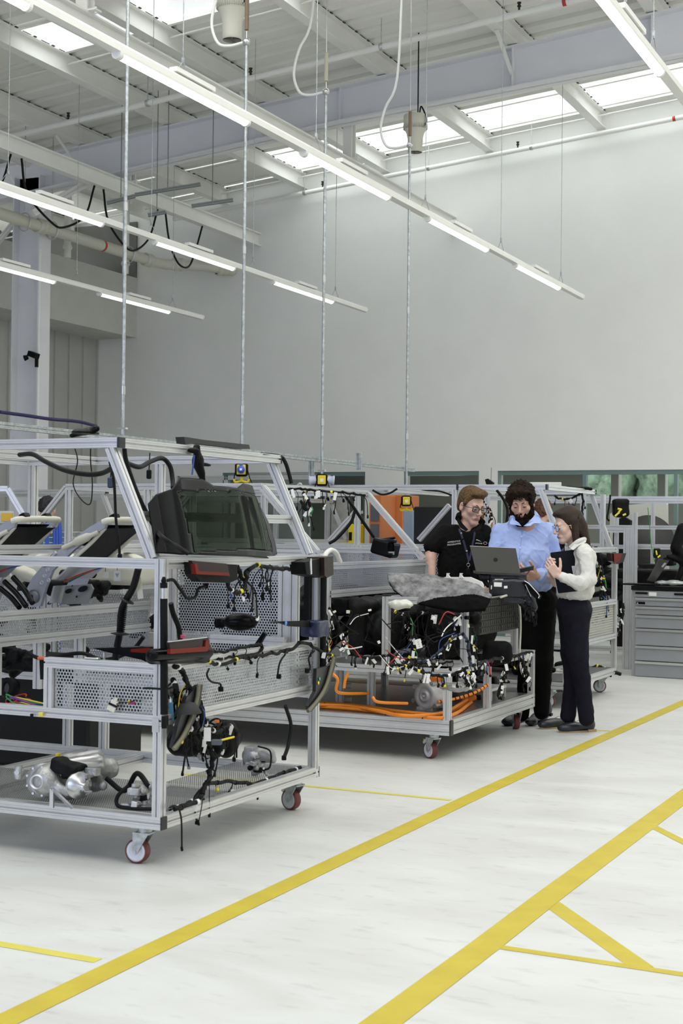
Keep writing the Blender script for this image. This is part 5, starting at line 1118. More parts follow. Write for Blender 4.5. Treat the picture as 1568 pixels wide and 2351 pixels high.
for k in range(60):
    x0=rr.uniform(750,1060); y0=rr.uniform(1400,1510); d=rr.uniform(9.2,9.9); a=PD(x0,y0,d); b=PD(min(1090,max(745,x0+rr.uniform(-60,60))),min(1530,y0+rr.uniform(0,70)),d+rr.uniform(-.1,.1)); m_=(a+b)/2+Vector((rr.uniform(-.04,.04),rr.uniform(-.04,.04),rr.uniform(-.05,.05)))
    MB().tube([a,m_,b],rr.uniform(.002,.0042),5,5).build('wire',WCs[rr.randint(0,6)] if k%3==0 else CABLE,t)
for k in range(18):
    a=PD(rr.uniform(750,1080),rr.uniform(1400,1525),rr.uniform(9.2,9.7)); M=Matrix.Rotation(rr.uniform(-1.2,1.2),3,FW)@BXF; MB().cbox(a,(rr.uniform(.012,.03),.006,rr.uniform(.01,.022)),M,.002).build('clip',TAGW if k%3 else mat('cream_tag',(.68,.66,.56),.6),t)
t=thing('card_tag','white card tag with handwriting hanging in the middle bay','tag',PD(961,1478,9.2)); M=BXF@Matrix.Rotation(R(-15),3,'Y'); pc=PD(961,1478,9.2); MB().cbox(pc,(.038,.002,.058),M).build('card',TAGW,t); m=MB()
for k in range(6): m.cbox(pc+M@Vector((0,-.0014,.018-.007*k)),(.004+.006*(k%2),.0006,.002),M)
m.build('pen_marks',BLK,t)
t=thing('fender_ring','white arched moulding standing behind the far post of the left cart','car part',PD(762,1290,9.2))
MB().tube([PX(744,1290,-4.22),PX(748,1272,-4.22),PX(760,1263,-4.22),PX(772,1270,-4.22),PX(781,1290,-4.22)],.017,8,5).build('arch',mat('white_plastic',(.72,.72,.69),.4),t)
p=PD(885,1258,10.3); t=thing('headlamp_unit','black headlamp unit resting on the perforated bulkhead','car lamp',p-Vector((0,0,.07)))
sdf_obj('housing',[('b',p,(.085,.07,.055),.02,Matrix.Rotation(R(14),3,'Y'),0),('b',p+Vector((.02,-.03,.05)),(.07,.03,.01),.005,.01),('-b',p+BXF@Vector((.035,-.07,.0)),(.018,.03,.035),.006,Bt,.005),('c',p+BXF@Vector((-.08,0,.05)),p+BXF@Vector((.06,0,.07)),.010,.01,.01)],p-Vector((.16,.16,.1)),p+Vector((.16,.16,.12)),.005,GLOSSB,t)
MB().cbox(p+BXF@Vector((.035,-.075,-.035)),(.05,.004,.022),BXF).build('grey_strip',mat('grey_plug',(.25,.25,.25),.5),t)
loopcable('lamp_loom','black loom running down the windscreen frame to the headlamp unit',[PD(795,1142,10.0),PD(812,1165,10.1),PD(835,1200,10.2),PD(858,1233,10.3)],.011)
loopcable('lamp_loom','black loom hanging from the frame knee to the perforated belt',[PD(815,1172,10.6),PD(805,1200,10.6),PD(775,1235,10.6),PD(755,1248,10.6)],.012)
# front motor and orange high voltage cables
c=PZ(962,1634,.272)+Vector((0,.10,.095)); ax=Vector((-.28,-.96,0)).normalized()
t=thing('electric_motor','round cast aluminium electric motor on the middle cart deck','motor',(c.x,c.y,.272))
m=MB(); m.lathe([(.10,.16),(.10,.03),(.092,.0),(.080,-.006),(.058,-.008),(.055,-.002),(.040,-.002),(.038,-.016),(.022,-.018),(.020,-.006),(.008,-.006),(.007,-.02),(0,-.02)],c,-ax,44); m.build('body',mat('motor_aluminium',(.62,.62,.63),.42,.3,.08,20),t)
m=MB()
for k,(a,l) in enumerate(((1.0,.105),(2.6,.108),(3.5,.108),(-.6,.105))):
    u=Vector((-ax.y,ax.x,0)); q=c+(u*math.cos(a)+Vector((0,0,1))*math.sin(a))*l
    e=MB(); e.tube([q+ax*.0,q-ax*.05],.016,12); e.tube([q+ax*.004,q+ax*.0],.008,10); e.build('lug',CASTAL,t)
m=MB(); m.cbox(c-ax*.10+Vector((.0,.0,.02)),(.15,.12,.16),None,.01); m.build('rear_housing',CASTAL,t)
m=MB(); m.cbox(c-ax*.07+Vector((.02,.0,.115)),(.10,.06,.05),Matrix.Rotation(R(18),3,'Y'),.006); m.build('orange_terminal',ORB,t)
m=MB(); m.cbox(c+Vector((0,.06,-.085)),(.12,.12,.02)); m.build('foot',CASTAL,t)
def oz(x,y,z=.290): return PZ(x,y,z)
for k,(pts,lab) in enumerate((([(732,1613),(790,1617),(850,1624),(905,1632),(960,1638),(1010,1640),(1045,1628),(1078,1608)],'upper orange cable of the front bundle on the middle cart deck'),([(732,1622),(790,1626),(850,1632),(905,1640),(960,1645),(1012,1648),(1050,1636),(1082,1612)],'lower orange cable of the front bundle on the middle cart deck'),([(732,1618),(800,1621),(870,1632),(920,1643),(980,1642),(1025,1634),(1060,1615),(1085,1600)],'orange cable twisted between the two front bundle cables'))):
    t=loopcable('high_voltage_cable',lab,[oz(x,y,.286 if k<2 else .30) for x,y in pts],.0125,ORC,sub=8); t['group']='orange cables on the middle cart'
    if k<2:
        for x,y in(((745,1617),(822,1626),(885,1637),(950,1643)) if k==0 else ((905,1640),(970,1646))):
            q=oz(x,y,.29); m=MB(); m.lathe([(.0135,-.003),(.0150,0),(.0135,.003)],q,(.9,.3,0),12,caps=False); m.build('cable_tie',BLK,t)
t=thing('orange_connector','orange high voltage connector joining the cable bundle','connector',oz(1082,1606)); p=oz(1083,1604,.31); m=MB(); m.cbox(p,(.07,.045,.035),BXF@Matrix.Rotation(R(-25),3,'Y'),.008); m.cbox(p+Vector((-.05,-.01,-.005)),(.05,.05,.04),BXF,.006); m.build('body',ORB,t); MB().cbox(p+BXF@Vector((.05,0,.01)),(.03,.04,.035),BXF,.004).build('black_end',BLK,t)
for i,(pts,lab) in enumerate((([(762,1545,9.3),(775,1560,9.3),(772,1585,9.35),(790,1592,9.5),(845,1592,9.9)],'orange cable curving behind the inner posts of the middle cart'),([(800,1545,9.6),(793,1560,9.6),(790,1580,9.6)],'short orange cable hanging under the middle cart tier'),([(855,1600,9.4),(870,1612,9.4),(935,1615,9.6)],'orange cable lying towards the electric motor'),([(1005,1612,9.8),(1050,1603,9.9),(1090,1590,9.9),(1120,1572,10.0)],'orange cable spiralled with black tape rising to the right'))):
    t=loopcable('high_voltage_cable',lab,[PD(*q) for q in pts],.010,ORC); t['group']='orange cables on the middle cart'
    if i==3:
        P_=spline([PD(*q) for q in pts],8)
        for k in range(1,len(P_)-1,2): MB().lathe([(.0105,-.004),(.0125,0),(.0105,.004)],P_[k],P_[k+1]-P_[k],10,caps=False).build('tape_wrap',BLK,t)
t=thing('small_stand','small aluminium stand on the middle cart deck at right','stand',PZ(1160,1600,.272)); a=PZ(1200,1602,.272)
for z in(0,): 
    cx0,cx1,cy0,cy1=-3.95,-3.52,10.12,10.42
    for x,y in((cx0,cy0),(cx1,cy0),(cx0,cy1),(cx1,cy1)): MB().bar((x,y,.272),(x,y,.34),.025).build('leg',ALU,t)
    MB().box((cx0-.015,cy0-.015,.34),(cx1+.015,cy1+.015,.36)).build('top',ALU,t)
for i,(x,y) in enumerate(((797,1584),(797,1600))):
    tag(MB().cbox(PZ(x,y+12,.272)+Vector((0,0,.02+.05*(1-i))),(.06,.03,.035),BXF,.003).build('clamp_block',ZINC,None,loc=PZ(x,y+12,.272)),['upper aluminium clamp block by the inner posts','lower aluminium clamp block by the inner posts'][i],'clamp')
t=thing('plastic_bag','crumpled clear plastic bag on the tall corner post of the middle cart','bag',PD(915,1392,9.3)); p=PD(918,1388,9.35)
sdf_obj('film',[('e',p,(.085,.06,.03),0),('c',p+BXF@Vector((.04,0,0)),p+BXF@Vector((.085,0,-.035)),.012,.004,.02),('f',lambda P,d:d+.010*_vnoise(P,50,2)+.004*_vnoise(P,120),0)],p-Vector((.15,.15,.07)),p+Vector((.15,.15,.07)),.006,mat('milky_film',(.62,.62,.55),.3),t)
t=thing('foil_wrapped_part','part wrapped in shiny clear film under the front right corner','part',PD(1040,1585,9.2)); p=PD(1045,1577,9.3)
sdf_obj('film',[('e',p,(.10,.06,.03),0),('f',lambda P,d:d+.010*_vnoise(P,50,2)+.004*_vnoise(P,120),0)],p-Vector((.15,.15,.06)),p+Vector((.15,.15,.06)),.006,mat('shiny_film',(.30,.30,.28),.15,.5),t)
# ================================================================ CARTS BEHIND
Y3,Yf3,X3=12.03,13.65,-3.50; y3,yf3,x3=Y3+H_,Yf3-H_,X3-H_
c3=base_cart('aluminium car frame cart standing behind the three people',Y3,Yf3,X3,-7)
def rear_frame(c,Y,Yf,Xr,XL,roofX,zr=1.8775,zb=1.339,pillY=True,low=(.53,.85)):
    y,yf,x=Y+H_,Yf-H_,Xr-H_
    for yy in(y,yf):
        B(c,'post',(x,yy,.226),(x,yy,zb+H_)); B(c,'belt_rail',(XL,yy,zb),(x-H_,yy,zb)); B(c,'roof_rail',(XL,yy,zr),(roofX,yy,zr)); B(c,'pillar',(roofX-.045,yy,zr-.022),(x-.04,yy,zb+.02),up=(0,1,0)); B(c,'rail',(XL,yy,low[0]),(x-H_,yy,low[0]))
    C(c,(roofX+.007,y,zr),(.014,.047,.047)); B(c,'roof_rail',(roofX-H_,y+H_,zr),(roofX-H_,Yf,zr)); C(c,(roofX-H_,Yf+.006,zr),(.047,.012,.047))
    for z in(zb,low[0],low[1]): B(c,'cross_rail',(x,y+H_,z),(x,yf-H_,z))
rear_frame(c3,Y3,Yf3,X3,-7,-3.71)
sheet('perforated_panel',[(-7,y3,1.0),(-4.5,y3,1.0),(-4.5,y3,1.31),(-7,y3,1.31)],PERF,c3)
m=MB()
z=.56
while z<.82: m.box((X3-.03,y3+.03,z),(X3-.022,yf3-.03,z+.017)); z+=.022
m.build('slatted_panel',mat('beige_metal',(.42,.41,.37),.45,.3),c3)
for x in(817,): 
    q=PY(x,1275,Y3); B(c3,'twin_post',(q.x,y3-.03,1.0),(q.x,y3-.03,1.36),.135,.045,3,1,up=(0,1,0)); B(c3,'roof_post',(q.x,y3,1.36),(q.x,y3,1.855))
for x in(982,1042): q=PY(x,1200,Y3); B(c3,'roof_post',(q.x,y3 if x>1000 else y3+.7,1.0),(q.x,y3 if x>1000 else y3+.7,1.855))
B(c3,'brace',PY(1032,1160,y3+.3),PY(962,1240,y3+.3),up=(0,1,0)); B(c3,'brace',PY(820,1172,y3),PY(757,1242,y3),up=(0,1,0)); B(c3,'brace',PY(692,1112,y3),PY(635,1165,y3),up=(0,1,0)); C(c3,(PY(1050,1112,Y3).x,y3,1.878),(.02,.048,.048))
for X in(-5.2,-6.2,-4.4): B(c3,'roof_rail',(X,y3+H_,1.86),(X,yf3-H_,1.86))
for x in(1120,1340,1385): q=PY(x,1200,Yf3); B(c3,'roof_post',(q.x,yf3,1.36),(q.x,yf3,1.855))
for a,rt in(((-3.66,Y3+.09),186),((-3.60,Yf3-.09),192)): caster(c3,a[0],a[1],R(rt),r=.06)
MB().box((-7,Y3+.045,.228),(X3-.045,Yf3-.045,.236)).build('deck_plate',mat('dark_deck',(.10,.10,.11),.5),c3)
p=PZ(1283,1590,.236); p=PD(1283,1590,13.2); t=casting('drive_unit','clear wrapped aluminium motor on the deck behind the striped trousers','motor',p+Vector((0,.0,0)),[('c',(-.06,0,.11),(.08,.05,.12),.095,.08,0),('b',(0,0,.1),(.06,.07,.09),.01,.03),('c',(-.03,0,.2),(.05,0,.22),.03,.03,.02)],CASTAL,ext=.24,res=.010,amp=.005); t['label']='clear wrapped aluminium motor low behind the man and woman'
t=thing('tail_lamp','red tail lamp at the rear corner of the cart behind the woman','car lamp',PX(1412,1280,-3.45))
MB().slab([PX(x,y,-3.46) for x,y in((1392,1270),(1428,1270),(1422,1290),(1408,1295),(1395,1288))],.04,(1,0,0)).build('housing',LAMPDK,t); MB().slab([PX(x,y,-3.415) for x,y in((1408,1271),(1427,1271),(1421,1289),(1409,1293))],.006,(1,0,0)).build('red_lens',LAMPRED,t)
def lm3(lab,pts,D,r,nb,L,nt,sd,**k): return lm(lab,pts,D,r,nb,L,nt,sd,**k)
lm3('brown and black loom hanging down behind the woman',[(1368,1255),(1378,1300),(1385,1340),(1380,1372)],13.6,.020,20,(.06,.2),6,41)
lm3('black loom trailing across the slatted panel behind the woman',[(1352,1440),(1372,1415),(1382,1405),(1400,1412),(1422,1412)],13.9,.010,6,(.04,.10),1,42,colours=False)
lm3('loom with yellow and white clips falling at the corner post behind the woman',[(1430,1385),(1428,1420),(1415,1450),(1405,1480)],14.2,.016,14,(.05,.14),5,43)
lm3('loom hanging from the roof corner above the woman',[(1272,1138),(1290,1146),(1310,1145),(1335,1135),(1338,1160),(1336,1190)],13.5,.012,10,(.05,.16),3,44)
lm3('black looms lying on the low deck behind the woman',[(1345,1545),(1370,1530),(1395,1540),(1425,1548)],13.8,.022,14,(.02,.06),3,45)
lm3('loom with yellow plugs hanging behind the man in black',[(1110,1150),(1120,1165),(1128,1180),(1122,1200)],13.2,.010,10,(.05,.14),3,46)
loopcable('roof_cable','thin black cable along the roof rail behind the man in black',[PD(945,1118,13.3),PD(975,1125,13.3),PD(1010,1128,13.3),PD(1040,1138,13.3)],.008)
loopcable('roof_cable','black cable sagging from the roof rail above the orange cabinet',[PD(855,1125,12.8),PD(875,1135,12.8),(PD(895,1132,12.8)),PD(912,1122,12.8)],.009)
loopcable('roof_cable','thick black cable looping down behind the bearded man head',[PD(1140,1125,13.2),PD(1155,1145,13.2),PD(1165,1170,13.2),PD(1163,1200,13.2)],.013)
t=thing('roof_module','black antenna module on the roof frame above the woman','module',PD(1340,1128,13.6)); p=PD(1320,1120,13.6)
sdf_obj('case',[('b',p,(.13,.05,.010),.006,Bt,0),('c',p+BXF@Vector((-.1,0,-.02)),p+BXF@Vector((.15,0,-.01)),.012,.016,.01),('f',lambda P,d:d+.008*_vnoise(P,40),0)],p-Vector((.24,.2,.07)),p+Vector((.24,.2,.06)),.009,BLK,t)
tag(MB().cbox(PD(1250,1113,16),(.34,.2,.05),BXF,.006).build('projector',mat('white_plastic',(.72,.72,.69),.4),None,loc=PD(1250,1117,16)),'white flat box on the frame behind the bearded man','box')
p=PD(1120,1108,13.4); t=thing('roof_antenna','small black shark shaped antenna on the roof rail','antenna',p); MB().slab([PD(1113,1101,13.4),PD(1119,1099,13.4),PD(1132,1108,13.4),PD(1131,1112,13.4),PD(1116,1112,13.4)],.04,(0,1,0)).build('fin',BLK,t); MB().tube([PD(1127,1105,13.4),PD(1128,1074,13.4)],.002,5).build('whip',CABLE,t)
# right cart
Y4,Yf4,X4=16.15,17.85,-2.95
c4=base_cart('aluminium car frame cart at the right edge behind the tool cabinet',Y4,Yf4,X4,-6)
rear_frame(c4,Y4,Yf4,X4,-4.1 if False else -6,-3.3)
B(c4,'rail',(-6,Y4+.4,1.56-.0),(X4,Y4+.4,1.56))
for x in(1468,1500): q=PY(x,1200,Yf4 if x<1480 else Yf4+.0); B(c4,'roof_post',(q.x,Yf4-H_ if x>1480 else Y4+.6,.3),(q.x,Yf4-H_ if x>1480 else Y4+.6,1.86))
for a in((-3.1,Y4+.1),(-3.1,Yf4-.1),(-5.8,Y4+.1)): caster(c4,a[0],a[1],R(160))
t=thing('guard_frame','tall twin post aluminium guard frame between the rear carts','frame',PY(1445,1400,15.98))
for x in(1437,1447,1457): q=PY(x,1300,15.98); MB().bar((q.x,15.98,0),(q.x,15.98,1.72 if x>1450 else 1.54),.05).build('post',ALU,t)
q0,q1=PY(1380,1230,15.98),PY(1437,1230,15.98); MB().bar((q0.x,15.98,1.52),(q1.x,15.98,1.52),.045).build('rail',ALU,t)
p=PD(1425,1165,15.5); t=thing('hanging_bag','black pouch with yellow straps hanging from the right cart roof','pouch',p)
sdf_obj('pouch',[('b',p,(.085,.05,.09),.03,Bt,0),('e',p+Vector((0,0,-.05)),(.07,.05,.06),.03),('f',lambda P,d:d+.006*_vnoise(P,40),0)],p-Vector((.16,.16,.15)),p+Vector((.16,.16,.14)),.010,BLK,t)
for a,b in(((1412,1185),(1422,1176)),((1430,1183),(1437,1180)),((1418,1168),(1426,1170)),((1420,1176),(1427,1168))): MB().tube([PD(*a,15.4),PD(*b,15.4)],.011,6).build('yellow_strap',YEL,t)
p=PD(1508,1270,15.3); t=thing('hanging_bag','small black pouch with yellow tape over the belt rail at right','pouch',p)
MB().cbox(p,(.07,.03,.10),BXF,.008).build('pouch',BLK,t)
for a,b in(((1506,1264),(1508,1274)),((1510,1280),(1516,1275))): MB().tube([PD(*a,15.2),PD(*b,15.2)],.009,6).build('yellow_strap',YEL,t)
loopcable('green_wire','thin green wire hanging in the right cart',[PD(1487,1165,15.6),PD(1491,1200,15.6),PD(1495,1250,15.6),PD(1503,1290,15.6)],.004,mat('wire_green',(.02,.25,.06),.5))
loopcable('hanging_lead','black and white lead hanging from the right cart roof',[PD(1401,1136,15.5),PD(1400,1150,15.5),PD(1396,1175,15.5),PD(1394,1190,15.5),PD(1399,1196,15.5)],.010)
p=PD(1560,1232,15.8); t=thing('rear_seat','black seat shape at the right edge behind the tool cabinet','car seat',p-Vector((0,0,.3)))
sdf_obj('seat',[('c',PD(1568,1215,15.8),PD(1552,1255,15.8),.07,.06,0),('c',PD(1552,1262,15.8),PD(1585,1285,15.8),.05,.06,.04),('c',PD(1575,1290,15.8),PD(1552,1340,15.8),.05,.03,.04),('c',PD(1535,1278,15.8),PD(1575,1292,15.8),.03,.04,.03)],p-Vector((.3,.3,.5)),p+Vector((.4,.4,.25)),.02,BLK,t)
# vehicles far behind (seen through the frames)
p=PD(1405,1215,17.6)
t=thing('dark_car_door','dark curved door shell beyond the right carts','car part',PD(1425,1225,17.8)); MB().slab([PD(x,y,17.8) for x,y in((1407,1225),(1412,1203),(1422,1190),(1434,1187),(1447,1195),(1448,1485),(1407,1485))],.08,(0,1,0)).build('shell',BLK,t)
t=thing('car_body_side','pale car body side with dark wheel arch far behind the right cart','car',PD(1480,1240,18.6))
MB().slab([PD(x,y,18.6) for x,y in((1400,1480),(1400,1180),(1430,1160),(1530,1152),(1535,1480))],.10,(0,1,0)).build('side',mat('pale_body',(.55,.55,.50),.35,0,coat=.5),t)
ca=PD(1490,1232,18.5); MB().lathe([(0,0),(.33,0),(.33,.02),(0,.02)],Vector((ca.x,18.0 if False else ca.y-.06,ca.z-.06)),(-.42,-.9,0) if False else -FW,36).build('wheel_arch',mat('arch_black',(.05,.05,.05),.6),t)
# left background carts (row further left)
for x,y in():
    pass
for i,(x0,x1,yy,D,lab) in enumerate(((-40,20,1120,12.5,'grey frame with slanted pillar at the far left behind the seats'),)):
    t=thing('frame_cart',lab,'trolley',PD(20,1260,D)); a=PD(-60,1122,D); b=PD(18,1122,D); MB().bar(a,b,.045).build('roof_rail',ALU,t); MB().bar(b,PD(58,1190,D),.045).build('pillar',ALU,t); MB().bar(PD(-60,1262,D),PD(60,1262,D),.045).build('belt_rail',ALU,t)
    q=PD(55,1262,D); MB().bar(q,(q.x,q.y,0),.045).build('post',ALU,t)
# ================================================================ BACKGROUND FURNITURE
def cab(name,label,cat,x0,y0,x1,y1,Y,dep,m,door=None,dm=None):
    a=PY(x0,y0,Y); b=PY(x1,y0,Y); t=thing(name,label,cat,((a.x+b.x)/2,Y,0)); z1=a.z
    MB().cbox(((a.x+b.x)/2,Y+dep/2,z1/2),(abs(b.x-a.x),dep,z1),None,.01).build('body',m,t); return t,a,b,z1
OR=mat('orange_paint',(.62,.20,.06),.5); ORD=mat('dark_grey_door',(.10,.11,.13),.5)
t,a,b,z=cab('storage_cabinet','tall orange cabinet beside the glazed doorway','cabinet',880,1136,925,1250,18.7,.6,OR)
t,a,b,z=cab('tool_locker','orange framed locker with dark doors left of the orange cabinet','locker',848,1136,876,1250,18.2,.5,OR)
for k,(u0,u1,cl) in enumerate(((.62,.80,ORD),(.45,.60,mat('locker_blue',(.08,.13,.35),.5)),(.82,.93,ORD))): MB().box((a.x+.03,18.18,z*u0),(b.x-.03,18.2,z*u1)).build('door',cl,t)
t,a,b,z=cab('yellow_cabinet','yellow safety cabinet behind the middle windscreen frame','cabinet',799,1203,816,1248,18.0,.3,YELB)
MB().box((a.x+.02,17.985,z*.86),(b.x-.05,18.0,z*.93)).build('black_label',BLK,t)
t,a,b,z=cab('whiteboard','grey mottled notice board behind the hanging looms','board',760,1142,800,1260,18.3,.05,mat('board_grey',(.38,.38,.36),.6,0,.2,8))
t,a,b,z=cab('display_screen','large black screen behind the man in black','screen',950,1163,1040,1300,17.5,.1,mat('screen_black',(.006,.006,.007),.3))
t,a,b,z=cab('grey_cabinet','blue grey cabinet left of the large black screen','cabinet',926,1172,948,1290,17.9,.4,mat('blue_grey',(.30,.36,.46),.5))
t,a,b,z=cab('blind_screen','grey blinds panel behind the nearest cart roof','screen',560,1086,712,1260,18.9,.05,mat('blind_grey',(.36,.36,.35),.6))
sg=PY(950,1148,YW+.043); t=thing('exit_sign','green emergency exit sign on the wall left of the man in black','sign',sg); MB().cbox(sg,(.16,.02,.11),None).build('plate',mat('sign_green',(.05,.35,.22),.5,emit=(.1,.6,.4),es=.15),t)
m=MB(); m.cbox(sg+Vector((-.02,-.012,.0)),(.03,.004,.05)); m.cbox(sg+Vector((.03,-.012,0)),(.04,.004,.015)); m.build('pictogram',TAGW,t)
t=thing('led_panel','white ceiling light panel seen through the glazed opening','ceiling light',PY(975,1088,21.0)); pz_=PY(975,1088,21.0)
for k in(-.4,.4): MB().tube([pz_+Vector((k,0,0)),Vector((pz_.x+k,pz_.y,2.96))],.004,5).build('hanger_wire',STEEL,t)
MB().cbox(pz_,(1.1,.5,.04)).build('panel',mat('dim_panel',(.7,.7,.65),.5,emit=(1,.98,.9),es=.35),t)
# blue trolley and wire bin at left
t=thing('hand_trolley','blue tubular hand trolley behind the left cart','trolley',PD(125,1290,10.5))
_a,_b,_c=PD(108,1290,10.5),PD(138,1290,10.5),PD(125,1290,10.5)
for v in(_a,_b,_c): v.z=0
m=MB(); m.tube([_a,PD(108,1290,10.5),PD(108,1205,10.5),PD(112,1196,10.5),PD(130,1196,10.5),PD(137,1203,10.5),PD(138,1290,10.5),_b],.013,8,4); m.build('frame',BLUESTEEL,t)
m=MB(); m.tube([_c,PD(125,1290,10.5),PD(125,1205,10.5)],.012,8); m.slab([PD(126,1205,10.5),PD(138,1205,10.5),PD(138,1255,10.5),PD(126,1255,10.5)],.008,(0,1,0)); m.build('side_plate',BLUESTEEL,t)
t=thing('notice_frame','small yellow notice in a grey frame at the left edge','sign',PD(14,1205,11)); MB().cbox(PD(14,1187,11),(.12,.01,.09),BXF).build('frame',mat('pale_grey_tag',(.5,.52,.55),.6),t); MB().cbox(PD(16,1187,10.99),(.085,.01,.06),BXF).build('notice',mat('ochre_notice',(.60,.38,.04),.6),t)
t=thing('wire_basket','wire mesh bin with orange items behind the blue trolley','basket',PD(150,1260,11.5))
m=MB(); a=PD(105,1218,11.5); 
for k in range(9): m.tube([PD(100+12*k,1222,11.5),PD(100+12*k,1262,11.5)],.003,4)
for k in range(4): m.tube([PD(100,1222+12*k,11.5),PD(200,1222+12*k,11.5)],.003,4)
m.build('mesh',STEEL,t); MB().cbox(PD(112,1222,11.6),(.05,.03,.02),BXF).build('orange_item',ORB,t)
# purple safety rail along left wall
t=thing('gallery_rail','dark purple guard rail curving along the left wall','rail',PD(100,970,17)); MB().tube([PD(0,946,16.5),PD(60,954,16.8),(PD(115,962,17)),PD(180,968,17.5),PD(220,978,18)],.02,8,4).build('rail',mat('purple_rail',(.03,.02,.10),.5),t)
# ================================================================ TOOL CABINET
a=PY(1452,1345,15.25); W_=1.05; ZT=.945
ang=R(-5.0); Mz=Matrix.Rotation(ang,3,'Z')
o_=Vector((-3.76,15.25,0)); 
t=thing('tool_cabinet','grey workshop drawer cabinet with black worktop at the right edge','cabinet',o_)
def q_(x,y,z): return o_+Mz@Vector((x,y,z))
def kb(m,x0,x1,y0,y1,z0,z1): m.cbox(q_((x0+x1)/2,(y0+y1)/2,(z0+z1)/2),(x1-x0,y1-y0,z1-z0),Mz); return m
GREYC=mat('grey_cabinet_paint',(.31,.32,.345),.4,0,.04,5); SIDEC=mat('grey_cabinet_frame',(.34,.35,.36),.45)
kb(MB(),0,W_,.02,.6,0,.90).build('body',SIDEC,t); kb(MB(),-.0,W_,-.01,.62,.90,.945).build('worktop',BLK,t)
k_=kb(MB(),.03,W_-.03,.0,.02,.83,.895).build('top_strip',GREYC,t)
for x0 in(.045,.46): kb(MB(),x0,x0+.13,-.012,.0,.86,.88).build('lock_slot',BLK,k_)
pl=kb(MB(),.19,.27,-.006,.0,.843,.882).build('label_plate',TAGW,k_)
zz=[.825,.735,.643,.505,.325,.165,.10]
for k in range(6):
    zt=zz[k]; zb_=zz[k+1] if k<5 else .03
    if k==5: zb_=.0
    d=kb(MB(),.05,W_-.05,-.004,.02,zb_+.006,zt-.03).build('drawer',GREYC,t)
    m=MB(); kb(m,.05,W_-.05,-.022,0,zt-.028,zt-.004); m.build('handle',mat('satin_handle',(.72,.72,.72),.3,.7),d)
    kb(MB(),.60,.64,-.016,-.004,zt-.05,zt-.03).build('latch',BLK,d)
    if k==0:
        s_=kb(MB(),.055,.15,-.0055,-.004,zt-.072,zt-.046).build('maker_badge',BLK,d); text_mesh('badge_letters','bott',.02,TAGW,s_,q_(.11,-.0062,zt-.059),Mz@Vector((1,0,0)),(0,0,1)) if False else None
        m=MB(); m.slab([q_(.062,-.0062,zt-.068),q_(.078,-.0062,zt-.068),q_(.070,-.0062,zt-.05)],.0005,Mz@Vector((0,-1,0))); m.build('badge_mark',TAGW,s_)
# laptop and bag on the cabinet
t=thing('laptop','black laptop open on the tool cabinet worktop','laptop',q_(.08,.1,.946))
l0,l1=PD(1485,1337,15.6),PD(1507,1285,15.7)
a0=q_(-.10,.05,.949); m=MB(); m.cbox(q_(.06,.14,.956),(.36,.22,.016),Mz); m.build('base',BLK,t)
b0=PD(1486,1333,15.45); b1=PD(1532,1283,15.6); bb=PD(1502,1333,15.7)
m=MB(); m.slab([PD(1486,1333,15.45),PD(1512,1285,15.5),PD(1536,1288,15.75),PD(1504,1336,15.7)],.008,(0,0,1)); sc=m.build('lid',mat('dark_lid',(.05,.05,.05),.4),t)
MB().slab([PD(1519,1301,15.55),PD(1526,1292,15.56),PD(1530,1293,15.60),PD(1522,1303,15.58)],.006,(-.3,-.9,.2)).build('label_plate',mat('pale_grey_tag',(.5,.52,.55),.6),sc)
p=PD(1545,1335,15.5); p.z=.97; t=thing('plastic_bag','clear crinkled plastic bag on the tool cabinet worktop','bag',p)
sdf_obj('film',[('e',p,(.20,.10,.03),0),('f',lambda P,d:d+.010*_vnoise(P,35,2)+.004*_vnoise(P,90),0)],p-Vector((.26,.2,.05)),p+Vector((.26,.2,.06)),.010,mat('shiny_clear_bag',(.45,.47,.46),.18,.3),t)

for (Ya,Yb,Xa,lab) in ((13.2,14.8,-8.7,'aluminium frame cart in the far row before the left cladding wall'),(16.6,18.1,-8.3,'aluminium frame cart farthest back beside the glazed partition')):
    c5=base_cart(lab,Ya,Yb,Xa,Xa-3.2); rear_frame(c5,Ya,Yb,Xa,Xa-3.2,Xa-.25)
    for dx in(1.0,2.0): B(c5,'roof_post',(Xa-dx,Ya+H_,1.36),(Xa-dx,Ya+H_,1.855))
    sheet('perforated_panel',[(Xa-3.2,Ya+H_,.6),(Xa-.05,Ya+H_,.6),(Xa-.05,Ya+H_,1.31),(Xa-3.2,Ya+H_,1.31)],PERF,c5)
    for a in((Xa-.15,Ya+.1),(Xa-.15,Yb-.1),(Xa-3,Ya+.1),(Xa-3,Yb-.1)): caster(c5,a[0],a[1],R(170))
# ---- dark content of the middle cart's cabin (seen through the perforated panels)
dark_clutter('car_interior','black seat and trim mass inside the middle cart behind the left cart','car seat',(-5.6,9.9,.92),(.5,.5,.28),34,81,BLK,.020,None,(.04,.09))
dark_clutter('cabin_trim','black centre console parts inside the middle cart near its bulkhead','trim',(-4.75,9.6,.86),(.25,.4,.22),26,82,BLK,.016,None,(.03,.07))
dark_clutter('car_interior','black parts heaped inside the rear cart cabin','trim',(-5.4,12.9,.9),(.9,.5,.28),40,83,BLK,.024,None,(.04,.10))
dark_clutter('deck_parts','dark axle parts on the low deck of the rear cart','axle',(-4.6,12.8,.36),(.8,.5,.10),30,84,BLK,.02,None,(.03,.06))
dark_clutter('cabin_parts','dark parts inside the right edge cart','trim',(-4.0,17.0,.95),(.7,.5,.25),36,85,BLK,.022,None,(.03,.09))
dark_clutter('deck_parts','small dark actuator cluster on the middle cart deck at right','actuator',PZ(1085,1590,.272)+Vector((0,.3,.05)),(.16,.12,.04),20,86,BLK,.009,None,(.012,.03))
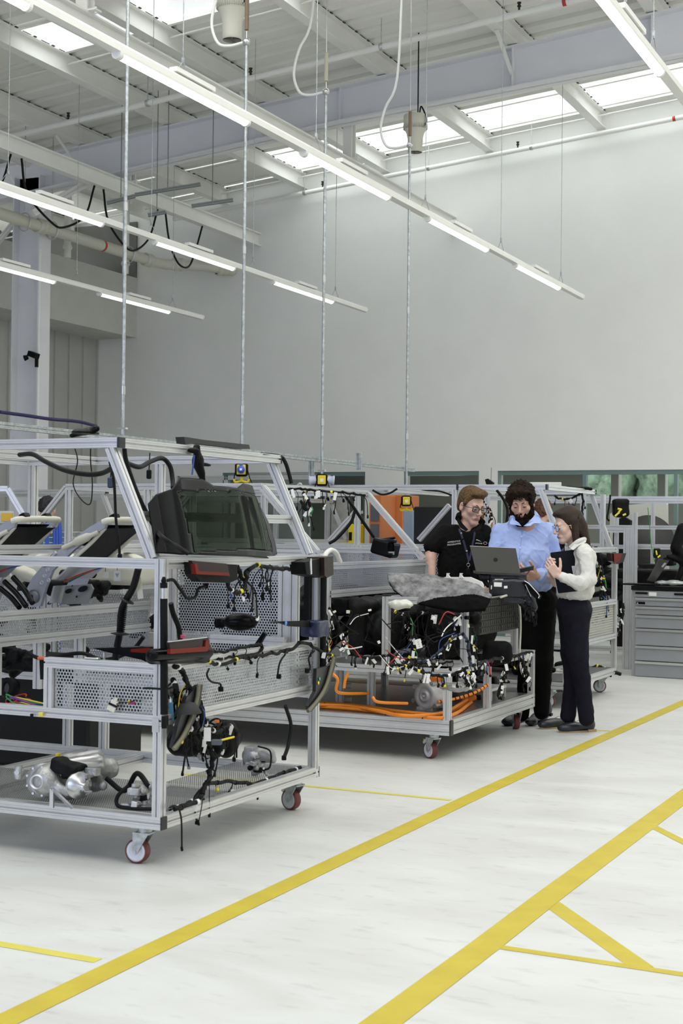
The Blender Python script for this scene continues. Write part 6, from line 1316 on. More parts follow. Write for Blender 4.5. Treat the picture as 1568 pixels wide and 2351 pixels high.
# ================================================================ PEOPLE
from mathutils.bvhtree import BVHTree
def hit(obj,px,py,lift=.002):
    b=BVHTree.FromPolygons([v.co+wloc(obj) for v in obj.data.vertices],[p.vertices[:] for p in obj.data.polygons])
    d=_ray(px,py).normalized(); r=b.ray_cast(CAM,d)
    return (r[0]-d*lift, r[1]) if r[0] is not None else (None,None)
def join(objs,name,parent):
    base=wloc(parent); V=[];F=[];MI=[];mats=[]
    for o in objs:
        off=len(V); w0=wloc(o); V+=[v.co+w0-base for v in o.data.vertices]
        mp=[]
        for m_ in o.data.materials:
            if m_ not in mats: mats.append(m_)
            mp.append(mats.index(m_))
        for p in o.data.polygons: F.append([i+off for i in p.vertices]); MI.append(mp[p.material_index])
    me=bpy.data.meshes.new(name); me.from_pydata(V,[],F)
    for m_ in mats: me.materials.append(m_)
    me.polygons.foreach_set('material_index',MI); me.polygons.foreach_set('use_smooth',[True]*len(F)); me.update()
    for o in objs: bpy.data.objects.remove(o)
    n=bpy.data.objects.new(name,me); col.objects.link(n); n.parent=parent; return n
def skin(name,c):
    m=mat(name,c,.5,0,.08,30); b=m.node_tree.nodes['Principled BSDF']; b.inputs['Subsurface Weight'].default_value=.15; b.inputs['Subsurface Radius'].default_value=(.02,.008,.004); b.inputs['Subsurface Scale'].default_value=.5; return m
SK1=skin('skin_fair',(.66,.42,.33)); SK2=skin('skin_ruddy',(.62,.37,.28)); SK3=skin('skin_pale',(.70,.48,.40)); LIP=mat('lips',(.42,.17,.15),.45); CHK=mat('flushed_skin',(.62,.33,.26),.5)
FWh=Vector((FW.x,FW.y,0)).normalized(); RXh=Vector((RX.x,RX.y,0)).normalized(); ZU=Vector((0,0,1))
def headM(yaw,pitch,roll=0):
    # yaw>0 turns the face to the right of the picture; pitch>0 looks down
    f=(-FWh*math.cos(yaw)+RXh*math.sin(yaw)); f=(f*math.cos(pitch)-ZU*math.sin(pitch)).normalized()
    r=f.cross(ZU).normalized(); u=r.cross(f).normalized()
    if roll: Q=Matrix.Rotation(roll,3,f); r=Q@r; u=Q@u
    return Matrix((r,f,u)).transposed()
class Head:
    def __init__(s,c,M,k): s.c=Vector(c); s.M=M; s.k=k
    def p(s,x,y,z): return s.c+s.M@(Vector((x,y,z))*s.k)
    def e(s,x,y,z,a,b,c,kk): return ('e',s.p(x,y,z),(a*s.k,b*s.k,c*s.k),np.array(s.M),kk*s.k)
    def cp(s,a,b,r1,r2,kk): return ('c',s.p(*a),s.p(*b),r1*s.k,r2*s.k,kk*s.k)
    def m(s,t): return ('-'+t[0],)+t[1:]
    def face(s,slim=1.,neck=True):
        L=[s.e(0,-.015,.042,.074*slim,.094,.086,0),s.e(0,.020,-.035,.056*slim,.070,.080,.03),s.cp((-.043*slim,.004,-.062),(0,.064,-.098),.022,.021,.02),s.cp((.043*slim,.004,-.062),(0,.064,-.098),.022,.021,.02),s.e(0,.070,-.100,.021,.020,.017,.02),
           s.cp((-.034,.077,.022),(.034,.077,.022),.013,.013,.015),s.e(-.040*slim,.058,-.022,.023,.022,.022,.02),s.e(.040*slim,.058,-.022,.023,.022,.022,.02),
           s.m(s.e(-.031,.100,.003,.019,.016,.012,.010)),s.m(s.e(.031,.100,.003,.019,.016,.012,.010)),
           s.e(-.030,.077,.002,.0135,.0125,.0125,.002),s.e(.030,.077,.002,.0135,.0125,.0125,.002),
           s.cp((0,.088,.012),(0,.110,-.030),.0075,.0115,.010),s.e(-.011,.098,-.036,.0085,.010,.007,.006),s.e(.011,.098,-.036,.0085,.010,.007,.006),
           s.e(0,.080,-.066,.030,.014,.016,.012),s.e(0,.0925,-.0625,.022,.0075,.0048,.003),s.e(0,.0905,-.0715,.018,.0080,.0058,.003),
           s.e(-.077*slim,-.010,-.008,.008,.020,.031,.006),s.e(.077*slim,-.010,-.008,.008,.020,.031,.006),s.m(s.e(-.084*slim,-.006,-.006,.005,.010,.018,.003)),s.m(s.e(.084*slim,-.006,-.006,.005,.010,.018,.003))]
        return L
    def build(s,name,neckpts,sk,extra=(),slim=1.,res=.0034):
        L=s.face(slim); 
        for a,b,r1,r2 in neckpts: L.append(('c',a,b,r1,r2,.02))
        L+=list(extra); lo=np.min([np.array(s.c)-.16*s.k]+[np.array(p)-.1 for q in neckpts for p in q[:2]],0); hi=np.max([np.array(s.c)+.16*s.k]+[np.array(p)+.1 for q in neckpts for p in q[:2]],0)
        Mi=np.array(s.M); c=np.array(s.c); k=s.k
        def cf(cen):
            q=(cen-c)@Mi/k
            lip=(np.abs(q[:,0])<.0235)&(q[:,1]>.086)&(q[:,2]<-.0585+0*q[:,0])&(q[:,2]>-.077)&((q[:,0]/.0235)**2+((q[:,2]+.0675)/.0095)**2<1)
            return lip.astype(int)
        return sdf_obj(name,L,lo,hi,res,[sk,LIP],None,cf)
    def features(s,t,brow,beard=False):
        for sx in(-1,1):
            m=MB(); m.tube([s.p(sx*.014,.0895,.020),s.p(sx*.028,.0895,.0265),s.p(sx*.040,.0845,.024)],[.0030*s.k,.0030*s.k,.0024*s.k,.0012*s.k],6,4); m.build('eyebrow',brow,t)
            m=MB(); m.tube([s.p(sx*.0185,.0885,-.003),s.p(sx*.030,.0915,-.0062),s.p(sx*.0425,.0835,-.003)],.0017*s.k,6,4); m.build('eyelash',mat('lash',(.03,.02,.015),.6),t)
            m=MB(); m.lathe([(0,0),(.0042*s.k,-.0006)],s.p(sx*.030,.0902,-.0022),s.M@Vector((0,1,-.1)),12,caps=False); m.build('iris',mat('iris_dark',(.04,.05,.06),.2),t)
    def glasses(s,t,m,m2=None,w=.030,h=.016,rect=True,name='glasses'):
        g=None; mb=MB()
        for sx in(-1,1):
            cx=sx*.034
            pts=[]
            for a in np.linspace(0,2*math.pi,25):
                ca,sa=math.cos(a),math.sin(a); n_=4 if rect else 2
                x=w*.93*abs(ca)**(2/n_)*(1 if ca>0 else -1); z=h*abs(sa)**(2/n_)*(1 if sa>0 else -1)
                pts.append(s.p(cx+x*.92,.1005-.35*(abs(cx+x)-.02)**2*8 ,z-.001))
            mb.tube(pts,(.0030 if rect else .0022)*s.k,6,cap=False)
        mb.tube([s.p(-.008,.103,.004),s.p(0,.105,.006),s.p(.008,.103,.004)],.002*s.k,6,3)
        g=mb.build(name,m,t)
        for sx in(-1,1):
            mb=MB(); mb.tube([s.p(sx*.062,.092,.006),s.p(sx*.079,.05,.004),s.p(sx*.080,-.01,.002)],.002*s.k,6,3); mb.build('temple_arm',m2 or m,g)
            mb=MB(); P=[]
            for a in np.linspace(0,2*math.pi,17)[:-1]: P.append(s.p(sx*.034+.026*math.cos(a),.1,h*.85*math.sin(a)-.001))
            mb.add(P,[tuple(range(16))]); mb.build('lens',GLASSC,g)
        return g
def hand(wr,f,n,s,k=1.,curls=(.5,.55,.6,.6),thumb=.6,spread=.1,side=1):
    # wr wrist point; f finger direction; n back-of-hand normal; s towards the thumb
    f=Vector(f).normalized(); n=(Vector(n)-f*Vector(n).dot(f)).normalized(); s=Vector(s); s=(s-f*s.dot(f)-n*s.dot(n)).normalized()
    M=np.array(Matrix((s,f,n)).transposed()); L=[('b',wr+f*.048*k,(.038*k,.048*k,.014*k),.012*k,M,.012*k)]
    ls=((.040,.026,.020),(.044,.028,.021),(.041,.026,.020),(.032,.021,.017))
    for i in range(4):
        a=wr+f*(.090-.004*abs(i-1))*k+s*(.029-.0195*i)*k; d=(f+s*spread*(1.3-i)*.5).normalized(); ax=d.cross(n)
        r=(.0095,.0098,.0094,.0082)[i]*k
        for j in range(3):
            th=curls[i]*(1 if j==0 else 1.15); d=Matrix.Rotation(-th,3,ax)@d if True else d
            b=a+d*ls[i][j]*k; L.append(('c',a,b,r*(1-.05*j),r*(.95-.07*j),.002*k)); a=b
    a=wr+f*.020*k+s*.030*k; d=(s*.8+f*.75-n*.25).normalized()
    for j,l in enumerate((.040,.034,.026)):
        b=a+d*l*k; L.append(('c',a,b,(.0135-.0015*j)*k,(.0118-.0015*j)*k,.006*k if j==0 else .002*k)); a=b; d=(d*(1-thumb*.35)+f*thumb*.35-n*thumb*.18).normalized()
    return L
def bound(L,pad=.03):
    P=[]
    for q in L:
        if q[0]=='c': P+=[np.array(q[1])-max(q[3],q[4]),np.array(q[1])+max(q[3],q[4]),np.array(q[2])-max(q[3],q[4]),np.array(q[2])+max(q[3],q[4])]
        elif q[0] in('e','b'): rr_=max(q[2])*1.2; P+=[np.array(q[1])-rr_,np.array(q[1])+rr_]
    P=np.array(P); return P.min(0)-pad,P.max(0)+pad
FR=np.array(Matrix.Rotation(R(38),3,FW)); FR2=np.array(Matrix.Rotation(R(-50),3,FW))
def cloth(name,L,res,m,t,amp=.004,sc=22,seed=0,cuts=(),amp2=.002,fk=1.5):
    lo,hi=bound(L); fold=lambda P,d:d+amp*.8*_vnoise(P*np.array((1,1,.7)),sc*1.3,seed)+amp2*.6*_vnoise(P,sc*5,seed+2)-amp*fk*(1-np.minimum(1,np.abs(_vnoise(P@FR*np.array((1,.9,.30)),sc*2.6,seed+5))*2.4))**2-amp*fk*.6*(1-np.minimum(1,np.abs(_vnoise(P@FR2*np.array((1,.9,.30)),sc*3.4,seed+9))*2.4))**2
    L=list(L)+list(cuts)+[('f',fold,0)]
    return sdf_obj(name,L,lo,hi,res,m,t)
Bn=np.array(BXF)
def mk(D):
    K=D/FPX
    def P(x,y,dd=0): return PD(x,y,D+dd)
    def c(a,b,r1,r2=None,k=8): return ('c',P(*a),P(*b),r1*K,(r1 if r2 is None else r2)*K,k*K)
    def e(a,r,k=8,M=None): return ('e',P(*a),(r[0]*K,r[2]*K,r[1]*K),Bn if M is None else M,k*K)   # r = (width, height, depth) in picture units
    return P,c,e,K
HM1=mat('hair_dark_blond',(.17,.10,.045),.6,0,.55,60,.5,200,colb=(.07,.04,.018),spec=.2); HM2=mat('hair_dark_brown_curls',(.024,.014,.008),.7,0,.5,70,.8,120,spec=.12); HM3=mat('hair_brown_long',(.036,.018,.009),.5,0,.5,30,.4,150,colb=(.02,.010,.006),spec=.3); BRD=mat('dark_beard',(.016,.010,.007),.9,0,.4,90,.8,240,spec=.1)
POLO=mat('black_polo_cotton',(.005,.005,.0048),.9,0,.15,20,spec=.15); BSH=mat('light_blue_shirt_cotton',(.40,.50,.83),.75,0,.12,10,.1,500,colb=(.34,.44,.78)); WSH=mat('off_white_blouse',(.66,.65,.62),.8,0,.08,10); NAVT=mat('navy_trousers',(.0065,.0065,.014),.85,0,.15,8,spec=.2); BTR=mat('black_trousers',(.003,.003,.003),.9,spec=.12); SHOE=mat('dark_leather_shoe',(.016,.018,.028),.35); SOLE=mat('tan_sole',(.42,.30,.16),.6)
def shoe(toe,heel,t,lab='shoe',w=.040,laces=True,sole=SOLE):
    toe=Vector(toe); heel=Vector(heel); d=(toe-heel).normalized(); s=Vector((-d.y,d.x,0)); L=(toe-heel).length; M=np.array(Matrix((s,d,ZU)).transposed()); c=(toe+heel)/2
    pr=[('e',heel+d*.05+ZU*.050,(w*.82,.052,.050),M,0),('e',c+d*.03+ZU*.040,(w*.95,L*.36,.036),M,.03),('e',toe-d*.060+ZU*.030,(w*.98,.066,.026),M,.03),('c',heel+d*.05+ZU*.06,heel+d*.055+ZU*.095,.038,.036,.02),('-b',c-ZU*.042,(.3,.3,.05),.001,.002)]
    lo,hi=bound(pr[:-1],.02); o=sdf_obj(lab,pr,lo,hi,.006,SHOE,t)
    m=MB(); P=[]
    for k in range(20):
        a=2*math.pi*k/20; x=math.cos(a)*w*(.98 if math.sin(a)>0 else .80); y=math.sin(a)*L*.485; P.append(c+s*x+d*y+ZU*.001)
    m.slab(P,.011,(0,0,1)); m.cbox(heel+d*.035+ZU*.010,(w*1.6,.07,.020),Matrix((s,d,ZU)).transposed()); m.build('sole',sole,o)
    if laces:
        for k in range(4):
            q=c+d*(.050-.022*k)+ZU*(.058+.007*k); MB().tube([q-s*.022,q+ZU*.008,q+s*.022],.0022,5,3).build('lace',mat('cream_tag',(.68,.66,.56),.6),o)
    return o
# ---------------------------------------------------------------- man in the black polo
D1=11.85; P,c,e,K=mk(D1)
t=thing('person','person in black polo shirt, dark glasses and lanyard looking down at the laptop','person',PD(1060,1640,11.9)*1.0); t.location.z=0
h1=Head(P(1082,1163,0),headM(R(33),R(14),R(-4)),1.17)
hd=h1.build('head',[(h1.p(0,-.015,-.06),P(1072,1205,.03),.058,.066),(P(1072,1205,.03),P(1066,1232,.05),.066,.09)],SK1)
La=[c((994,1256,.0),(987,1284,-.03),14,13,4),c((988,1282,-.03),(990,1345,-.12),13,9.5,4)]+hand(P(990,1348,-.13),(.2,.0,-1),-FWh*.2-RXh,-FWh,1.0,(.3,.3,.3,.3))
lo,hi=bound(La); arm=sdf_obj('arm',La,lo,hi,.006,SK1)
Lb=[c((1136,1256,.0),(1140,1290,-.02),13,12.5,4),c((1140,1290,-.02),(1125,1345,-.18),12.5,9.5,4)]+hand(P(1125,1348,-.19),(-.3,-.3,-1),-FWh,-RXh,1.0,(.3,.3,.3,.3))
lo,hi=bound(Lb); arm2=sdf_obj('arm',Lb,lo,hi,.007,SK1)
body=join([hd,arm,arm2],'body',t); h1.features(t,HM1)
bx=lambda p_,h,r_,k=8,rot=0:('b',P(*p_),(h[0]*K,h[2]*K,h[1]*K),r_*K,np.array(BXF@Matrix.Rotation(R(rot),3,'Y')),k*K)
sh=cloth('polo_shirt',[bx((1063,1262,.04),(53,48,30),26,0),bx((1058,1325,.05),(52,50,31),24,14),c((1024,1220,.04),(1106,1220,.04),15,15,12),c((1020,1224,.04),(993,1254,.0),19,19.5,8),c((1112,1224,.05),(1134,1252,.02),18,19,8)],.0068,POLO,t,.0040,17,1,cuts=[('-c',P(1080,1182,-.06),P(1077,1219,-.085),19*K,4*K,3*K)])
def flap(name,pts,m,t,th=.004):
    V=[P(*q) for q in pts]; n=Vector((0,0,0)); c_=sum(V,Vector())/len(V)
    mb=MB(); o=FWh*th; mb.add(V+[c_],[(i,(i+1)%len(V),len(V)) for i in range(len(V))]); mb.add([v+o for v in V]+[c_+o],[((i+1)%len(V),i,len(V)) for i in range(len(V))]); k=len(V)
    mb.add(V+[v+o for v in V],[(i,(i+1)%k,k+(i+1)%k,k+i) for i in range(k)]); return mb.build(name,m,t)
flap('collar',[(1052,1184,-.03),(1049,1196,-.10),(1056,1211,-.15),(1070,1220,-.16),(1075,1216,-.155),(1062,1202,-.12),(1055,1190,-.07)],POLO,t)
flap('collar',[(1108,1200,-.02),(1104,1214,-.12),(1090,1221,-.155),(1079,1219,-.155),(1084,1212,-.15),(1098,1206,-.11)],POLO,t)
MB().tube([P(1052,1190,-.04),P(1056,1182,.02),P(1072,1178,.09),P(1092,1186,.08),P(1108,1200,-.01)],7.5*K,8,5).build('collar_band',POLO,t)
hr=[h1.e(0,-.022,.055,.081,.098,.088,0),h1.e(-.01,.055,.108,.055,.045,.026,.03),h1.e(.02,.075,.100,.045,.030,.022,.02),h1.cp((-.076,.02,.02),(-.078,.0,-.02),.012,.008,.012),h1.cp((.076,.02,.03),(.078,.0,-.01),.012,.008,.012),h1.e(0,-.075,-.01,.06,.04,.06,.03),
    h1.m(h1.e(0,.085,.010,.085,.075,.062,.012)),h1.m(h1.e(0,.02,-.085,.12,.12,.055,.02)),h1.m(h1.e(-.085,.0,-.020,.02,.03,.034,.006)),h1.m(h1.e(.085,.0,-.020,.02,.03,.034,.006))]
def strand(h,fr,amp,ax=(1,.15,.4)):
    Mi=np.array(h.M); cc_=np.array(h.c)
    def f(P,d):
        q=(P-cc_)@Mi/h.k; return d+amp*h.k*np.sin((q[...,0]*ax[0]+q[...,1]*ax[1]+q[...,2]*ax[2])*fr+2*np.sin(q[...,1]*20))
    return ('f',f,0)
sdf_obj('hair',hr+[strand(h1,420,.0014)],np.array(h1.c)-.17,np.array(h1.c)+.19,.0034,HM1,t)
h1.glasses(t,mat('black_glasses_frame',(.012,.012,.014),.3),rect=True,w=.031,h=.0165)
def strap(name,pts,obj,wd,m,t,lift=.004):
    Q=[hit(obj,x,y,lift)[0] for x,y in pts]; Q=[q for q in Q if q]; Q=spline(Q,5) if len(Q)>2 else Q; V=[]
    for i,q in enumerate(Q):
        d=(Q[min(i+1,len(Q)-1)]-Q[max(i-1,0)]).normalized(); s=d.cross(FW).normalized()*wd/2; V+=[q+s,q-s]
    mb=MB(); n=len(Q); mb.add(V+[v+FW*.002 for v in V],[(2*i,2*i+1,2*i+3,2*i+2) for i in range(n-1)]+[(2*n+2*i,2*n+2*i+2,2*n+2*i+3,2*n+2*i+1) for i in range(n-1)]); return mb.build(name,m,t)
LANY=mat('navy_lanyard',(.025,.028,.07),.6)
ln=strap('lanyard_strap',[(1054,1214),(1060,1230),(1067,1252),(1074,1278),(1077,1288)],sh,.017,LANY,t); strap('lanyard_strap',[(1091,1216),(1089,1230),(1085,1250),(1081,1270),(1078,1287)],sh,.015,LANY,t)
for x,y in((1059,1224),(1071.5,1265)):
    q,_=hit(sh,x,y,.008); MB().lathe([(0,0),(.007,0),(.007,.001),(0,.001)],q,-FW,12).build('lanyard_logo',mat('pale_grey_tag',(.5,.52,.55),.6),ln)
q,_=hit(sh,1075,1297,.012); M_=BXF; m=MB(); m.tube([q+BXF@Vector((.013*math.cos(a),0,.013*math.sin(a))) for a in np.linspace(0,6.283,17)],.0018,6); m.tube([q+Vector((0,0,.013)),q+Vector((0,0,.034))],.002,6); m.tube([q-Vector((0,0,.013)),q-Vector((0,0,.028))],.002,6); m.build('key_ring',CHROME,t); MB().cbox(q-Vector((0,0,.055)),(.036,.006,.05),BXF,.003).build('badge_reel',BLK,t)
WT=mat('white_embroidery',(.75,.75,.73),.6)
for txt,x,y,sz in (('APPRENTICE',1042,1243.8,.0185),('PROGRAMME',1042.5,1249.8,.0185),('JAGUAR',1099.5,1247.5,.0155)):
    q,nn_=hit(sh,x,y,.013)
    if q: text_mesh('chest_lettering',txt,sz,WT,t,q,(RX+UP*(.12 if x<1080 else -.08)),UP,.0008)
q,_=hit(sh,1099,1241.5,.012); m=MB(); m.slab([q+BXF@Vector(v) for v in((-.021,0,.009),(-.012,0,.011),(.006,0,.002),(.022,0,-.008),(.004,0,-.002),(-.010,0,.003),(-.022,0,.004))],.0015,-FW); m.build('leaping_emblem',WT,t)
q,_=hit(sh,1114,1247,.012)
if q: m=MB(); m.tube([q+BXF@Vector((.014*math.cos(a),0,.010*math.sin(a))) for a in np.linspace(0,6.283,17)],.0016,5); m.build('oval_emblem',WT,t)
tr=[e((1060,1385,.05),(50,36,34),0),c((1038,1400,.05),(1036,1520,.05),24,18,12),c((1036,1520,.05),(1036,1640,.05),18,13,8),c((1084,1400,.05),(1086,1520,.05),24,18,12),c((1086,1520,.05),(1086,1640,.05),18,13,8)]
cloth('trousers',tr,.014,BTR,t,.003,12)
for x in(1036,1086): shoe(PZ(x,1662,0),PZ(x+4,1640,0)+Vector((0,.0,0)),t,laces=False,sole=BLK)
# ---------------------------------------------------------------- bearded man in the blue shirt
D2=11.35; P,c,e,K=mk(D2)
t=thing('person','bearded person with curly hair in light blue shirt and black trousers holding a phone','person',PZ(1228,1655,0)); t.location.z=0
h2=Head(P(1197,1154,0),headM(R(-14),R(20),R(3)),1.12)
hd=h2.build('head',[(h2.p(0,-.02,-.06),P(1206,1205,.06),.066,.075),(P(1206,1205,.06),P(1204,1225,.07),.075,.09)],SK2,slim=1.06)
wr=P(1229,1325,-.30); fdir=(P(1212,1313,-.36)-wr).normalized()
Lh=[c((1262,1330,-.10),(1234,1322,-.29),10.5,9,4)]+hand(wr+fdir*-.005,fdir+RXh*-.6,UP*-.45-FWh*.85,UP,1.08,(.55,.6,.65,.7),.8)
lo,hi=bound(Lh); arm=sdf_obj('arm',Lh,lo,hi,.0042,SK2)
body=join([hd,arm],'body',t); h2.features(t,BRD)
for px_y in (): pass
bx=lambda p_,h,r_,k=8,rot=0:('b',P(*p_),(h[0]*K,h[2]*K,h[1]*K),r_*K,np.array(BXF@Matrix.Rotation(R(rot),3,'Y')),k*K)
sh=cloth('shirt',[bx((1201,1262,.07),(62,48,36),30,0),bx((1206,1316,.03),(64,44,46),32,16),e((1203,1290,-.02),(56,46,46),20),c((1152,1222,.08),(1254,1219,.08),20,20,14),c((1178,1202,.10),(1230,1199,.10),9,12,12),
   c((1150,1228,.08),(1133,1285,.0),21,17,8),c((1133,1285,.0),(1150,1318,-.16),16,12,6),
   c((1260,1226,.08),(1284,1290,.03),22,19,8),c((1284,1290,.03),(1282,1318,-.05),19,18,6),c((1282,1320,-.05),(1240,1321,-.27),18,13,6)],.0068,BSH,t,.0060,13,3,amp2=.0022,cuts=[('-c',P(1196,1184,-.12),P(1200,1205,-.10),17*K,5*K,4*K),('-b',P(1205,1386,0),(100*K,90*K,20*K),.01,np.array(BXF@Matrix.Rotation(R(-7),3,'Y')),5*K)])
flap('collar',[(1176,1188,-.05),(1170,1200,-.13),(1173,1204,-.165),(1186,1205,-.20),(1197,1208,-.21),(1192,1201,-.19),(1181,1193,-.12)],BSH,t)
flap('collar',[(1228,1176,.02),(1240,1190,-.06),(1241,1201,-.13),(1226,1201,-.18),(1218,1207,-.205),(1202,1208,-.21),(1214,1198,-.17),(1225,1186,-.08)],BSH,t)
MB().tube([P(1176,1192,-.05),P(1180,1184,.04),P(1200,1176,.11),P(1222,1176,.10),P(1234,1190,-.03)],7*K,8,5).build('collar_band',BSH,t)
for x,y in((1197.5,1232.5),(1194,1259)):
    q,_=hit(sh,x,y,.002)
    if q: MB().lathe([(0,0),(.0062,0),(.0062,.0025),(0,.003)],q,-FW,12).build('button',mat('white_button',(.85,.85,.83),.3),t)
qs=[hit(sh,x,y,.0015)[0] for x,y in((1200,1213),(1199,1220),(1198,1228),(1197,1236),(1196,1244),(1195,1252),(1194,1260),(1193,1268),(1192,1276),(1192,1284))]; qs=[q for q in qs if q]
if len(qs)>2: MB().tube(qs,.0018,5).build('placket_seam',mat('blue_seam',(.26,.33,.62),.8),t)
tr=[e((1222,1378,.04),(58,34,46),0),c((1196,1400,.05),(1212,1520,.0),30,22,14),c((1212,1520,.0),(1200,1640,.0),22,14,8),c((1246,1395,.07),(1246,1520,.02),31,23,14),c((1246,1520,.02),(1243,1635,.0),23,17,8)]
cloth('trousers',tr,.011,BTR,t,.003,14)
shoe(PZ(1160,1668,0),PZ(1206,1652,0),t,laces=False,sole=BLK,w=.05); shoe(PZ(1216,1668,0),PZ(1258,1642,0),t,laces=False,sole=BLK,w=.05)
hr=[h2.e(0,-.020,.055,.092,.106,.096,0),h2.e(0,.062,.098,.074,.042,.034,.03),h2.e(-.072,.01,.045,.026,.055,.055,.03),h2.e(.072,.01,.045,.026,.055,.055,.03),h2.e(0,-.08,-.01,.07,.045,.07,.03),
    h2.m(h2.e(0,.100,.008,.070,.060,.062,.010)),h2.m(h2.e(0,.02,-.095,.14,.13,.055,.02))]
def curls(h,sd=0):
    Mi=np.array(h.M); cc_=np.array(h.c)
    def f(P,d):
        q=(P-cc_)@Mi/h.k; return d+h.k*(.0075*_vnoise(q,95,sd)+.006*_vnoise(q,170,sd+3))
    return ('f',f,0)
sdf_obj('hair',hr+[curls(h2)],np.array(h2.c)-.19,np.array(h2.c)+.20,.0038,HM2,t)
rr=random.Random(4)
for k in range(46):
    a=rr.uniform(0,6.28); b=rr.uniform(-.1,1.4); q=Vector((math.cos(a)*math.cos(b)*.094,math.sin(a)*math.cos(b)*.10-.01,math.sin(b)*.098+.055))
    if q.y>.05 and q.z<.10: continue
    r0=rr.uniform(.006,.013); u=Vector((rr.uniform(-1,1),rr.uniform(-1,1),rr.uniform(-1,1))).normalized(); v=u.orthogonal().normalized(); w_=u.cross(v)
    MB().tube([h2.p(*(q+(v*math.cos(x)+w_*math.sin(x))*r0)) for x in np.linspace(0,4.6,8)],.0022,4).build('curl',HM2,t)
for k in range(26):
    x=rr.uniform(-.055,.055); z=rr.uniform(.052,.085); r0=rr.uniform(.005,.010); y=.092+.006*(1-abs(x)/.055); ph0=rr.uniform(0,6)
    MB().tube([h2.p(x+r0*math.cos(a_+ph0),y+.004*math.sin(a_*.7),z+r0*math.sin(a_+ph0)) for a_ in np.linspace(0,4.2,8)],.0030,4).build('curl',HM2,t)
bd=[h2.cp((-.074,.0,.0),(-.056,.036,-.072),.012,.024,.01),h2.cp((.074,.0,.0),(.056,.036,-.072),.012,.024,.01),h2.cp((-.054,.034,-.076),(0,.070,-.114),.028,.030,.02),h2.cp((.054,.034,-.076),(0,.070,-.114),.028,.030,.02),h2.e(0,.060,-.116,.046,.038,.034,.02),h2.cp((-.027,.088,-.060),(0,.1040,-.0510),.0058,.0062,.004),h2.cp((.027,.088,-.060),(0,.1040,-.0510),.0058,.0062,.004),h2.cp((-.030,.086,-.06),(-.024,.086,-.090),.008,.012,.006),h2.cp((.030,.086,-.06),(.024,.086,-.090),.008,.012,.006),h2.e(0,.085,-.092,.022,.012,.010,.008),
    h2.m(h2.e(0,.106,-.0675,.0185,.020,.0085,.003))]
sdf_obj('beard',bd+[curls(h2,7)],np.array(h2.c)-.19,np.array(h2.c)+.16,.0036,BRD,t)
# phone
ph=P(1208,1307,-.40); Mp=BXF@Matrix.Rotation(R(-12),3,'Y')@Matrix.Rotation(R(-28),3,'X')
t2=thing('phone','dark phone held over the laptop by the bearded person','phone',ph); MB().cbox(ph,(.115,.068,.009),Mp,.003).build('body',mat('dark_phone',(.05,.055,.07),.3,.4),t2)
MB().cbox(ph+Mp@Vector((0,0,.005)),(.105,.060,.001),Mp).build('screen',mat('phone_screen',(.015,.016,.02),.12),t2)
MB().tube([P(1214,1320,-.36),P(1213,1323,-.37),P(1211,1323,-.37)],.002,6).build('ring',CHROME,t)
loopcable('thin_lead','thin black lead hanging from the phone to the black module',[P(1216,1310,-.4),P(1205,1322,-.55),P(1190,1322,-.75),P(1180,1332,-.9),P(1172,1345,-.95)],.0025)
# ---------------------------------------------------------------- woman with the folder
D3=11.0; P,c,e,K=mk(D3)
t=thing('person','person with long brown hair and glasses in an off white blouse hugging a dark folder','person',PZ(1320,1680,0)); t.location.z=0
h3=Head(P(1303,1206,0),headM(R(-76),R(15)),1.02)
hd=h3.build('head',[(h3.p(0,-.02,-.06),P(1320,1248,.03),.050,.050),(P(1320,1248,.03),P(1332,1268,.04),.052,.07)],SK3,slim=.95,res=.0032)
w1=P(1281,1322,-.30); fd=(P(1264,1300,-.29)-w1)
A=[c((1300,1330,-.30),(1283,1323,-.30),8,7.5,3)]+hand(w1,fd,-FWh-RXh*.3,UP*1+RXh*.6,.95,(.35,.45,.5,.5),.7)
lo,hi=bound(A); a1=sdf_obj('arm',A,lo,hi,.0038,SK3)
w2=P(1262,1322,-.10); A=[c((1275,1340,.0),(1262,1322,-.08),8,7,3)]+[('b',P(1262,1303,-.12),(.014,.036,.040),.012,Bn,.01)]
for k in range(4): A+=[('c',P(1258-(.5 if k in(1,2) else 0),1283.5+6.2*k,-.15),P(1262,1283.5+6.4*k,-.27),.0105,.0100,.002),('c',P(1262,1283.5+6.4*k,-.27),P(1274-abs(k-1)*1.2,1284.5+6.4*k,-.285),.0098,.0088,.002)]
lo,hi=bound(A); a2=sdf_obj('arm',A,lo,hi,.0038,SK3)
body=join([hd,a1,a2],'body',t); h3.features(t,HM3)
bx=lambda p_,h,r_,k=8,rot=0:('b',P(*p_),(h[0]*K,h[2]*K,h[1]*K),r_*K,np.array(BXF@Matrix.Rotation(R(rot),3,'Y')),k*K)
sh=cloth('blouse',[bx((1330,1296,.03),(32,42,46),24,0,8),bx((1323,1345,.02),(36,30,46),22,12),c((1336,1264,-.10),(1336,1264,.16),17,17,10),c((1326,1254,.02),(1336,1262,.05),13,15,8),
   c((1343,1272,-.14),(1351,1328,-.20),17,15.5,6),c((1351,1330,-.20),(1330,1340,-.26),16.5,15,5),c((1330,1340,-.26),(1291,1325,-.30),15,10.5,5),
   c((1335,1270,.18),(1325,1330,.14),16,14,6),c((1325,1332,.14),(1284,1338,.0),14,11,5),e((1318,1366,.02),(38,14,46),8)],.0064,WSH,t,.0048,16,5,amp2=.0020,cuts=[('-c',P(1300,1238,.0),P(1312,1256,.0),14*K,6*K,3*K)])
flap('collar',[(1343,1234,-.02),(1346,1244,-.10),(1330,1252,-.15),(1316,1263,-.16),(1309,1259,-.13),(1320,1247,-.10),(1332,1238,-.06)],WSH,t,.006)
